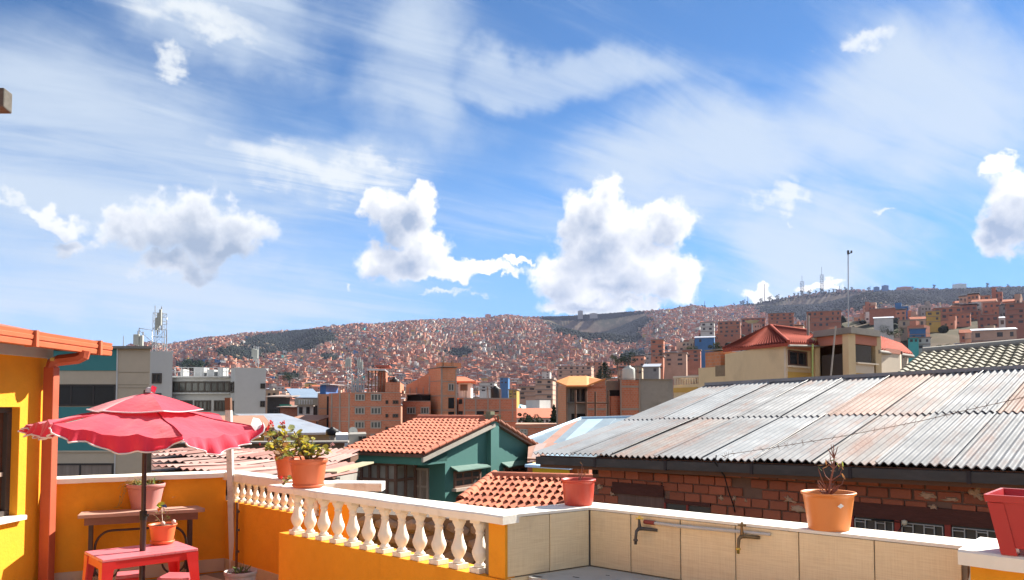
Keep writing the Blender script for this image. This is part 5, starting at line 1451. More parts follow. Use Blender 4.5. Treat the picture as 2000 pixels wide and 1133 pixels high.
# ------------------------------------------------------------------ tin hip roof behind, yellow shed below it
rHip = thing('tin_roofed_house', 'house with a faded blue and rusty tin hip roof between the green and brick houses', 'house', (2.2, 18, -7))
hA_, hB_, hC_ = at(1134, 818, 26), at(1262, 815, 25), at(1040, 890, 19.6)
nh = (hB_ - hA_).cross(hC_ - hA_).normalized(); nh = nh if nh.z > 0 else -nh
def hp(px, py): return on_plane(px, py, hA_, nh)
blu = M('blue_tin', (0.40, 0.53, 0.63), 0.5, 0.1, 4, 0.15, 0.8, metal=0.3); tin2 = M('dull_tin', (0.27, 0.33, 0.36), 0.5, 0.12, 4, 0.2, 0.7, metal=0.4); rst = M('rust_tin', (0.36, 0.20, 0.15), 0.8, 0.25, 6, 0.2, 1.0); pnk = M('pink_tin', (0.40, 0.29, 0.26), 0.7, 0.2, 6, 0.2, 1.0)
edge = [(1031, 857), (1134, 818)]
tops = [(1031, 857), (1070, 842), (1105, 829), (1134, 818), (1150, 817.4), (1180, 817), (1205, 816), (1262, 815)]
bots = [(1032, 870), (1040, 868), (1058, 866.5), (1080, 866), (1098, 866), (1120, 866), (1150, 866), (1200, 866)]
mats_ = [tin2, tin2, rst, tin2, blu, tin2, tin2]
def strip(tp, bt, mat, i, nm='roof_sheet'):
    a, b, c, d = hp(*bt[i]), hp(*bt[i + 1]), hp(*tp[i + 1]), hp(*tp[i])
    lo = nh * -0.03; lf = nh * (0.006 * (i % 2))
    MB().pts8([a + lo + lf, b + lo + lf, c + lo + lf, d + lo + lf], [a + lf, b + lf, c + lf, d + lf]).build(nm, mat, rHip)
for i in range(7): strip(tops, bots, mats_[i], i)
tops2 = [(1032, 869), (1047, 867), (1068, 866), (1092, 865.5), (1120, 865), (1150, 865), (1200, 865)]
bots2 = [(1030, 902), (1035, 902), (1042, 901), (1055, 901), (1078, 900), (1100, 900), (1150, 900)]
nh0 = hA_.copy(); hA_ = hA_ + nh * 0.03
for i in range(6): strip(tops2, bots2, [rst, pnk, rst, blu, blu, tin2][i], i)
hA_ = nh0
m = MB(); m.tube([hp(1031, 857), hp(1134, 818)], 0.07, 5); m.tube([hp(1134, 818), hp(1262, 815)], 0.07, 5); m.build('ridge_cap', blu, rHip)
a, b, c, d = hp(1031, 857), hp(1030, 902), hp(1150, 900), hp(1262, 815)
m = MB(); m.prism([(p.x, p.y) for p in (a, b, c, d, hp(1134, 818))], -7, lambda p: 0.38); m.build('wall', brk_c, rHip)
rY = thing('yellow_shed', 'small yellow walled shed with a pale blue roof edge between the two houses', 'shed', (0.5, 13, -7))
yA, yB = plan(1040, 17.3), plan(1112, 16.7); fy = Face(yA, yB)
MB().prism([yA, yB, yB + Vector((.05, 1.6, 0)), yA + Vector((.05, 1.6, 0))], -7, zat(913, 1070, 17.0)).build('wall', M('yellow_render', (0.60, 0.40, 0.03), 0.85, 0.1, 5), rY)
m = MB(); m.pts8([fy.P(-.1, zat(914, 1070, 17.0), .15), fy.P(fy.len + .1, zat(914, 1070, 17.0), .15), fy.P(fy.len + .1, zat(900, 1070, 18), -1.2), fy.P(-.1, zat(900, 1070, 18), -1.2)], [fy.P(-.1, zat(909, 1070, 17.0), .15), fy.P(fy.len + .1, zat(909, 1070, 17.0), .15), fy.P(fy.len + .1, zat(897, 1070, 18), -1.2), fy.P(-.1, zat(897, 1070, 18), -1.2)])
m.build('roof', M('sky_blue_tin', (0.42, 0.62, 0.85), 0.5, 0.1, 4), rY)

# ------------------------------------------------------------------ low rusty roofs on the left and the long wall behind them
rR = thing('rusty_roof_shed', 'long low shed with overlapping faded red corrugated sheets beyond the parapet', 'shed', (-3, 13, -7))
q0, q1 = at(296, 912, 11.4), at(610, 944, 10.9); q3, q2 = at(296, 876, 17.0), at(700, 878, 17.4)
faded = [M('faded_red_sheet', (0.27, 0.145, 0.125), 0.95, 0.2, 5, 0.2, 1.2, stain=(0.20, 0.11, 0.09), stain_amt=0.5, rand=0.25, spec=0.05), M('faded_pink_sheet', (0.32, 0.21, 0.185), 0.95, 0.2, 5, 0.2, 1.2, stain=(0.25, 0.15, 0.12), stain_amt=0.5, rand=0.25, spec=0.05)]
r = random.Random(4)
nc, nr2 = 11, 4
for j in range(nr2):
    for i in range(nc):
        def Q(u, v): return q0.lerp(q1, u).lerp(q3.lerp(q2, u), v)
        a = Q(i / nc, j / nr2); b = Q((i + 1.02) / nc, j / nr2); c = Q(i / nc, (j + 1.08) / nr2)
        ux = (b - a).normalized(); uy = (c - a).normalized(); un = ux.cross(uy).normalized(); uy = un.cross(ux)
        corr(rR, a + Z * (0.012 * (i % 2) + 0.02 * (1 - (j % 2)) + r.uniform(0, .012)), ux, uy, un, (b - a).length, (c - a).length, 0.11, 0.016, r.choice(faded))
m = MB(); m.pts8([p - Z * .2 for p in (q0, q1, q2, q3)], [p - Z * .05 for p in (q0, q1, q2, q3)]); m.build('roof_deck', frame_br, rR)
m = MB(); m.prism([(p.x, p.y) for p in (q0, q1, q2, q3)], -7, 0.35); m.build('wall', conc, rR)
a, b = at(626, 925, 12.0), at(708, 905, 14); MB().pts8([a, a + Vector((.25, 0, 0)), b + Vector((.2, 0, 0)), b], [a + Z * .03, a + Vector((.25, 0, .03)), b + Vector((.2, 0, .03)), b + Z * .03]).build('flashing', M('cream_flashing', (0.36, 0.32, 0.21), 0.8, 0.15, 5), rR)
rLW = thing('long_wall', 'long dark mud wall with a thin coping behind the rusty roofs', 'wall', (-2, 18, -7))
lwA, lwB = plan(287, 17.4), plan(672, 18.0); fl_ = Face(lwA, lwB)
m = MB(); fl_.block(m, 0, fl_.len, -7, zat(866, 540, 17.8), -0.3, 0); m.build('wall', M('mud_wall', (0.17, 0.125, 0.085), 0.98, 0.3, 4, 0.3, 0.8, bump=0.02, bumpscale=8), rLW)
m = MB(); fl_.block(m, -.1, fl_.len + .1, zat(866, 540, 17.8) + .002, zat(862.5, 540, 17.8), -0.4, 0.1); m.build('coping', conc, rLW)
# small buildings behind the umbrella and the geraniums
def simple(name, label, cat, x0, x1, Y0, Y1, yt, mat, back, wins=(), roof=None, fr=frame_dk, gl=glass, group=None, yb=-8):
    rt, fc, _ = building(name, label, cat, [(x0, Y0), (x1, Y1)], zat(yt, (x0 + x1) / 2, (Y0 + Y1) / 2), yb, mat, back, group)
    for w in wins: window(rt, fc[0], *w, fr, gl, 2, 1, 0.08)
    if roof:
        zt_l = zat(yt, (x0 + x1) / 2, (Y0 + Y1) / 2); m = MB(); f = fc[0]
        m.pts8([f.P(-.3, zt_l + .01, .4), f.P(f.len + .3, zt_l + .01, .4), f.P(f.len + .3, zt_l + roof[1], -back - .2), f.P(-.3, zt_l + roof[1], -back - .2)], [f.P(-.3, zt_l + .1, .4), f.P(f.len + .3, zt_l + .1, .4), f.P(f.len + .3, zt_l + roof[1] + .1, -back - .2), f.P(-.3, zt_l + roof[1] + .1, -back - .2)])
        m.build('roof', roof[0], rt)
    return rt, fc[0]
simple('yellow_house', 'low orange yellow house behind the umbrella edge', 'house', 345, 517, 26, 27, 841, M('orange_yellow_render', (0.55, 0.30, 0.05), 0.85, 0.1, 4), 5, [(374, 846, 385, 858), (428, 846, 437, 858)], (M('dull_red_roof', (0.33, 0.17, 0.11), 0.85, 0.15, 4), 0.35))
simple('grey_roofed_shed', 'shed with a glaring pale tin roof below the brick apartments', 'shed', 566, 650, 34, 35, 849, conc, 9, (), (tin, 0.75))
simple('white_cabin', 'small white cabin on the roofs below the brick apartments', 'shed', 656, 681, 24, 24.2, 849, white_wall, 2.0)
simple('cement_cabin', 'small grey cement cabin next to the white cabin', 'shed', 682, 716, 25, 25.4, 848, conc, 2.0, [(701, 852, 706, 862), (709, 852, 714, 862)])
p = at(649, 850, 27); rt = thing('water_tank', 'black plastic water tank below the brick apartments', 'water tank', p)
MB().lathe([(0.20, 0), (0.22, 0.02), (0.22, 0.16), (0.20, 0.19), (0.07, 0.24), (0.07, 0.27), (0, .27)], p - Z * 0.0, 16).build('tank', M('black_plastic', (0.012, 0.013, 0.015), 0.5), rt)
MB().tube([p - Z * 3, p], 0.12, 6).build('stand', conc, rt)
p = at(690, 842, 30); rt = thing('satellite_dish', 'white satellite dish in front of the brick apartments', 'satellite dish', p)
o = MB().lathe([(0.0, -0.06), (0.10, -0.04), (0.17, 0.0)], (0, 0, 0), 14).mesh('dish', ant); put('dish', o, rt, p, (math.radians(70), 0, 0.5)); MB().tube([p - Z * 1.5, p], 0.02, 5).build('pole', galv, rt)
# older houses left of the brick apartments
rO, fO = simple('ornate_house', 'white ornate house front with arched windows and a balustraded balcony', 'house', 581, 612, 84, 84.5, 792, white_wall, 6, [(584, 795, 591, 808), (598, 795, 605, 808)])
m = MB(); fO.block(m, -0.3, fO.len + .6, zat(792, 596, 84) + .002, zat(779, 596, 84), -0.3, 0.4); m.build('balcony_wall', M('stone_balustrade', (0.42, 0.38, 0.30), 0.9, 0.2, 3), rO)
m = MB()
for k in range(6): x = 583 + k * 5; fO.block(m, fO.u(x), fO.u(x) + 0.09, zat(790, 596, 84), zat(781, 596, 84), 0.4, 0.5)
m.build('baluster', white_wall, rO)
simple('slate_roofed_house', 'dark house with a smooth blue grey roof behind the ornate front', 'house', 576, 622, 92, 93, 778, dark_in, 7, (), (M('slate_blue_sheet', (0.20, 0.26, 0.33), 0.5, 0.1, 3), 1.2))
simple('brick_house', 'brick house left of the ornate white front', 'house', 547, 582, 86, 86, 796, brk_c, 6, (), (roof_m[0], 0.15))
simple('brick_house', 'low brick house under the ornate white front', 'house', 560, 618, 70, 70, 823, brk_a, 6, [(594, 826, 606, 832)], (M('dull_red_roof', (0.33, 0.17, 0.11)), 0.4))
simple('shop_house', 'dark shaded building with a green sign strip beside the grey offices', 'house', 522, 566, 90, 90, 776, M('dark_timber', (0.07, 0.06, 0.055), 0.9, 0.3, 3), 6, [(526, 799, 545, 812)], (roof_m[0], 0.3))
p0, p1 = at(546, 793, 85.6), at(569, 790, 85.6); rt = thing('shop_sign', 'narrow green and white sign strip on the brick house by the grey offices', 'sign', p0)
MB().pts8([p0, Vector((p1.x, p0.y, p0.z)), Vector((p1.x, p0.y + .1, p0.z)), p0 + Vector((0, .1, 0))], [Vector((p0.x, p0.y, p1.z)), Vector((p1.x, p0.y, p1.z)), Vector((p1.x, p0.y + .1, p1.z)), Vector((p0.x, p0.y + .1, p1.z))]).build('board', M('sign_green', (0.03, 0.30, 0.20), 0.6), rt)
simple('cream_house', 'cream walled house at the back beside the grey offices', 'house', 519, 545, 120, 120, 762, M('peach_render', (0.50, 0.33, 0.22), 0.9, 0.1, 2), 6, [(523, 768, 528, 775), (533, 768, 538, 775)])
# hall with folded turquoise roof, red roofed school
rF = thing('folded_roof_hall', 'hall with a sharply folded turquoise roof in the valley', 'building', at(1040, 810, 150))
tq = M('turquoise_sheet', (0.10, 0.36, 0.42), 0.4, 0.1, 0.5); tq2 = M('pale_turquoise_sheet', (0.35, 0.58, 0.62), 0.5, 0.1, 0.5)
def fold(a, b, c, d, mat):
    m = MB(); P_ = [at(*a, 150), at(*b, 156), at(*c, 162), at(*d, 153)]; m.add(P_ + [p - Z * .3 for p in P_], [(0, 1, 2, 3), (7, 6, 5, 4), (0, 4, 5, 1), (1, 5, 6, 2), (2, 6, 7, 3), (3, 7, 4, 0)]); m.build('roof_fold', mat, rF)
fold((1010, 807), (1014, 790), (1046, 800), (1024, 806), tq); fold((1024, 806), (1015, 790), (1052, 797), (1046, 806), tq2); fold((1040, 809), (1044, 797), (1070, 797), (1058, 807), tq2)
m = MB(); a, b = at(1010, 808, 152), at(1060, 808, 152); m.box(((a.x + b.x) / 2, 156, a.z - 4), (b.x - a.x, 6, 8)); m.build('wall', white_wall, rF)
simple('school_building', 'long white building with red tiled roof behind the trees in the valley', 'building', 1008, 1084, 118, 118, 817, white_wall, 8, [(1012 + 9 * k, 820, 1017 + 9 * k, 825) for k in range(8)], (M('red_roof_far', (0.47, 0.14, 0.075)), 1.4))
# rough stone wall seen between the balusters
rAd = thing('stone_wall', 'rough dark stone wall in the gap behind the white balusters', 'wall', (-0.8, 7.4, -7))
aA, aB = Vector((-2.1, 7.75, 0)), Vector((0.25, 6.75, 0)); fa = Face(aA, aB)
m = MB(); fa.block(m, 0, fa.len, -7, 0.60, -0.4, -0.03); m.build('wall', M('stone_mortar', (0.12, 0.095, 0.075), 0.98, 0.3, 9), rAd)
sm = M('field_stone', (0.20, 0.165, 0.14), 0.95, 0.3, 7, 0.2, 2.5, bump=0.01, bumpscale=14, rand=0.3)
sv = []
for k in range(6):
    rr2 = random.Random(k + 50); bm = bmesh.new(); bmesh.ops.create_icosphere(bm, subdivisions=1, radius=0.5)
    for v in bm.verts: v.co = Vector((v.co.x * 1.1, v.co.y * 0.5, v.co.z * 0.9)) * rr2.uniform(0.85, 1.15)
    me = bpy.data.meshes.new('stone'); bm.to_mesh(me); bm.free(); me.materials.append(sm); sv.append(me)
r = random.Random(8); z = 0.58
while z > -0.75:
    h = r.uniform(0.12, 0.2); u = r.uniform(0, .1)
    while u < fa.len:
        w = r.uniform(0.14, 0.32)
        put('stone', r.choice(sv), rAd, fa.P(u + w / 2, z - h / 2, -0.02), (0, r.uniform(-.2, .2), math.atan2(fa.t.y, fa.t.x)), (w, 0.2, h))
        u += w * 0.97
    z -= h * 0.95

# ------------------------------------------------------------------ trees
leaf_dk = M('conifer_needles', (0.030, 0.052, 0.030), 0.85, 0.3, 2.0, 0.25, 0.5, spec=0.1)
leaf_md = M('eucalyptus_leaves', (0.060, 0.080, 0.032), 0.8, 0.3, 2.0, 0.25, 0.5, spec=0.15)
bark = M('bark', (0.10, 0.075, 0.055), 0.95, 0.25, 6)
def crown_mesh(name, kind, seed, n, h, w, leaf, mat):
    g = np.random.default_rng(seed)
    if kind == 'conifer':
        t = g.uniform(0, 1, n) ** 0.75; z = h * (1 - t) * 0.93 + h * 0.07
        layer = 0.78 + 0.22 * np.cos(z / h * 2 * np.pi * 8)
        rad = w / 2 * (0.10 + 0.9 * t) * layer * np.sqrt(g.uniform(0.2, 1, n)); a = g.uniform(0, 2 * np.pi, n)
        lop = 1 + 0.22 * np.sin(a * 2 + 1.3) + 0.15 * np.sin(a * 3 + z)
        c = np.stack([np.cos(a) * rad * lop, np.sin(a) * rad * lop, z], -1)
    else:
        k = 13; cc = np.stack([g.uniform(-.36, .36, k) * w, g.uniform(-.36, .36, k) * w, g.uniform(.20, .88, k) * h], -1); cr = g.uniform(0.12, 0.24, k) * w
        i = g.integers(0, k, n); d = g.normal(size=(n, 3)); d /= np.linalg.norm(d, axis=1)[:, None]
        c = cc[i] + d * (cr[i] * g.uniform(0.45, 1.05, n) ** 0.6)[:, None] * np.array([1, 1, 0.8])
    d1 = g.normal(size=(n, 3)); d1 /= np.linalg.norm(d1, axis=1)[:, None]
    d2 = np.cross(d1, g.normal(size=(n, 3))); d2 /= np.linalg.norm(d2, axis=1)[:, None]
    s = leaf * g.uniform(0.6, 1.3, n)[:, None]
    v = np.stack([c - d1 * s, c + d2 * s * 0.5, c + d1 * s, c - d2 * s * 0.5], 1).reshape(-1, 3)
    return fast_mesh(name, v, np.arange(4 * n).reshape(-1, 4), [mat])
def trunk_mesh(name, h, w, seed, conifer):
    r = random.Random(seed); m = MB(); m.tube([(0, 0, -3), (0.02 * h, 0, h * 0.4), (0, 0.02 * h, h * (0.92 if conifer else 0.7))], [w * 0.05, w * 0.035, w * 0.01], 7)
    for k in range(7):
        a = r.uniform(0, 6.28); z = h * r.uniform(0.25, 0.65)
        m.tube([(0, 0, z), (math.cos(a) * w * .2, math.sin(a) * w * .2, z + h * 0.1), (math.cos(a) * w * .36, math.sin(a) * w * .36, z + h * .16)], [w * .022, w * .014, w * .005], 5)
    return m.mesh(name, bark)
TREES = [('conifer_tree', 1181, 707, 742, 200, 42, 'conifer', 'big dark conifer standing left of the cream hillside house'),
         ('conifer_tree', 1172, 722, 744, 196, 26, 'conifer', 'lower dark conifer leaning on the big one'),
         ('broad_tree', 1228, 688, 712, 330, 34, 'b', 'dark bushy tree on the spur above the big conifer'),
         ('broad_tree', 1206, 694, 714, 330, 26, 'b', 'loose green tree left of the bushy one on the spur'),
         ('conifer_tree', 1292, 680, 700, 300, 12, 'conifer', 'slim dark conifer beside the slim brick tower house'),
         ('conifer_tree', 1082, 790, 845, 105, 26, 'conifer', 'dark cypress against the side of the orange roofed brick house'),
         ('broad_tree', 1024, 805, 838, 100, 26, 'b', 'green tree with a bushy crown before the turquoise folded roof'),
         ('broad_tree', 1043, 808, 838, 98, 34, 'b', 'wider green tree right of the first one before the red roofed school'),
         ('broad_tree', 1850, 672, 694, 170, 30, 'b', 'dark tree rising behind the grey tiled roof'),
         ('broad_tree', 1832, 676, 694, 172, 22, 'b', 'lower dark tree left of it behind the grey tiled roof'),
         ('broad_tree', 1955, 594, 626, 420, 34, 'b', 'bushy tree on the green slope near the skyline'),
         ('broad_tree', 1928, 604, 626, 420, 26, 'b', 'small bushy tree below the single orange house'),
         ('broad_tree', 1740, 636, 660, 300, 40, 'b', 'dusty tree on the slope above the right end of the red hip roof'),
         ('broad_tree', 380, 705, 735, 620, 44, 'b', 'dark tree mass rising behind the grey office roof'),
         ('broad_tree', 566, 728, 746, 480, 36, 'b', 'dark tree in the valley right of the grey offices'),
         ('broad_tree', 1398, 668, 690, 300, 30, 'b', 'grey green tree left of the red hip roof'),
         ('broad_tree', 1350, 676, 694, 320, 30, 'b', 'grey green tree above the small brick houses')]
for k, (nm, px, yt, yb, Y, wpx, kind, label) in enumerate(TREES):
    a = at(px, yb, Y); h = at(px, yt, Y).z - a.z; w = wpx / F * Y
    rt = thing(nm, label, 'tree', a)
    con = kind == 'conifer'
    put('trunk', trunk_mesh('trunk', h, w, k, con), rt, a)
    put('crown', crown_mesh('crown', kind, k + 3, 2600 if con else 2200, h, w * 1.1, h * (0.030 if con else 0.038), leaf_dk if con or k in (2, 6, 7, 13, 14) else leaf_md), rt, a)
# scrub and small trees far off, where the slopes are bare of houses
g = np.random.default_rng(21)
Vv, Qq = [], []; nv = 0
bm = bmesh.new(); bmesh.ops.create_icosphere(bm, subdivisions=1, radius=1.0); ico = np.array([v.co[:] for v in bm.verts]); icf = np.array([[v.index for v in f.verts] for f in bm.faces]); bm.free()
cand = 170000
thc = g.uniform(-0.64, 0.64, cand); Rc = np.sqrt(g.uniform(180 ** 2, R_RIDGE ** 2 * 1.003, cand)); Rc[::3] = g.uniform(2500, R_RIDGE * 1.001, len(Rc[::3])); thc[::6] = g.uniform(theta_px(1060), theta_px(1285), len(thc[::6])); Rc[::6] = g.uniform(2650, R_RIDGE, len(Rc[::6])); Rc[::12] = g.uniform(3155, 3199, len(Rc[::12])); Rc[6::24] = g.uniform(3120, 3199, len(Rc[6::24]))
zc = height(thc, Rc); xc = np.sin(thc) * Rc; yc = np.cos(thc) * Rc
fc_ = yc * _cp + (zc - EYE) * _sp; pxc = 1000 + F * xc / fc_; pyc = PPY - F * (-yc * _sp + (zc - EYE) * _cp) / fc_
for i in range(cand):
    if not (-40 < pxc[i] < 2040) or pyc[i] > occ(pxc[i]) + 10: continue
    if Rc[i] > 900:
        zv = zone(pxc[i], pyc[i])
        if not (zv > g.uniform(-0.14, 0.22) or g.uniform() < 0.012): continue
    else:
        if g.uniform() > 0.16: continue
    s = g.uniform(1.6, 4.2) if Rc[i] > 900 else g.uniform(1.0, 2.6)
    v = ico * s * g.uniform(0.75, 1.25, (len(ico), 1)) * np.array([1, 1, g.uniform(0.7, 1.3)]) + np.array([xc[i], yc[i], zc[i] + s * 0.5])
    Vv.append(v); Qq.append(icf + nv); nv += len(ico)
tag(put('distant_scrub', fast_mesh('distant_scrub', np.concatenate(Vv), np.concatenate(Qq), [M('far_scrub', (0.022, 0.028, 0.022), 0.95, 0.35, 0.12, 0.35, 0.02, spec=0.05)])), 'dark scrub and small trees on the steep parts of the far slopes', kind='stuff')
# trees, towers and blocks along the rim
def rim(px): 
    th = theta_px(px); return th, R_RIDGE * 0.998
r = random.Random(9)
cm = [crown_mesh('crown', 'b', 200 + k, 160, 1.0, 0.9, 0.09, leaf_dk) for k in range(3)]
tkm = trunk_mesh('trunk', 1.0, 0.6, 5, False)
rim_px = [1330, 1352, 1374, 1379, 1398, 1436, 1449, 1453, 1462, 1488, 1505, 1520] + [1555 + 8.5 * k + r.uniform(-3, 3) for k in range(11)] + [1655, 1668, 1700, 1788, 1830, 1876, 1935, 1975]
for px in sorted(rim_px):
    th, R = rim(px); z = float(height(th, R)); h = r.uniform(14, 26); p = Vector((math.sin(th) * R, math.cos(th) * R, z))
    rim_n = globals().get('rim_n', 0) + 1; rt = thing('rim_tree', 'small dark tree on the skyline rim, %s from the left' % ordinal(rim_n), 'tree', p, 'trees along the skyline rim')
    s_ = (h * 0.75, h * 0.75, h)
    put('crown', r.choice(cm), rt, p, None, s_); put('trunk', tkm, rt, p, None, s_)
steel = M('tower_steel', (0.035, 0.035, 0.04), 0.9, spec=0.0)
for (px, yt, w, label, guy) in ((1496, 552, 4, 'slim radio mast on the rim, left of the two lattice towers', 0), (1570, 536, 9, 'lattice radio tower on the rim with cross arms, left one of the pair', 1), (1609, 519, 8, 'tallest lattice radio tower on the rim, right one of the pair', 1), (1643, 556, 3, 'faint short mast on the rim just left of the roof mast', 0), (1378, 586, 4, 'short stubby mast on the rim above the spur', 0), (1463, 577, 4, 'small dark mast on the rim among the skyline trees', 0)):
    th, R = rim(px); z = float(height(th, R)); p = Vector((math.sin(th) * R, math.cos(th) * R, z - 2)); h = EYE + (795 - yt) / F * p.y - z
    rt = thing('radio_tower', label, 'tower', p)
    if guy: lattice(rt, 'lattice', p, w * 1.2, h * 0.72, 9, steel, 0.42); MB().tube([p + Z * h * .7, p + Z * h], 0.6, 5).build('antenna', steel, rt)
    else: MB().tube([p, p + Z * h], [1.3, 0.7], 6).build('mast', steel, rt)
for (px, yt, w, mi, label) in ((1134, 607, 14, 5, 'grey tower block on the rim above the dark ravine'), (1160, 612, 22, 5, 'low wide grey block on the rim right of the tower block'), (953, 614, 16, 0, 'brick block pair standing on the rim, left of the ravine'), (905, 619, 14, 0, 'brick block on the rim above the middle cloud'), (650, 634, 12, 5, 'pale cylinder like block on the rim to the left'), (478, 650, 26, 0, 'broad brick block on the rim above the grey offices'), (340, 668, 10, 5, 'left one of the two lone blocks where the rim meets the offices'), (352, 667, 9, 5, 'right one of the two lone blocks where the rim meets the offices'), (1733, 557, 16, 7, 'dark blue block on the skyline left of the far right houses'), (1716, 560, 14, 7, 'lower blue block beside the dark blue one on the skyline'), (1879, 554, 30, 6, 'pale gabled hall on the far right skyline'), (1770, 560, 34, 0, 'brick terrace on the far right skyline')):
    th, R = rim(px); z = float(height(th, R)); p = Vector((math.sin(th) * R, math.cos(th) * R, z - 4)); h = EYE + (795 - yt) / F * p.y - z + 4; W_ = w / F * R * 0.7
    rt = thing('rim_block', label, 'building', p)
    m = MB(); m.box(p + Z * h / 2, (W_, 14, h), -th); m.build('wall', wall_m[mi], rt)
    m = MB(); m.box(p + Z * (h + 1), (W_ * 0.4, 8, 2), -th); m.build('roof_room', wall_m[mi], rt)
# rebar stubs and tanks on the unfinished roofs
def rebar(root, fc, pxs, py, off=-0.3):
    r = random.Random(int(pxs[0]))
    for x in pxs:
        m = MB(); p = fc.hit(x, py) + fc.n * off; p.z = fc.hit(x, py).z
        for k in range(4):
            q = p + Vector((r.uniform(-.14, .14), r.uniform(-.14, .14), 0)); m.tube([q - Z * .1, q + Vector((r.uniform(-.06, .06), 0, r.uniform(.5, 1.1)))], 0.02, 4)
        m.build('rebar', rusty, root)
rebar(rB, t4[1], (908, 930, 954, 977, 1002), 777); rebar(rB, TWF, (866, 886), 717); rebar(rC, c5[0], (1213, 1248), 742); rebar(rA, fA[1], (756, 778), 762)
for (x0, y0, Y, nm, lb, c) in ((968, 776, 73, 'water_tank', 'small black water tank on the long brick wing', 'black_plastic'), (1228, 741, 60, 'water_tank', 'pale water tank on the brick and cement block', None), (770, 760, 71, 'water_tank', 'black water tank on the brick apartments parapet roof', 'black_plastic')):
    p = at(x0, y0, Y); rt = thing(nm, lb, 'water tank', p)
    MB().lathe([(0.42, -0.3), (0.48, 0.05), (0.48, 0.75), (0.42, 0.85), (0.15, 0.98), (0.15, 1.05), (0, 1.05)], p, 16).build('tank', MATS[c] if c else ant, rt)
# ------------------------------------------------------------------ the terrace itself
ora = M('orange_wall_paint', (0.76, 0.312, 0.018), 0.85, 0.09, 9, 0.13, 0.9, bump=0.0035, bumpscale=45, drip=0.30, stain=(0.50, 0.18, 0.014), stain_amt=0.5, stain_scale=1.6)
whp = M('white_cap_paint', (0.82, 0.765, 0.66), 0.7, 0.05, 9, 0.06, 1.0, bump=0.002, bumpscale=30, drip=0.25, stain=(0.50, 0.44, 0.36), stain_amt=0.5, stain_scale=5)
flt = M('floor_tile', (0.56, 0.47, 0.355), 0.55, 0.08, 10, 0.08, 1.2, spec=0.4, rand=0.05, stain=(0.36, 0.30, 0.22), stain_amt=0.4)
grout = M('grout', (0.26, 0.22, 0.17), 0.95, 0.1, 20)
skt = M('skirting_tile', (0.52, 0.42, 0.30), 0.5, 0.08, 10, rand=0.05, spec=0.4)
H0 = Vector((-4.13, 7.0, 0)); L1a, L1b = Vector((-4.11, 7.03, 0)), Vector((-2.80, 7.76, 0)); L2b = Vector((-1.62, 6.56, 0))
Na, Nb = Vector((-1.87, 6.14, 0)), Vector((-0.057, 4.40, 0)); Cc = Vector((0.465, 4.77, 0)); Ab = Vector((1.95, 3.45, 0))
dA = (Ab - Cc).normalized(); Aend = Cc + dA * 4.6
poly = [H0 + Vector((-.9, -12, 0)), H0, L1b, L2b + Vector((0.15, 0, 0)), Na, Nb, Cc, Aend, Aend + Vector((0, -8, 0))]
m = MB().prism([(p.x, p.y) for p in poly], -0.25, -0.004)
fl = m.build('terrace_floor', grout); tag(fl, kind='structure')
tme = bevel_mesh(MB().box((0, 0, 0), (0.327, 0.327, 0.012)).mesh('floor_tile', flt), 0.003)
def inside_poly(x, y, P_):
    c = False; n = len(P_); j = n - 1
    for i in range(n):
        if (P_[i].y > y) != (P_[j].y > y) and x < (P_[j].x - P_[i].x) * (y - P_[i].y) / (P_[j].y - P_[i].y) + P_[i].x: c = not c
        j = i
    return c
rest_v = []
cnt = 0
fr_ = math.atan2(dA.y, dA.x)
e1_, e2_ = Vector((math.cos(fr_), math.sin(fr_), 0)), Vector((-math.sin(fr_), math.cos(fr_), 0))
cells = []
for i in range(-30, 31):
    for j in range(-30, 31):
        p = Vector((-2.4, 6.9, 0)) + e1_ * (i * 0.331) + e2_ * (j * 0.331)
        if all(inside_poly(p.x + sx, p.y + sy, poly) for sx, sy in ((0.2, 0), (-.2, 0), (0, .2), (0, -.2))) and p.y > -5: cells.append(p)
cells.sort(key=lambda p: -p.y)
mrest = MB()
for k, p in enumerate(cells):
    if k < 120: put('floor_tile', tme, fl, p + Z * (0.0005 + random.uniform(-.0008, .0008)), (0, 0, fr_))
    else: mrest.box(p + Z * 0.0005, (0.327, 0.327, 0.012), fr_)
o = mrest.build('floor_tiles', flt, fl); o['kind'] = 'stuff'

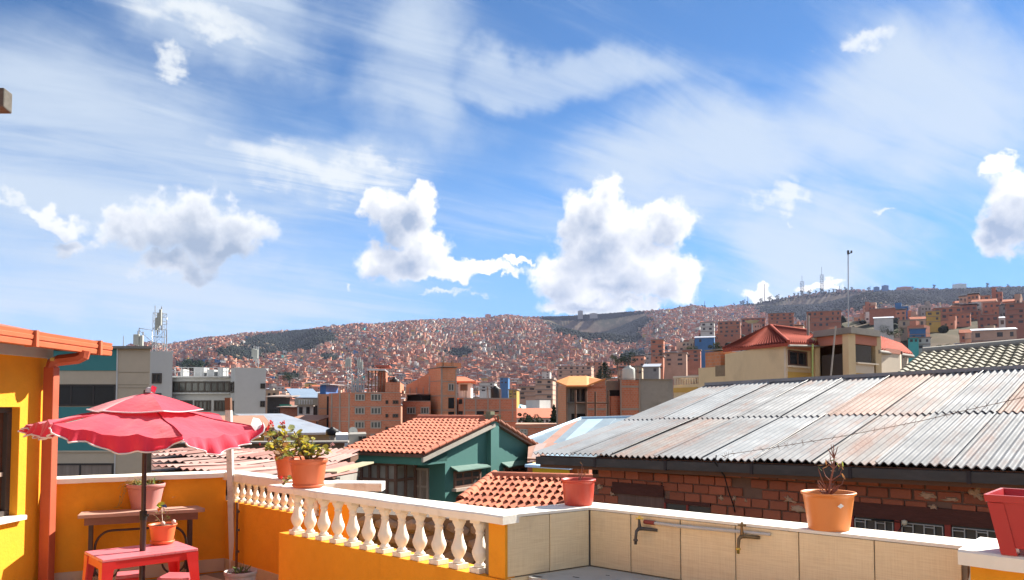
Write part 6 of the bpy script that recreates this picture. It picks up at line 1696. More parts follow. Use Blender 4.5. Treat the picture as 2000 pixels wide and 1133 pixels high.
def skirting(parent, fc, u0, u1, h=0.125):
    n = max(1, round((u1 - u0) / 0.33)); w = (u1 - u0) / n
    me = bevel_mesh(MB().box((0, 0, 0), (w - 0.004, 0.012, h - 0.004)).mesh('skirting_tile', skt), 0.002)
    for k in range(n):
        put('skirting_tile', me, parent, fc.P(u0 + (k + .5) * w, h / 2 + 0.006, 0.004), (0, 0, math.atan2(fc.t.y, fc.t.x)))
def cap(parent, fc, u0, u1, z0, z1, back, over, name='cap', mat=None, par_bevel=0.012):
    m = MB(); n = max(2, int((u1 - u0) / 0.16)); r = random.Random(int(u1 * 100))
    # a hand-trowelled edge: the long sides wander by a few millimetres
    top, bot = [], []
    vs_, fs = [], []
    for k in range(n + 1):
        u = u0 + (u1 - u0) * k / n; a, b = r.uniform(-.004, .004), r.uniform(-.003, .003)
        vs_ += [fc.P(u, z0 + b, over + a), fc.P(u, z1 - .008 + b, over + a), fc.P(u, z1 + b, over - .010 + a), fc.P(u, z1 + b, -back), fc.P(u, z0 + b, -back)]
    for k in range(n):
        o = 5 * k
        for i in range(5): fs.append((o + i, o + 5 + i, o + 5 + (i + 1) % 5, o + (i + 1) % 5))
    m.add(vs_, fs); m.add(vs_[:5], [(0, 1, 2, 3, 4)]); m.add(vs_[-5:], [(4, 3, 2, 1, 0)])
    ob = m.build(name, mat or whp, parent)
    bm = bmesh.new(); bm.from_mesh(ob.data); bmesh.ops.remove_doubles(bm, verts=bm.verts, dist=1e-5); bmesh.ops.recalc_face_normals(bm, faces=bm.faces); bm.to_mesh(ob.data); bm.free()
    return ob
# L1 back parapet
rP1 = thing('parapet_wall', 'orange parapet wall with a white cap behind the wooden bench table', 'wall', (-3.4, 7.4, 0))
f1 = Face(L1a, L1b)
m = MB(); f1.block(m, 0, f1.len, -.25, 0.914, -0.18, 0); m.build('wall', ora, rP1)
cap(rP1, f1, 0.02, f1.len + .02, 0.915, 0.965, 0.20, 0.035); skirting(rP1, f1, 0.05, f1.len)
# balusters
def bal_mesh(name, h, r, mat, n=20):
    k = h / 0.30; q = r / 0.05
    prof = [(0.030, 0.028), (0.038, 0.034), (0.036, 0.042), (0.026, 0.050), (0.024, 0.058), (0.031, 0.066), (0.042, 0.085), (0.050, 0.108), (0.0485, 0.122), (0.040, 0.142), (0.031, 0.168), (0.0255, 0.195), (0.0245, 0.212), (0.029, 0.216), (0.029, 0.223), (0.0255, 0.227), (0.027, 0.235), (0.036, 0.252), (0.043, 0.262), (0.044, 0.270), (0.043, 0.276)]
    m = MB(); m.lathe([(a * q, b * k) for a, b in prof], n=n)
    m.box((0, 0, 0.014 * k), (0.092 * q, 0.092 * q, 0.028 * k)); m.box((0, 0, 0.288 * k), (0.090 * q, 0.090 * q, 0.0235 * k))
    return m.mesh(name, mat)
def balustrade(root, fc, ts, zb, zt, r, u0, u1, thick, zc, over, z_end=None):
    me = bal_mesh('baluster', zt - zb, r, whp)
    for i, t in enumerate(ts):
        dz = random.uniform(-.002, .002)
        put('baluster', me, root, fc.P(t, zb + 0.001, -thick / 2), (random.uniform(-.012, .012), random.uniform(-.012, .012), math.atan2(fc.t.y, fc.t.x) + random.uniform(-.05, .05)))
f2 = Face(L1b, L2b)
rB2 = thing('balustrade', 'farther balustrade of small white balusters behind the white post', 'balustrade', (-2.2, 7.1, 0))
m = MB(); f2.block(m, 0.0, f2.len, -.25, 0.685, -0.17, 0); m.build('base_wall', ora, rB2)
balustrade(rB2, f2, [0.09 + 0.134 * k for k in range(12)], 0.686, 0.888, 0.036, 0, f2.len, 0.13, 0.965, 0.03)
cap(rB2, f2, -0.02, f2.len + .05, 0.889, 0.965, 0.17, 0.03, 'rail'); skirting(rB2, f2, 0.02, f2.len - .1)
# short return slab at its far end
rSl = thing('parapet_slab', 'short white slab projecting past the end of the farther balustrade', 'wall', (-1.3, 6.6, 0))
sA, sB = Vector((-1.64, 6.66, 0)), Vector((-1.09, 6.66, 0)); fs_ = Face(sA, sB)
cap(rSl, fs_, 0.0, 0.55, 0.895, 0.966, 0.16, 0.03, 'slab', M('chipped_white_paint', (0.66, 0.63, 0.60), 0.8, 0.08, 9, 0.1, 2, stain=(0.40, 0.33, 0.29), stain_amt=0.6, stain_scale=9, bump=.003, bumpscale=35)); m = MB(); fs_.block(m, 0.02, 0.30, -.25, 0.894, -0.14, 0); m.build('wall', ora, rSl)
# near balustrade
f3 = Face(Na, Nb)
rB3 = thing('balustrade', 'nearer balustrade of twelve large white balusters on an orange base', 'balustrade', (-1, 5.3, 0))
m = MB(); f3.block(m, 0.137, f3.len + 0.02, -.25, 0.646, -0.19, 0); m.build('base_wall', ora, rB3)
m = MB(); f3.block(m, f3.len - 0.115, f3.len + 0.015, 0.648, 0.952, -0.19, -0.012); m.build('end_pillar', ora, rB3)
balustrade(rB3, f3, [0.30 + 0.18 * k for k in range(12)], 0.647, 0.952, 0.0465, 0, f3.len, 0.11, 1.0, 0.02)
cap(rB3, f3, 0.0, f3.len + .03, 0.953, 1.0, 0.20, 0.025, 'rail')
# tiled wall of the washing place
tile_w = bpy.data.materials.new('woven_tile'); tile_w.use_nodes = True
N = Nodes(tile_w.node_tree); bs = tile_w.node_tree.nodes['Principled BSDF']
tc = N.new('ShaderNodeTexCoord').outputs['Object']; x_, y_, z_ = N.sep(tc); oi = N.new('ShaderNodeObjectInfo').outputs['Random']
o7 = N.math('MULTIPLY', oi, 50.0)
hs = N.noise(N.comb(N.math('MULTIPLY', x_, 7.0), o7, N.math('MULTIPLY', z_, 190.0)), 1.0, 4, 0.6); vs2 = N.noise(N.comb(N.math('MULTIPLY', x_, 190.0), o7, N.math('MULTIPLY', z_, 7.0)), 1.0, 4, 0.6)
w_ = N.math('ADD', N.math('MULTIPLY', hs, 0.6), N.math('MULTIPLY', vs2, 0.4))
c = N.mix(N.ramp(w_, 0.30, 0.66), (0.66, 0.505, 0.30), (0.80, 0.65, 0.42))
c = N.mix(N.ramp(N.noise(N.comb(x_, o7, z_), 4.0, 5, 0.6), 0.55, 0.8, 0, 0.3), c, (0.40, 0.28, 0.18))
c = N.vmath('SCALE', c, scale=N.math('ADD', 0.93, N.math('MULTIPLY', oi, 0.14)))
N.put(bs.inputs['Base Color'], c); bs.inputs['Roughness'].default_value = 0.38; bs.inputs['Specular IOR Level'].default_value = 0.4
rW = thing('tiled_parapet', 'beige tiled parapet of the washing place with a white cap', 'wall', (0.6, 4.5, 0))
fB_, fA_ = Face(Nb, Cc), Face(Cc, Ab)
m = MB(); fB_.block(m, 0.017, fB_.len, -.25, 0.984, -0.19, -0.002); m.build('wall', grout, rW)
m = MB(); fA_.block(m, 0.0, fA_.len + 0.02, -.25, 0.984, -0.19, -0.002); m.build('wall', grout, rW)
def tiles(fc, us, zs):
    for i in range(len(us) - 1):
        for (z0, z1) in zs:
            w, h = us[i + 1] - us[i] - 0.005, z1 - z0 - 0.004
            me = bevel_mesh(MB().box((0, 0, 0), (w, 0.010, h)).mesh('wall_tile', tile_w), 0.0015)
            put('wall_tile', me, rW, fc.P((us[i] + us[i + 1]) / 2, (z0 + z1) / 2, 0.005 + random.uniform(-.0012, .0012)), (random.uniform(-.004, .004), 0, math.atan2(fc.t.y, fc.t.x) + random.uniform(-.004, .004)))
zrows = [(0.655, 0.984), (0.32, 0.651), (0.0, 0.316)]
tiles(fB_, [0.02, fB_.u(1071.5), fB_.len - .012], zrows)
tiles(fA_, [0.012, fA_.u(1232), fA_.u(1328), fA_.u(1434.5), fA_.u(1557), fA_.u(1703), fA_.u(1872)], zrows)
m = MB(); nB, nA = fB_.n, fA_.n
# cap in one piece round the inner corner
ic = Cc; d_ = 0.21
def offs(p, n, k): return p + n * k
t0_, t1_ = fB_.t, fA_.t
outer = Cc - nB * d_; 
# outer corner: intersection of the two back lines
den = t0_.x * t1_.y - t0_.y * t1_.x
pB, pA = Nb - nB * d_, Cc - nA * d_
k_ = ((pA.x - pB.x) * t1_.y - (pA.y - pB.y) * t1_.x) / den
oc = pB + t0_ * k_
capw = MB()
st = Nb + t0_ * 0.02
for quad in ([st + nB * .012, ic + (nB + nA) * 0.010, oc, st - nB * d_], [ic + (nB + nA) * .010, Ab + t1_ * .03 + nA * .012, Ab + t1_ * .03 - nA * d_, oc]):
    capw.pts8([Vector((p.x, p.y, 0.985)) for p in quad], [Vector((p.x, p.y, 1.0)) for p in quad])
capw.build('cap', whp, rW)
# right end pillar
rPi = thing('parapet_pillar', 'orange parapet end with a thick white slab under the red square planter', 'wall', (2.2, 3.0, 0))
c0 = atz(1870, 1075, 1.02); c0 = Vector((c0.x, c0.y, 0)); fP_ = Face(c0, c0 + dA * 1.8)
cap(rPi, fP_, 0, 1.8, 0.962, 1.022, 0.42, 0.0, 'cap'); m = MB(); fP_.block(m, 0.035, 1.8, -.25, 0.961, -0.40, -0.045); m.build('wall', ora, rPi)
# concrete wash basin
rSk = thing('wash_basin', 'worn concrete washing slab with a cream edge in the tiled corner', 'basin', (0.8, 4.2, 0))
sk0 = fB_.P(0.167, 0, 0.012); front = 0.46
sl = fA_.t
pA0 = Vector((sk0.x, sk0.y, 0)); 
bk0 = fA_.P(0.012, 0, 0.012)
cb = M('wash_concrete', (0.42, 0.41, 0.385), 0.8, 0.10, 8, 0.16, 2.0, bump=0.002, bumpscale=60, stain=(0.30, 0.285, 0.26), stain_amt=0.6, stain_scale=5)
pts_ = [pA0 + fB_.n * 0.03 - fB_.t * -0.0, bk0 + fB_.n * 0.012 + fA_.n * .0, bk0 + sl * 2.1]
fr0 = pA0 + fB_.n * 0.06
pfrom = [bk0 + fB_.n * 0.0, pA0 + fB_.n * 0.004, pA0 + fB_.n * 0.05 - fB_.t * .006, pA0 + sl * 0.10, pA0 + sl * 2.2, bk0 + sl * 2.2]
m = MB().prism([(p.x, p.y) for p in pfrom], 0.585, 0.65); m.build('slab', cb, rSk, bevel=0.012, seg=3)
fk = Face(pA0 + sl * 0.05 + fB_.t * 0.02, pA0 + sl * 2.2 + fB_.t * 0.02)
m = MB(); fk.block(m, 0.0, fk.len, 0, 0.584, -0.42, 0); m.build('base', M('cream_edge', (0.55, 0.42, 0.22), 0.7, 0.1, 8), rSk)
# hollow: a dark slot and chips in the surface
for px, py, w in ((1050, 1126, 0.03), (1125, 1127.5, 0.02), (1187, 1124, 0.012)):
    p = atz(px, py, 0.651); MB().lathe([(0.0, 0), (1, 0.0012), (1, 0)], (0, 0, 0), 10).build('chip', M('dark_chip', (0.05, 0.045, 0.04), 0.9), rSk) if False else None
    mm = MB().box(p + Z * 0.0006, (w * 2, w * 0.5, 0.001), fr_ + .1); mm.build('chip', M('dark_chip', (0.05, 0.045, 0.04), 0.9), rSk)
# taps and pipe
brass = M('tarnished_brass', (0.22, 0.145, 0.075), 0.45, 0.3, 25, 0.2, 4, metal=0.8); brassl = M('yellow_brass', (0.62, 0.43, 0.10), 0.4, 0.2, 20, metal=0.8); iron = M('dull_iron', (0.10, 0.085, 0.075), 0.6, 0.3, 20, metal=0.5)
def tap(px, py, label, light):
    D_ = fA_.hit(px, py).y - 0.05; c_ = at(px, py, D_); n = fA_.n; t = fA_.t
    w_ = fA_.hit(px + 34, py - 10 if not light else py + 2); wall_p = fA_.P((Vector((w_.x, w_.y, 0)) - fA_.a).dot(t), c_.z - .006, 0.012)
    rt = thing('water_tap', label, 'tap', c_)
    out = c_ + n * 0.015
    m = MB(); m.tube([wall_p, wall_p.lerp(c_, 0.5), c_], [0.008, 0.009, 0.011], 10); m.build('inlet', brass if light else iron, rt)
    m = MB(); m.tube([c_ + t * .012, out - t * .004, out + n * 0.02 - Z * 0.012 - t * .008, out + n * 0.026 - Z * 0.055 - t * .010], [0.011, 0.012, 0.009, 0.008], 10)
    m.build('body', brass if light else iron, rt)
    m = MB(); e = out + n * 0.026 - Z * 0.055 - t * .010; m.lathe([(0.011, 0), (0.013, -.004), (0.013, -.011), (0.008, -.013), (0.008, -.030), (0.006, -.030)], e, 12); m.build('spout', brassl if light else iron, rt)
    m = MB(); m.tube([out + Z * .01, out + Z * .052 + n * .004], [0.010, 0.006], 8); m.build('stem', brass if light else iron, rt)
    m = MB(); m.box(out + Z * .057, (0.042, 0.008, 0.010), fr_ + 0.5); m.box(out + Z * .066, (0.012, 0.008, 0.014), fr_ + 0.5); m.build('handle', brassl if not light else brass, rt, bevel=0.002)
tap(1252, 1032, 'dark iron tap at the left end of the pipe on the beige tiles', False); tap(1452, 1047, 'tarnished brass tap with a yellow nozzle right of the pipe', True)
pa, pb = fA_.hit(1268, 1019), fA_.hit(1508, 1043)
rt = thing('water_pipe', 'grey plastic water pipe running along the beige tiles between the taps', 'pipe', pa)
n = fA_.n; m = MB(); m.tube([pa + n * .02, pa.lerp(pb, .3) + n * .034 - Z * .003, pa.lerp(pb, .7) + n * .036, pb + n * .022], [0.008, .009, .009, .007], 10); m.build('tube', M('grey_pipe', (0.50, 0.47, 0.43), 0.5, 0.15, 12), rt)
m = MB(); m.tube([pa + n * .02 - fA_.t * .02, pa + n * .022 + fA_.t * .05], 0.012, 10); m.build('joint', M('red_joint', (0.25, 0.05, 0.04), 0.6), rt)

# ------------------------------------------------------------------ orange house on the left
rOH = thing('orange_house', 'orange rendered house with a brown red gutter at the left edge of the terrace', 'house', (-4.5, 5, 0))
wdir = Vector((-0.08, -0.997, 0)).normalized(); wn = Vector((0.997, -0.08, 0)).normalized()
fH = Face(H0 + wdir * 11, H0)     # seen from the terrace: left end is near the camera
def hu(Y): return fH.len - (H0.y - Y) / 0.997
ZT = 2.03
uw0, uw1 = hu(4.6), hu(6.67)
m = MB()
fH.block(m, 0, fH.len, -.25, 0.648, -0.25, 0); fH.block(m, 0, uw0, 0.648, 1.60, -0.25, 0); fH.block(m, uw1, fH.len, 0.648, 1.60, -0.25, 0); fH.block(m, 0, fH.len, 1.60, ZT, -0.25, 0)
bm = bmesh.new(); 
m.build('wall', ora, rOH)
m = MB(); m.pts8([fH.P(0, -.25, -.251), fH.P(fH.len, -.25, -.251), fH.P(fH.len, -.25, -4), fH.P(0, -.25, -4)], [fH.P(0, ZT, -.251), fH.P(fH.len, ZT, -.251), fH.P(fH.len, ZT + .6, -4), fH.P(0, ZT + .6, -4)]); m.build('body', ora, rOH)
beam = M('pale_beam', (0.50, 0.51, 0.50), 0.85, 0.1, 6, 0.15, 1.5, stain=(0.36, 0.40, 0.40), stain_amt=0.4)
m = MB(); fH.block(m, 0, fH.len + .005, ZT + .001, ZT + .10, -0.25, 0.05); m.build('beam', beam, rOH)
wf_ = MB()
for (a, b, z0, z1) in ((uw0, uw1, 0.69, 0.735), (uw0, uw1, 1.55, 1.60), (uw1 - .055, uw1, 0.735, 1.55), (uw0, uw0 + .055, 0.735, 1.55), ((uw0 + uw1) / 2, (uw0 + uw1) / 2 + .06, .735, 1.55)): fH.block(wf_, a + .001, b - .001, z0 + .001, z1 - .001, -0.12, -0.07)
wfo = wf_.build('window', frame_dk, rOH)
m = MB(); fH.block(m, uw0 + .02, uw1 - .02, 0.70, 1.59, -0.115, -0.105); m.build('pane', M('brown_curtained_pane', (0.105, 0.045, 0.028), 0.25, 0.25, 3, 0.3, 1.5, spec=0.5, stretch=(1, 3, 0.3)), wfo)
m = MB(); fH.block(m, uw0, uw1 - .06, 1.02, 1.055, -0.104, -0.09); m.build('pane_reflection', M('tan_reflection', (0.30, 0.22, 0.17), 0.6), wfo)  # pale reflection in the glass, built as a tan strip
m = MB(); fH.block(m, uw0 - .06, uw1 + .05, 0.650, 0.689, -0.13, 0.055); m.build('sill', whp, rOH, bevel=0.006)
# gutter, eave and downpipe
gtm = M('brown_red_gutter', (0.46, 0.120, 0.052), 0.5, 0.08, 9, 0.08, 1.2, spec=0.4); gtd = M('brown_red_downpipe', (0.40, 0.085, 0.040), 0.5, 0.10, 9, 0.10, 1.2, spec=0.4)
gx = -3.77
def gut_seg(y0, y1, nm='gutter'):
    m = MB(); pr = [(0.0, 0.0), (0.055, 0.004), (0.060, 0.040), (0.052, 0.044), (0.052, 0.050), (0.062, 0.056), (0.066, 0.085), (0.055, 0.09), (0.062, 0.118), (0.0, 0.118)]
    n = len(pr); vs_ = [(gx - 0.06 + a, y, 2.08 + b) for y in (y0, y1) for a, b in pr]
    m.add(vs_, [(i, (i + 1) % n, n + (i + 1) % n, n + i) for i in range(n)]); m.add(vs_[:n], [tuple(range(n))[::-1]]); m.add(vs_[n:], [tuple(range(n))])
    return m.build(nm, gtm, rOH)
for y0, y1 in ((-4, 4.9), (4.93, 6.20), (6.23, 7.17), (7.20, 7.42)): gut_seg(y0, y1)
m = MB()
for y in (4.915, 6.215, 7.185): m.box((gx - 0.025, y, 2.14), (0.095, 0.034, 0.13))
m.build('gutter_joint', gtm, rOH)
m = MB(); m.pts8([(gx - .07, -4, 2.14), (gx - .07, 7.40, 2.14), (-8.2, 7.40, 3.0), (-8.2, -4, 3.0)], [(gx - .07, -4, 2.19), (gx - .07, 7.40, 2.19), (-8.2, 7.40, 3.05), (-8.2, -4, 3.05)]); m.build('roof', gtm, rOH)
m = MB(); m.box(((gx - .075 + -4.15) / 2, 3.2, 2.125), (0.36, 8.1, 0.02)); m.build('soffit', M('shade_dark_soffit', (0.05, 0.03, 0.025), 0.9), rOH)  # shade under the eave is put into the soffit colour
dp = Vector((-4.045, 6.92, 0))
m = MB(); m.box((dp.x, dp.y, 0.975), (0.095, 0.085, 1.95), -0.08); m.build('downpipe', gtd, rOH, bevel=0.006)
m = MB(); m.tube([(dp.x, dp.y, 1.94), (dp.x + .01, dp.y, 1.985), (dp.x + .06, dp.y + .01, 2.01), (gx - .06, 6.95, 2.03), (gx - .02, 6.955, 2.05), (gx - .01, 6.955, 2.10)], 0.052, 8, smooth=False); m.build('elbow', gtd, rOH, None)
m = MB(); m.box((dp.x + .03, dp.y - .02, 2.015), (0.035, 0.06, 0.03)); m.build('clip', M('yellow_clip', (0.55, 0.42, 0.12), 0.7), rOH)
# beam end of an upper roof, top left
ub = thing('roof_beam', 'weathered grey wooden beam end poking in at the upper left edge', 'beam', (-5.2, 5.5, 3.7))
b0, b1 = at(16, 197, 5.5), at(-560, 200, 5.6)
m = MB(); wv = Vector((0, 0.05, 0)); h_ = 0.078
m.pts8([b1 - wv - Z * h_, b0 - wv - Z * h_ * .8, b0 + wv - Z * h_, b1 + wv - Z * h_], [b1 - wv + Z * h_, b0 - wv + Z * h_, b0 + wv + Z * h_ * .9, b1 + wv + Z * h_]); m.build('timber', M('grey_timber', (0.095, 0.085, 0.072), 0.9, 0.35, 12, 0.2, 3, stretch=(0.3, 3, 3)), ub, bevel=0.01)
m = MB(); m.box((b1.x - .1, 5.55, (b1.z + 2.3) / 2 + .04), (0.2, 0.25, b1.z - 2.3 + .1)); m.build('post', ora, ub)

# ------------------------------------------------------------------ white post and rusty pipe in the corner
pw = M('chipped_white_steel', (0.62, 0.60, 0.57), 0.6, 0.08, 8, 0.1, 2, stain=(0.22, 0.10, 0.06), stain_amt=0.9, stain_scale=3.0)
pb_, pt_ = atz(455.5, 1119.5, 0.0), at(446, 777, 7.5); 
rt = thing('steel_post', 'square white post with rust spots standing in the parapet corner', 'post', pb_)
ax = (pt_ - pb_); q = Vector((0.026, 0, 0)); q2 = Vector((0, 0.026, 0)); bev = pb_ + ax * 0.93
MB().pts8([pb_ - q - q2, pb_ + q - q2, pb_ + q + q2, pb_ - q + q2], [bev - q - q2, bev + q - q2, bev + q + q2, bev - q + q2]).build('shaft', pw, rt)
MB().pts8([bev - q * .95 - q2 + Z * .001, bev + q * .95 - q2 + Z * .001, bev + q * .95 + q2 + Z * .001, bev - q * .95 + q2 + Z * .001], [pt_ - q - q2, pt_ + q - q2, pt_ + q + q2, pt_ - q + q2]).build('top', rusty, rt)
a, b = atz(462, 1106, 0.0) + Vector((0, 0, 0)), at(463.5, 982, 7.45)
a = Vector((b.x + .0, b.y, 0.0)); rt = thing('rusty_pipe', 'thin rusty pipe standing just behind the white post', 'pipe', a)
m = MB(); m.tube([a, b], 0.012, 8); m.build('tube', rusty, rt); m = MB()
for z in (0.25, 0.45, 0.62): m.box(a + Z * z + Vector((.012, -.01, 0)), (0.03, 0.02, 0.02))
m.build('bracket', iron, rt)

# ------------------------------------------------------------------ bench table by the back wall
wd = M('varnished_wood', (0.20, 0.085, 0.050), 0.45, 0.22, 14, 0.14, 2, spec=0.4, stretch=(0.35, 2.2, 2.2)); wdt = M('sunbleached_wood', (0.42, 0.25, 0.19), 0.55, 0.18, 16, 0.14, 2, spec=0.35, stretch=(0.35, 2.2, 2.2))
irn = M('wrought_iron', (0.070, 0.045, 0.038), 0.5, 0.25, 20, metal=0.4)
zB = 0.665
f1t, f1n = f1.t, f1.n
bu0 = f1.u(157) + 0.02; 
bl = atz(151.5, 1007, zB); br = atz(401, 996, zB - .01)
rBt = thing('bench_table', 'long wooden topped table on arched iron legs against the back parapet', 'table', (-3.3, 7.0, 0))
fb_ = Face((bl.x, bl.y), (br.x, br.y)); Lb = fb_.len
m = MB(); pl_ = [fb_.P(0, 0, 0), fb_.P(Lb - .02, 0, 0), fb_.P(Lb, 0, -.03), fb_.P(Lb - .05, 0, -.29), fb_.P(0.02, 0, -.29)]
m.prism([(p.x, p.y) for p in pl_], zB - 0.028, zB); m.build('top', wdt, rBt, bevel=0.006)
m = MB(); fb_.block(m, 0.05, Lb - .06, zB - .095, zB - .029, -.06, -.03); fb_.block(m, 0.05, Lb - .06, zB - .095, zB - .029, -.27, -.24); m.build('apron', wd, rBt)
for u in (0.10, Lb - .12):
    for o in (-.05, -.25):
        MB().box(fb_.P(u, (zB - .03) / 2, o), (0.032, 0.032, zB - .03), math.atan2(fb_.t.y, fb_.t.x)).build('leg', irn, rBt)
m = MB()
for o in (-.07,):
    ul, ur = 0.135, Lb - .155; zt_ = zB - .155
    pth = [fb_.P(ul, 0.12, o), fb_.P(ul, 0.30, o)] + [fb_.P(ul + .13 * (1 - math.cos(a)), 0.36 + (zt_ - .36) * math.sin(a), o) for a in np.linspace(0, math.pi / 2, 8)] + [fb_.P(ur - .13 * (1 - math.cos(a)), 0.36 + (zt_ - .36) * math.sin(a), o) for a in np.linspace(math.pi / 2, 0, 8)] + [fb_.P(ur, 0.30, o), fb_.P(ur, 0.12, o)]
    m.tube(pth, 0.011, 8)
    for c_u, s in ((ul + .10, -1), (ur - .10, 1)):
        m.tube([fb_.P(c_u + .10 * math.cos(a) * s, 0.21 + .12 * math.sin(a), o) for a in np.linspace(-2.9, 0.35, 14)], 0.009, 7)
m.build('arch', irn, rBt)

# ------------------------------------------------------------------ red plastic table and stools
redp = M('red_plastic', (0.58, 0.022, 0.020), 0.38, 0.06, 8, 0.06, 1.5, spec=0.45); redt = M('faded_glare_red_plastic', (0.64, 0.17, 0.19), 0.34, 0.10, 20, 0.10, 2.0, spec=0.5, stretch=(0.4, 3, 1))  # top tone is fading plus sun glare put into the colour
def plastic_table(nm, label, cat, FL, FR, BL, h, top_t=0.02, apron=0.055, legw=0.075, hole=None, group=None):
    FL, FR, BL = (Vector((p.x, p.y, 0)) for p in (FL, FR, BL)); BR = FR + BL - FL
    c = (FL + BR) / 2; rt = thing(nm, label, cat, c, group)
    t, b = (FR - FL).normalized(), (BL - FL).normalized(); Lx, Ly = (FR - FL).length, (BL - FL).length
    def q(u, v, z): p = FL + t * u + b * v; return Vector((p.x, p.y, z))
    m = MB(); n = 5; sl_ = Ly / n
    for k in range(n): m.pts8([q(0, k * sl_ + (.002 if k else 0), h - top_t), q(Lx, k * sl_ + (.002 if k else 0), h - top_t), q(Lx, (k + 1) * sl_ - (.002 if k < n - 1 else 0), h - top_t), q(0, (k + 1) * sl_ - (.002 if k < n - 1 else 0), h - top_t)], [q(0, k * sl_ + (.002 if k else 0), h), q(Lx, k * sl_ + (.002 if k else 0), h), q(Lx, (k + 1) * sl_ - (.002 if k < n - 1 else 0), h), q(0, (k + 1) * sl_ - (.002 if k < n - 1 else 0), h)])
    m.build('top', redt, rt, bevel=0.003, seg=1)
    m = MB(); i = 0.004; w_ = 0.012; z0, z1 = h - top_t - apron, h - top_t - .0005
    for (u0, u1, v0, v1) in ((i, Lx - i, i, i + w_), (i, Lx - i, Ly - i - w_, Ly - i), (i, i + w_, i + w_ + .001, Ly - i - w_ - .001), (Lx - i - w_, Lx - i, i + w_ + .001, Ly - i - w_ - .001)):
        m.pts8([q(u0, v0, z0), q(u1, v0, z0), q(u1, v1, z0), q(u0, v1, z0)], [q(u0, v0, z1), q(u1, v0, z1), q(u1, v1, z1), q(u0, v1, z1)])
    m.build('apron', redp, rt)
    for su, sv in ((0, 0), (1, 0), (1, 1), (0, 1)):
        m = MB()
        # an L section that widens to the top and splays outwards
        def L_(z, wu, wv, spl):
            u0 = -spl if su == 0 else Lx + spl; v0 = -spl if sv == 0 else Ly + spl; s1, s2 = (1 if su == 0 else -1), (1 if sv == 0 else -1); th = 0.012
            pts = [(u0, v0), (u0 + s1 * wu, v0), (u0 + s1 * wu, v0 + s2 * th), (u0 + s1 * th, v0 + s2 * th), (u0 + s1 * th, v0 + s2 * wv), (u0, v0 + s2 * wv)]
            return [q(u, v, z) for u, v in pts]
        lv = [L_(0.0, legw * .62, legw * .62, .034), L_(h * .55, legw * .8, legw * .8, .012), L_(h - .10, legw, legw, .003), L_(h - top_t - .001, legw * 1.2, legw * 1.2, .0015)]
        for j in range(3):
            a, bb = lv[j], lv[j + 1]; m.add(a + bb, [(k, (k + 1) % 6, 6 + (k + 1) % 6, 6 + k) for k in range(6)])
        m.add(lv[0], [(0, 1, 2, 3, 4, 5)]); m.build('leg', redp, rt)
    return rt
zT = 0.55
plastic_table('plastic_table', 'red plastic table with a faded, glare pale top round the umbrella pole', 'table', atz(200, 1094, zT), atz(387, 1071, zT), atz(165, 1077, zT), zT)
s1a = atz(226, 1127, 0.33); plastic_table('plastic_stool', 'small red plastic stool under the table, left of the pole', 'stool', s1a, atz(272, 1122, .33), atz(229, 1117, .33), 0.33, legw=.05, group='red plastic stools')
s2a = atz(306, 1129, 0.33); plastic_table('plastic_stool', 'small red plastic stool under the table, right of the pole', 'stool', s2a, atz(366, 1130, .33), atz(330, 1117.5, .33), 0.33, legw=.05, group='red plastic stools')

# ------------------------------------------------------------------ umbrella
def cloth(name, base, trans=0.35, rough=0.85):
    m = bpy.data.materials.new(name); m.use_nodes = True; N = Nodes(m.node_tree); nt = m.node_tree
    out = [n for n in nt.nodes if n.type == 'OUTPUT_MATERIAL'][0]; bs = nt.nodes['Principled BSDF']
    tc = N.new('ShaderNodeTexCoord').outputs['Object']
    c = N.vmath('SCALE', base, scale=N.math('ADD', 0.86, N.math('MULTIPLY', N.noise(tc, 3.5, 5, .6), 0.28)))
    N.put(bs.inputs['Base Color'], c); bs.inputs['Roughness'].default_value = rough; bs.inputs['Specular IOR Level'].default_value = 0.3; bs.inputs['Sheen Weight'].default_value = 0.35
    b = N.new('ShaderNodeBump'); b.inputs['Distance'].default_value = 0.006
    N.put(b.inputs['Height'], N.noise(N.vmath('MULTIPLY', tc, (1.0, 1.0, 0.6)), 16.0, 4, 0.6)); N.l.new(b.outputs[0], bs.inputs['Normal'])
    tr = N.new('ShaderNodeBsdfTranslucent'); N.put(tr.inputs['Color'], c)
    mx = N.new('ShaderNodeMixShader'); mx.inputs[0].default_value = trans
    N.l.new(bs.outputs[0], mx.inputs[1]); N.l.new(tr.outputs[0], mx.inputs[2]); N.l.new(mx.outputs[0], out.inputs['Surface'])
    return m
umb = cloth('red_umbrella_cloth', (0.66, 0.036, 0.075), 0.30); umbw = cloth('white_trim_cloth', (0.78, 0.70, 0.70), 0.25)
uc = atz(278.5, 1076, zT); UC = Vector((uc.x, uc.y, 0)); APZ = 1.695
rU = thing('patio_umbrella', 'faded red patio umbrella with a white hem and a smaller top tier', 'umbrella', UC)
RU = 0.80
TIPZ = [1.435, 1.406, 1.490, 1.470, 1.60, 1.53]
ANG = [math.radians(a) for a in (-11, 49, 107, 169, 229, 289)]
def tip(k, R=RU): a = ANG[k % 6]; return UC + Vector((math.cos(a) * R, -math.sin(a) * R, 0))
apx = UC + Vector((0.02, 0, APZ - 0.085))
ru = random.Random(12)
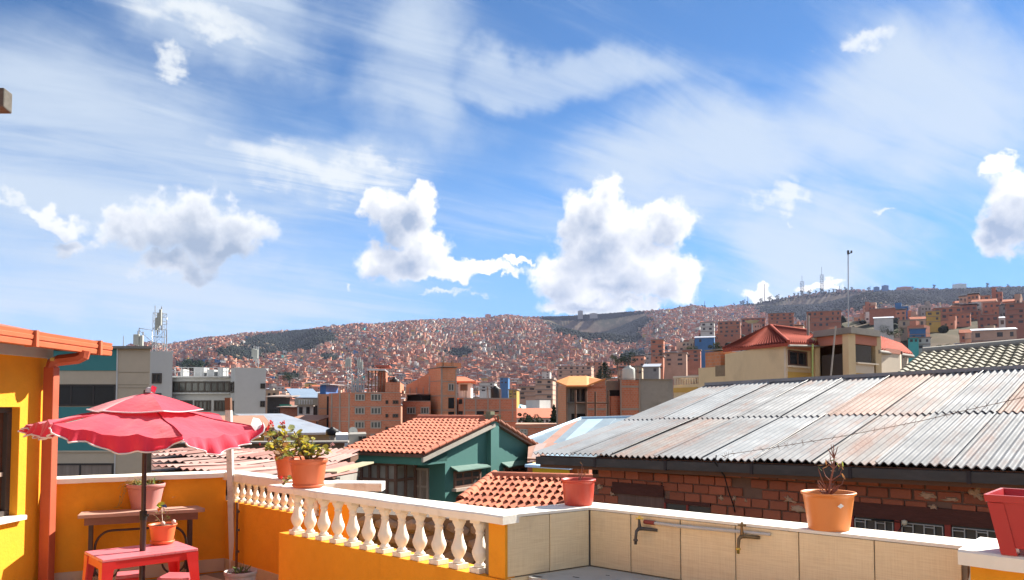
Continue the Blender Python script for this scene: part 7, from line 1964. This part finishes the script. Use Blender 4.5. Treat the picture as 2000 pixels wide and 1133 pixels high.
for k in range(6):
    k2 = (k + 1) % 6
    A_, B_ = tip(k) + Z * TIPZ[k], tip(k2) + Z * TIPZ[k2]
    nr_, nt_ = 12, 14
    vs_ = []; ph = ru.uniform(0, 6)
    for i in range(nr_ + 1):
        s = 0.10 + 0.90 * i / nr_
        for j in range(nt_ + 1):
            t = j / nt_; e = A_.lerp(B_, t); sag = math.sin(math.pi * t)
            e = UC + (e - UC) * (1 - 0.05 * sag) ; e.z = A_.lerp(B_, t).z
            p = apx.lerp(e, s); p.z += -0.035 * sag * s * s + 0.006 * math.sin(math.pi * s)
            p.z += 0.009 * math.sin(t * 17 + ph + s * 4) * s * s + 0.006 * math.sin(t * 31 - s * 11 + ph * 2) * s * min(1, 6 * min(t, 1 - t)) + 0.005 * math.sin(s * 13 + t * 9 + ph)
            if k == 2: p.z += 0.05 * sag * s ** 3     # the wind lifts this panel
            vs_.append(p)
    W1 = nt_ + 1
    m = MB(); m.add(vs_, [(i * W1 + j, i * W1 + j + 1, (i + 1) * W1 + j + 1, (i + 1) * W1 + j) for i in range(nr_) for j in range(nt_)], 0, True)
    pn = m.build('canopy_panel', umb, rU)
    # hanging hem
    edge_ = vs_[nr_ * W1:]; nj = 40
    rows = 4; hv = []; bottom = []
    for r_i in range(rows + 1):
        for j in range(nj + 1):
            t = j / nj; x = t * nt_; j0 = min(nt_ - 1, int(x)); p = edge_[j0].lerp(edge_[j0 + 1], x - j0)
            outw = (p - UC); outw.z = 0; outw.normalize()
            drop = (0.095 + 0.02 * math.sin(t * 9 + ph)) * min(1.0, 0.35 + 5 * min(t, 1 - t)) ; v = r_i / rows
            fl_ = 0.028 * math.sin(t * 38 + ph * 2 + 1.5 * math.sin(t * 7)) * v + 0.015 * math.sin(t * 12 + ph) * v
            if k == 0: fl_ += 0.03 * v
            lift = 0.05 * v * max(0, 1 - abs(t - 0.93) / 0.07) if k == 2 else (0.075 * v * max(0, 1 - t / 0.09) if k == 0 else 0)
            pp = p + outw * (fl_ + 0.012 * v) - Z * (drop * v - lift)
            hv.append(pp)
            if r_i == rows: bottom.append(pp)
    W2 = nj + 1
    m = MB(); m.add(hv, [(i * W2 + j, i * W2 + j + 1, (i + 1) * W2 + j + 1, (i + 1) * W2 + j) for i in range(rows) for j in range(nj)], 0, True)
    hm = m.build('hem', umb, rU)
    m = MB(); m.tube(bottom, 0.0055, 5); m.build('white_trim', umbw, hm)
    # ribs and the seams over them
    MB().tube([vs_[i * W1] + Z * .003 for i in range(nr_ + 1)], 0.0045, 5).build('seam', M('umbrella_seam', (0.40, 0.03, 0.055), 0.9), rU)
    MB().tube([UC + Z * (APZ - .10), (apx.lerp(A_, 0.5)) - Z * .0, A_ - Z * .012], 0.006, 6).build('rib', frame_dk, rU)
    MB().tube([UC + Z * (APZ - .34), apx.lerp(A_, 0.55) - Z * 0.012], 0.005, 6).build('stretcher', frame_dk, rU)
# white cloth pocket turned up at one tip
A_ = tip(0) + Z * TIPZ[0]
m = MB(); d0 = (A_ - UC); d0.z = 0; d0.normalize(); sd = Vector((-d0.y, d0.x, 0))
vs_ = [A_ - d0 * .05 - sd * .055 + Z * .03, A_ + d0 * .01 - sd * .03 - Z * .055, A_ + d0 * .035 + sd * .005 + Z * .02, A_ - d0 * .0 + sd * .03 + Z * .075, A_ - d0 * .04 + Z * .085]
m.add(vs_, [(0, 1, 2, 4), (4, 2, 3)], 0, False); m.build('corner_pocket', umbw, rU)
# small upper tier
RT = 0.40
tv = []
for k in range(6):
    k2 = (k + 1) % 6
    z0 = APZ + 0.012
    top_ = UC + Vector((0.02, 0, z0)); A_, B_ = tip(k, RT) + Z * (z0 - 0.125 - (0.01 if k in (1, 2) else 0)), tip(k2, RT) + Z * (z0 - 0.125 - (0.01 if k2 in (1, 2) else 0))
    vs_ = []
    for i in range(9):
        s = i / 8
        for j in range(11):
            t = j / 10; e = A_.lerp(B_, t); e = Vector((UC.x, UC.y, e.z)) + Vector((e.x - UC.x, e.y - UC.y, 0)) * (1 - 0.04 * math.sin(math.pi * t)); p = top_.lerp(e, s); p.z += 0.012 * math.sin(math.pi * s) - 0.012 * math.sin(math.pi * t) * s; vs_.append(p)
    m = MB(); m.add(vs_, [(i * 11 + j, i * 11 + j + 1, (i + 1) * 11 + j + 1, (i + 1) * 11 + j) for i in range(8) for j in range(10)], 0, True); pt = m.build('top_panel', umb, rU)
    m = MB(); m.tube(vs_[88:], 0.005, 5); m.build('white_trim', umbw, pt)
pol = M('umbrella_pole', (0.060, 0.042, 0.042), 0.4, 0.15, 15, metal=0.5)
m = MB(); m.tube([UC, UC + Z * 0.80], 0.021, 12); m.build('pole', pol, rU); m = MB(); m.tube([UC + Z * .79, UC + Z * (APZ + .03)], 0.0165, 12); m.build('pole', pol, rU)
m = MB(); m.tube([UC + Z * .775, UC + Z * .84], 0.026, 12); m.box(UC + Z * .81 + Vector((0.03, -.015, 0)), (0.03, .015, .015)); m.build('collar', M('black_collar', (0.015, 0.015, 0.016), 0.5), rU)
m = MB(); m.lathe([(0.028, 0), (0.022, .02), (0.016, .035), (0.0, .04)], UC + Vector((.02, 0, APZ + .012)), 10); m.build('finial', M('pale_finial', (0.5, 0.45, 0.45), 0.5), rU)
m = MB(); t_ = UC + Vector((.045, -.01, APZ + .02)); m.add([t_ - Vector((.02, 0, .0)), t_ + Vector((.03, -.01, -.012)), t_ + Vector((.04, 0, .03)), t_ + Vector((.0, .01, .045)), t_ + Vector((-.012, .01, .02))], [(0, 1, 2, 3, 4)]); m.build('top_loop', umb, rU)

# ------------------------------------------------------------------ pots
terra = M('terracotta_plastic', (0.56, 0.135, 0.055), 0.5, 0.05, 8, 0.07, 3, spec=0.35, stain=(0.44, 0.12, 0.06), stain_amt=0.3, stain_scale=6); oran_p = M('orange_plastic', (0.72, 0.24, 0.060), 0.45, 0.05, 8, 0.06, 3, spec=0.4); redpot = M('red_pot_plastic', (0.50, 0.062, 0.036), 0.42, 0.05, 8, 0.06, 3, spec=0.4); pinkp = M('pink_planter_plastic', (0.52, 0.235, 0.21), 0.5, 0.06, 8, 0.08, 3, spec=0.35); soil = M('dry_soil', (0.085, 0.055, 0.038), 1.0, 0.4, 30, 0.2, 6, bump=0.008, bumpscale=40)
def pot(nm, label, c, rt_, rb_, h, mat, rim=0.025, saucer=None, flutes=0, ridges=0, group=None, cat='flower pot', bowl=0.0, fill=0.88):
    c = Vector(c); rt = thing(nm, label, cat, c, group)
    z0 = 0.012 if saucer else 0.0
    prof = []
    n = 14
    for k in range(n + 1):
        t = k / n; r_ = rb_ + (rt_ * 0.93 - rb_) * (t ** (1.0 - bowl) if bowl else t); z = z0 + (h - rim - z0) * t
        if ridges and 0.1 < t < 0.95: r_ *= 1 + 0.008 * math.sin(t * math.pi * 2 * ridges)
        prof.append((r_, z))
    prof += [(rt_ * 0.97, h - rim + .001), (rt_, h - rim + .004), (rt_ * 1.015, h - .004), (rt_, h), (rt_ * 0.94, h - .001), (rt_ * 0.90, h - rim), (rt_ * 0.86, h * fill - .01)]
    m = MB(); m.lathe([(max(0, a), b) for a, b in prof], c, 44, cap1=False)
    if flutes:
        for i, v in enumerate(m.v):
            k = i // 44
            if 0 < k < n: 
                a = 2 * math.pi * (i % 44) / 44; f_ = 1 + 0.016 * math.cos(a * flutes); m.v[i] = (c.x + (v[0] - c.x) * f_, c.y + (v[1] - c.y) * f_, v[2])
    m.build('body', mat, rt)
    m = MB(); m.lathe([(rt_ * 0.868, h * fill), (rt_ * 0.5, h * fill + .008), (0.0, h * fill + .012)], c, 20); m.build('soil', soil, rt)
    if saucer:
        m = MB(); m.lathe([(saucer * .86, 0.001), (saucer, .016), (saucer * 1.01, .026), (saucer * .97, .026), (saucer * .84, .006), (0, .006)], c, 36, cap1=False); m.build('saucer', mat, rt)
    return rt
gA_c = f3.P(0.40, 1.0, -.085); gB_c = at(551, 929, 7.02); gB_c.z = 0.966
pot('flower_pot', 'large terracotta coloured pot on the near balustrade rail', gA_c, 0.140, 0.108, 0.215, terra, 0.032, 0.118, flutes=22, group='terracotta pots with geraniums')
uB = f2.u(551); gB_c = f2.P(uB, 0.966, -.075)
pot('flower_pot', 'terracotta coloured pot on the farther rail, partly hidden by leaves', gB_c, 0.125, 0.092, 0.20, terra, 0.03, 0.10, flutes=22, group='terracotta pots with geraniums')
cP = Vector((0.405, 4.85, 1.0)); cP = Vector(((1129 - 1000) / F * 4.87, 4.87, 1.001))
pot('flower_pot', 'plain round red pot with a double rim on the corner of the tiled parapet', cP, 0.106, 0.083, 0.158, redpot, 0.016, None, ridges=0, bowl=0.45, fill=0.80)
cO = fA_.P(fA_.u(1614), 1.001, -.105); cO.x = (1614 - 1000) / F * cO.y
rtO = pot('flower_pot', 'bright orange pot with a white sticker and a dried plant', cO, 0.128, 0.095, 0.182, oran_p, 0.014, None, ridges=0, fill=0.86)
stk = (Vector((0, 0, 0)) - Vector((cO.x, cO.y, 0))).normalized(); sd = Vector((-stk.y, stk.x, 0))
pc = Vector((cO.x, cO.y, 0)) + stk * 0.118 * math.cos(.45) - sd * -0.118 * math.sin(.45) * 1.0 + Z * (1.0 + 0.128)
tg = (pc - Vector((cO.x, cO.y, pc.z))).normalized(); tx = Vector((-tg.y, tg.x, 0))
m = MB(); m.add([pc + tg * .006 - tx * .016 - Z * .002, pc + tg * .004 - Z * .012, pc + tg * .006 + tx * .016 + Z * .0, pc + tg * .009 + Z * .012], [(0, 1, 2, 3)]); m.build('sticker', M('white_sticker', (0.75, 0.75, 0.74), 0.5), rtO)
# red square planter
rSq = thing('square_planter', 'dark red square plastic planter on feet at the right edge', 'planter', atz(1960, 1083, 1.022))
sq = atz(1947, 1083, 1.022); t = dA; b_ = Vector((-dA.y, dA.x, 0)).normalized(); b_ = b_ if b_.y > 0 else -b_
redsq = M('dark_red_plastic', (0.42, 0.018, 0.020), 0.42, 0.06, 8, 0.06, 3, spec=0.4)
def sqp(u, v, z): p = Vector((sq.x, sq.y, 0)) + t * u + b_ * v; return Vector((p.x, p.y, 1.022 + z))
Wq, Hq = 0.27, 0.235
def ring(ins, z): return [sqp(ins, ins, z), sqp(Wq - ins, ins, z), sqp(Wq - ins, Wq - ins, z), sqp(ins, Wq - ins, z)]
m = MB(); lv = [ring(0.012, 0.028), ring(-0.020, Hq - .03), ring(-.030, Hq - .028), ring(-.034, Hq), ring(-.022, Hq), ring(-.010, Hq - .05), ring(0.02, .12)]
for a, bb in zip(lv[:-1], lv[1:]): m.add(a + bb, [(k, (k + 1) % 4, 4 + (k + 1) % 4, 4 + k) for k in range(4)])
m.add(lv[0], [(3, 2, 1, 0)]); m.build('body', redsq, rSq)
for u, v in ((0, 0), (1, 0), (1, 1), (0, 1)):
    p0 = [(0.0, 0.0), (0.055, 0.0), (0.055, 0.055), (0.0, 0.055)]; f_ = lambda a, z, s: sqp((a[0] if u == 0 else Wq - a[0]) + (s if u == 0 else -s), (a[1] if v == 0 else Wq - a[1]) + (s if v == 0 else -s), z)
    pts0 = [f_(a, 0.0, 0.012) for a in p0]; pts1 = [f_(a, Hq - .032, -.024) for a in p0]
    if (u + v) % 2: pts0.reverse(); pts1.reverse()
    MB().pts8(pts0, pts1).build('foot', redsq, rSq)
m = MB(); m.add(ring(0.015, .13), [(0, 1, 2, 3)]); m.build('soil', soil, rSq)
# on the bench and the red table, and on the floor
pc_ = atz(281, 993, zB); rp_ = pot('flower_pot', 'faded pink fluted planter on the wooden bench table', Vector((pc_.x, pc_.y + .03, zB + .001)), 0.165, 0.118, 0.225, pinkp, 0.036, None, flutes=20, fill=.93)
sp_ = atz(317, 1062, zT); sp_ = Vector((sp_.x, sp_.y, zT + .001)); pot('flower_pot', 'small orange pot on a saucer standing on the red table', sp_, 0.103, 0.076, 0.150, M('salmon_plastic', (0.66, 0.165, 0.062), 0.45, 0.05, 8, spec=.4), 0.015, 0.088, fill=.9)
fp_ = Vector((-2.20, 6.46, 0.0)); pot('flower_pot', 'round grey concrete bowl with succulents on the terrace floor', fp_, 0.128, 0.10, 0.275, M('pale_concrete', (0.42, 0.39, 0.35), 0.95, 0.2, 12, 0.15, 3, bump=.003, bumpscale=40, stain=(.25, .22, .19), stain_amt=.5, stain_scale=5), 0.03, None, bowl=.4, fill=.9)

# ------------------------------------------------------------------ plants
def leaf_mesh(name, mat, round_=True, L=1.0):
    n = 9; vs_ = [(0, 0, 0)]
    for k in range(n):
        a = math.pi * 2 * k / n; r_ = (1.0 if round_ else (1.0 if abs(math.sin(a)) < .5 else .5)) * (1 + (0.10 if round_ else .0) * math.cos(a * 5))
        vs_.append((0.5 * L * (1 + math.cos(a) * r_) * (1 if round_ else 1.2), 0.5 * L * math.sin(a) * r_ * (1.0 if round_ else .55), 0.10 * L * abs(math.sin(a)) + 0.05 * math.cos(2 * a)))
    c = (0.5 * L, 0, -0.04 * L)
    vs_.append(c); fs = [(n + 1, 1 + k, 1 + (k + 1) % n) for k in range(n)]
    me = bpy.data.meshes.new(name); me.from_pydata(vs_[1:] , [], [(n, k, (k + 1) % n) for k in range(n)]); me.materials.append(mat); me.polygons.foreach_set('use_smooth', [True] * n); me.update()
    return me
def leafmat(nm, c): 
    m = cloth(nm, c, 0.35, 0.6); return m
lm_y = leafmat('yellow_green_leaf', (0.50, 0.42, 0.04)); lm_g = leafmat('green_leaf', (0.13, 0.21, 0.035)); lm_b = leafmat('browned_leaf', (0.28, 0.13, 0.045)); lm_o = leafmat('olive_leaf', (0.22, 0.25, 0.05)); fl_r = leafmat('red_petal', (0.68, 0.045, 0.035)); fl_p = leafmat('pink_petal', (0.75, 0.38, 0.36))
stem_m = M('green_brown_stem', (0.17, 0.12, 0.055), 0.8, 0.2, 20); twig = M('dry_red_twig', (0.24, 0.10, 0.07), 0.9, 0.25, 20)
LM = {k: leaf_mesh('leaf', v) for k, v in (('y', lm_y), ('g', lm_g), ('b', lm_b), ('o', lm_o))}
DL = {k: leaf_mesh('leaf', v, False) for k, v in (('b', lm_b), ('o', lm_o), ('g', lm_g))}
PET = {'r': leaf_mesh('petal', fl_r), 'p': leaf_mesh('petal', fl_p)}
def geranium(label, base, tips, leaves, seed, flowers=(), size=0.046, pal='yyyoogb', spread=0.05):
    r = random.Random(seed); rt = thing('geranium', label, 'plant', base)
    m = MB(); paths = []
    for tp in tips:
        tp = Vector(tp); mid = base.lerp(tp, 0.5) + Vector((r.uniform(-.015, .015), r.uniform(-.015, .015), .012)); st = base + Vector((r.uniform(-.05, .05), r.uniform(-.05, .05), 0))
        pth = [st, st.lerp(mid, .6), mid, mid.lerp(tp, .5) + Vector((r.uniform(-.012, .012), 0, 0)), tp]; m.tube(pth, [.008, .007, .006, .005, .004], 6); paths.append(pth)
    m.build('stem', stem_m, rt)
    for k in range(leaves):
        pth = r.choice(paths); t = r.uniform(0.35, 1.08); i = min(3, int(t * 4)); p = pth[i].lerp(pth[i + 1], t * 4 - i) + Vector((r.uniform(-1, 1), r.uniform(-1, 1), r.uniform(-.8, .9))) * spread
        s = size * r.uniform(.7, 1.25)
        put('leaf', LM[r.choice(pal)], rt, p, (r.uniform(-.9, .9), r.uniform(-1.0, .5), r.uniform(0, 6.28)), s)
    for (fp, kind, n, rad) in flowers:
        fp = Vector(fp)
        MB().tube([base.lerp(fp, .3), base.lerp(fp, .7) + Vector((0, 0, .02)), fp - Z * .01], .0028, 5).build('flower_stalk', stem_m, rt)
        for k in range(n):
            d_ = Vector((r.gauss(0, 1), r.gauss(0, 1), r.gauss(0, .8))).normalized(); put('petal', PET[kind], rt, fp + d_ * rad * r.uniform(.4, 1), (r.uniform(-1.2, 1.2), r.uniform(-1.2, 1.2), r.uniform(0, 6.28)), r.uniform(.014, .022))
    return rt
YA = gA_c.y
bA_ = Vector((gA_c.x, gA_c.y, 1.0 + .19))
geranium('yellow green geranium growing in the large pot on the near rail', bA_, [at(x, y, YA + dy) for x, y, dy in ((574, 842, -.05), (582, 858, .05), (600, 866, .0), (592, 880, -.08), (570, 868, .08), (625, 876, .03), (640, 884, -.04), (560, 886, -.06), (610, 858, .08), (575, 850, -.02))], 120, 3, [(at(649, 869, YA), 'p', 9, .018)], 0.046, 'yyyyoogb', .032)
YB = gB_c.y
geranium('tall straggling geranium with red flower heads in the farther pot', Vector((gB_c.x, gB_c.y, .966 + .18)), [at(x, y, YB + dy) for x, y, dy in ((527, 848, 0), (545, 840, .1), (522, 872, -.05), (535, 882, -.12), (552, 860, 0), (565, 876, .06), (540, 860, .1), (530, 862, -.1), (548, 893, -.16))], 130, 4, [(at(529, 826, YB), 'r', 22, .030), (at(552, 826, YB - .05), 'r', 14, .020), (at(522, 838, YB + .05), 'r', 12, .020), (at(508, 868, YB), 'r', 4, .012)], 0.046, 'yyyoogbb', .040)
rf = f3.P(0.20, 1.0, -.02)
geranium('little fallen geranium sprig with one dark pink bloom on the near rail', Vector((rf.x, rf.y, 1.01)), [at(567, 936, rf.y + .05), at(572, 930, rf.y + .05), at(560, 938, rf.y)], 12, 8, [(at(551, 934, rf.y + .1), 'r', 6, .010)], 0.022, 'yyo', .016)
# dried plant in the orange pot
bO_ = Vector((cO.x, cO.y, 1.0 + .165)); rt = thing('dried_plant', 'dried reddish plant with a few curled leaves in the orange pot', 'plant', bO_)
r = random.Random(6); YO = cO.y
m = MB()
main = [bO_, at(1622, 940, YO), at(1628, 915, YO - .01), at(1629, 895, YO), at(1628, 868, YO + .01)]
m.tube(main, [.006, .005, .004, .003, .0015], 6)
for a, pts in ((1, ((1612, 930), (1607, 915))), (1, ((1640, 928), (1644, 918))), (2, ((1616, 905), (1613, 897))), (2, ((1640, 905), (1646, 912))), (3, ((1620, 882), (1617, 876))), (3, ((1634, 880), (1637, 871))), (0, ((1605, 935), (1598, 915))), (0, ((1645, 945), (1650, 930))), (2, ((1622, 898), (1621, 886))), (3, ((1625, 880), (1623, 868)))):
    m.tube([main[a]] + [at(x, y, YO + r.uniform(-.03, .03)) for x, y in pts], [.0035, .0025, .0012], 5)
for k in range(26):
    a = r.uniform(0, 6.28); e = bO_ + Vector((math.cos(a) * .05, math.sin(a) * .05, r.uniform(.02, .075))); m.tube([bO_ + Vector((r.uniform(-.02, .02), r.uniform(-.02, .02), 0)), e], [.003, .001], 4)
m.build('stem', twig, rt)
for (x, y) in ((1613, 898), (1617, 902), (1607, 916), (1605, 920), (1646, 912), (1642, 908), (1648, 918), (1634, 905), (1612, 908), (1644, 925), (1638, 896), (1622, 920)):
    put('leaf', DL[r.choice('bbo')], rt, at(x, y, YO + r.uniform(-.03, .03)), (r.uniform(-1, 1), r.uniform(-1, 1), r.uniform(0, 6.28)), r.uniform(.022, .038))
bC = Vector((cP.x, cP.y, 1.13)); rt = thing('dried_plant', 'small dead twig with curled leaves in the red corner pot', 'plant', bC); m = MB()
for x, y in ((1137, 907), (1128, 918), (1146, 922), (1140, 914), (1132, 925)): m.tube([bC, at((1130 + x) / 2 + 2, (y + 935) / 2, cP.y), at(x, y, cP.y + .01)], [.003, .002, .001], 5)
m.build('stem', twig, rt)
for x, y in ((1134, 922), (1140, 925), (1144, 927), (1130, 928), (1137, 930), (1137, 908)): put('leaf', DL['b'], rt, at(x, y, cP.y), (r.uniform(-1, 1), r.uniform(-1, 1), r.uniform(0, 6)), .02)
# thin plant and pinwheel in the small pot
bs_ = sp_ + Z * .135; YS = sp_.y; rt = thing('potted_seedling', 'thin leggy seedling with drying leaves in the small orange pot', 'plant', bs_); m = MB()
for pts in (((316, 1010), (314, 992)), ((322, 1012), (328, 1004), (330, 998)), ((310, 1015), (304, 1008)), ((326, 1018), (333, 1014))): m.tube([bs_] + [at(x, y, YS) for x, y in pts], [.0035] + [.002] * len(pts), 5)
m.build('stem', stem_m, rt)
for k, (x, y) in enumerate(((303, 1008), (306, 1012), (310, 1004), (329, 1003), (333, 1012), (330, 997), (336, 972), (324, 1008), (318, 1000), (309, 1016), (326, 1015))): put('leaf', DL['og'[k % 2] if k % 3 else 'b'], rt, at(x, y, YS + r.uniform(-.02, .02)), (r.uniform(-1, 1), r.uniform(-1, 1), r.uniform(0, 6)), r.uniform(.022, .034))
for (x, y) in ((318, 1024), (339, 1021)): MB().lathe([(0, -.018), (.014, -.012), (.018, 0), (.013, .012), (0, .017)], at(x, y - 2, YS - .03), 10).build('pebble', M('white_pebble', (0.62, 0.52, 0.44), .8), rt)
pw_ = at(316, 990, YS - .02); rt = thing('toy_pinwheel', 'tiny toy pinwheel with yellow, green and blue vanes in the small pot', 'toy', bs_)
MB().tube([bs_, pw_], .002, 5).build('stick', whp, rt)
for k, (nm, c) in enumerate((('vane_yellow', (0.55, 0.62, 0.02)), ('vane_green', (0.16, 0.52, 0.03)), ('vane_blue', (0.05, 0.14, 0.35)), ('vane_orange', (0.6, 0.22, 0.05)), ('vane_lime', (0.45, 0.62, 0.06)), ('vane_white', (0.6, 0.65, 0.7)))):
    a = [1.6, 2.2, -0.2, 3.5, 0.9, -1.2][k]; d_ = Vector((math.cos(a), 0, math.sin(a))) * .042; e = Vector((-math.sin(a), -.3, math.cos(a))) * .026
    m = MB(); m.add([pw_, pw_ + d_, pw_ + d_ * .75 + e, pw_ + e * .5 + Vector((0, -.012, 0))], [(0, 1, 2, 3)]); m.build('vane', M(nm, c, .5), rt)
# trailing dry plant in the pink planter, and a clump on the bench
bp_ = Vector((pc_.x, pc_.y + .03, zB + .20)); YPk = bp_.y; rt = thing('trailing_plant', 'pale dry grass like plant trailing out of the pink planter', 'plant', bp_); m = MB()
for pts in (((258, 940), (240, 944), (234, 968), (232, 990)), ((262, 938), (246, 940), (241, 958)), ((270, 938), (262, 934)), ((288, 938), (300, 936)), ((250, 944), (244, 962), (236, 985)), ((280, 938), (276, 932)), ((262, 942), (236, 946), (230, 955)), ((266, 940), (249, 938), (238, 972), (228, 992))): m.tube([bp_ + Vector((r.uniform(-.09, .06), r.uniform(-.05, .05), 0))] + [at(x, y, YPk - .1) for x, y in pts], [.003] + [.002] * len(pts), 4)
m.build('stem', M('straw_stem', (0.40, 0.30, 0.10), .8, .2, 20), rt)
for k in range(46):
    a = r.uniform(0, 6.28); q_ = r.uniform(.02, .13); put('leaf', DL['og'[k % 2]], rt, bp_ + Vector((math.cos(a) * q_, math.sin(a) * q_, r.uniform(.005, .045))), (r.uniform(-.8, .8), r.uniform(-1.2, .2), r.uniform(0, 6.28)), r.uniform(.03, .06))
for (x, y) in ((232, 988), (234, 992), (229, 990), (237, 980), (240, 965), (235, 972), (243, 958), (247, 950)): put('leaf', DL['o'], rt, at(x, y, YPk - .1), (r.uniform(-1, 1), r.uniform(-1, 1), r.uniform(0, 6)), r.uniform(.02, .035))
# succulents in the concrete bowl
bf = fp_ + Z * .25; rt = thing('succulent', 'small green succulents in the grey concrete bowl', 'plant', bf)
for k in range(40):
    a = r.uniform(0, 6.28); q_ = r.uniform(0, .075); put('leaf', DL['g'], rt, bf + Vector((math.cos(a) * q_, math.sin(a) * q_, r.uniform(0, .03))), (r.uniform(-.6, .6), r.uniform(-1.4, -.4), a), r.uniform(.03, .055))
m = MB(); m.tube([bf, bf + Vector((.02, 0, .05)), bf + Vector((.025, 0, .10))], [.004, .003, .001], 5); m.build('stem', stem_m, rt)
# ------------------------------------------------------------------ the air of the valley
zlo = float(hh.min()) - 1.0
ztop = 0.0
for o_ in scene.objects:
    if o_.type == 'MESH':
        ztop = max(ztop, max((o_.matrix_basis @ Vector(c_)).z + (WL[o_.parent].z if o_.parent in WL else 0) for c_ in o_.bound_box))
ztop += 3.0
m = MB().box((0, 0, (zlo + ztop) / 2), (13400, 13400, ztop - zlo))
hm_ = bpy.data.materials.new('valley_haze'); hm_.use_nodes = True
nt = hm_.node_tree
for n in list(nt.nodes):
    if n.type == 'BSDF_PRINCIPLED': nt.nodes.remove(n)
vn = nt.nodes.new('ShaderNodeVolumePrincipled')
vn.inputs['Color'].default_value = (0.62, 0.69, 1.0, 1)
vn.inputs['Density'].default_value = 0.000034
vn.inputs['Anisotropy'].default_value = 0.2
nt.links.new(vn.outputs[0], [n for n in nt.nodes if n.type == 'OUTPUT_MATERIAL'][0].inputs['Volume'])
tag(m.build('haze', hm_), 'thin bluish haze filling the valley', kind='stuff')
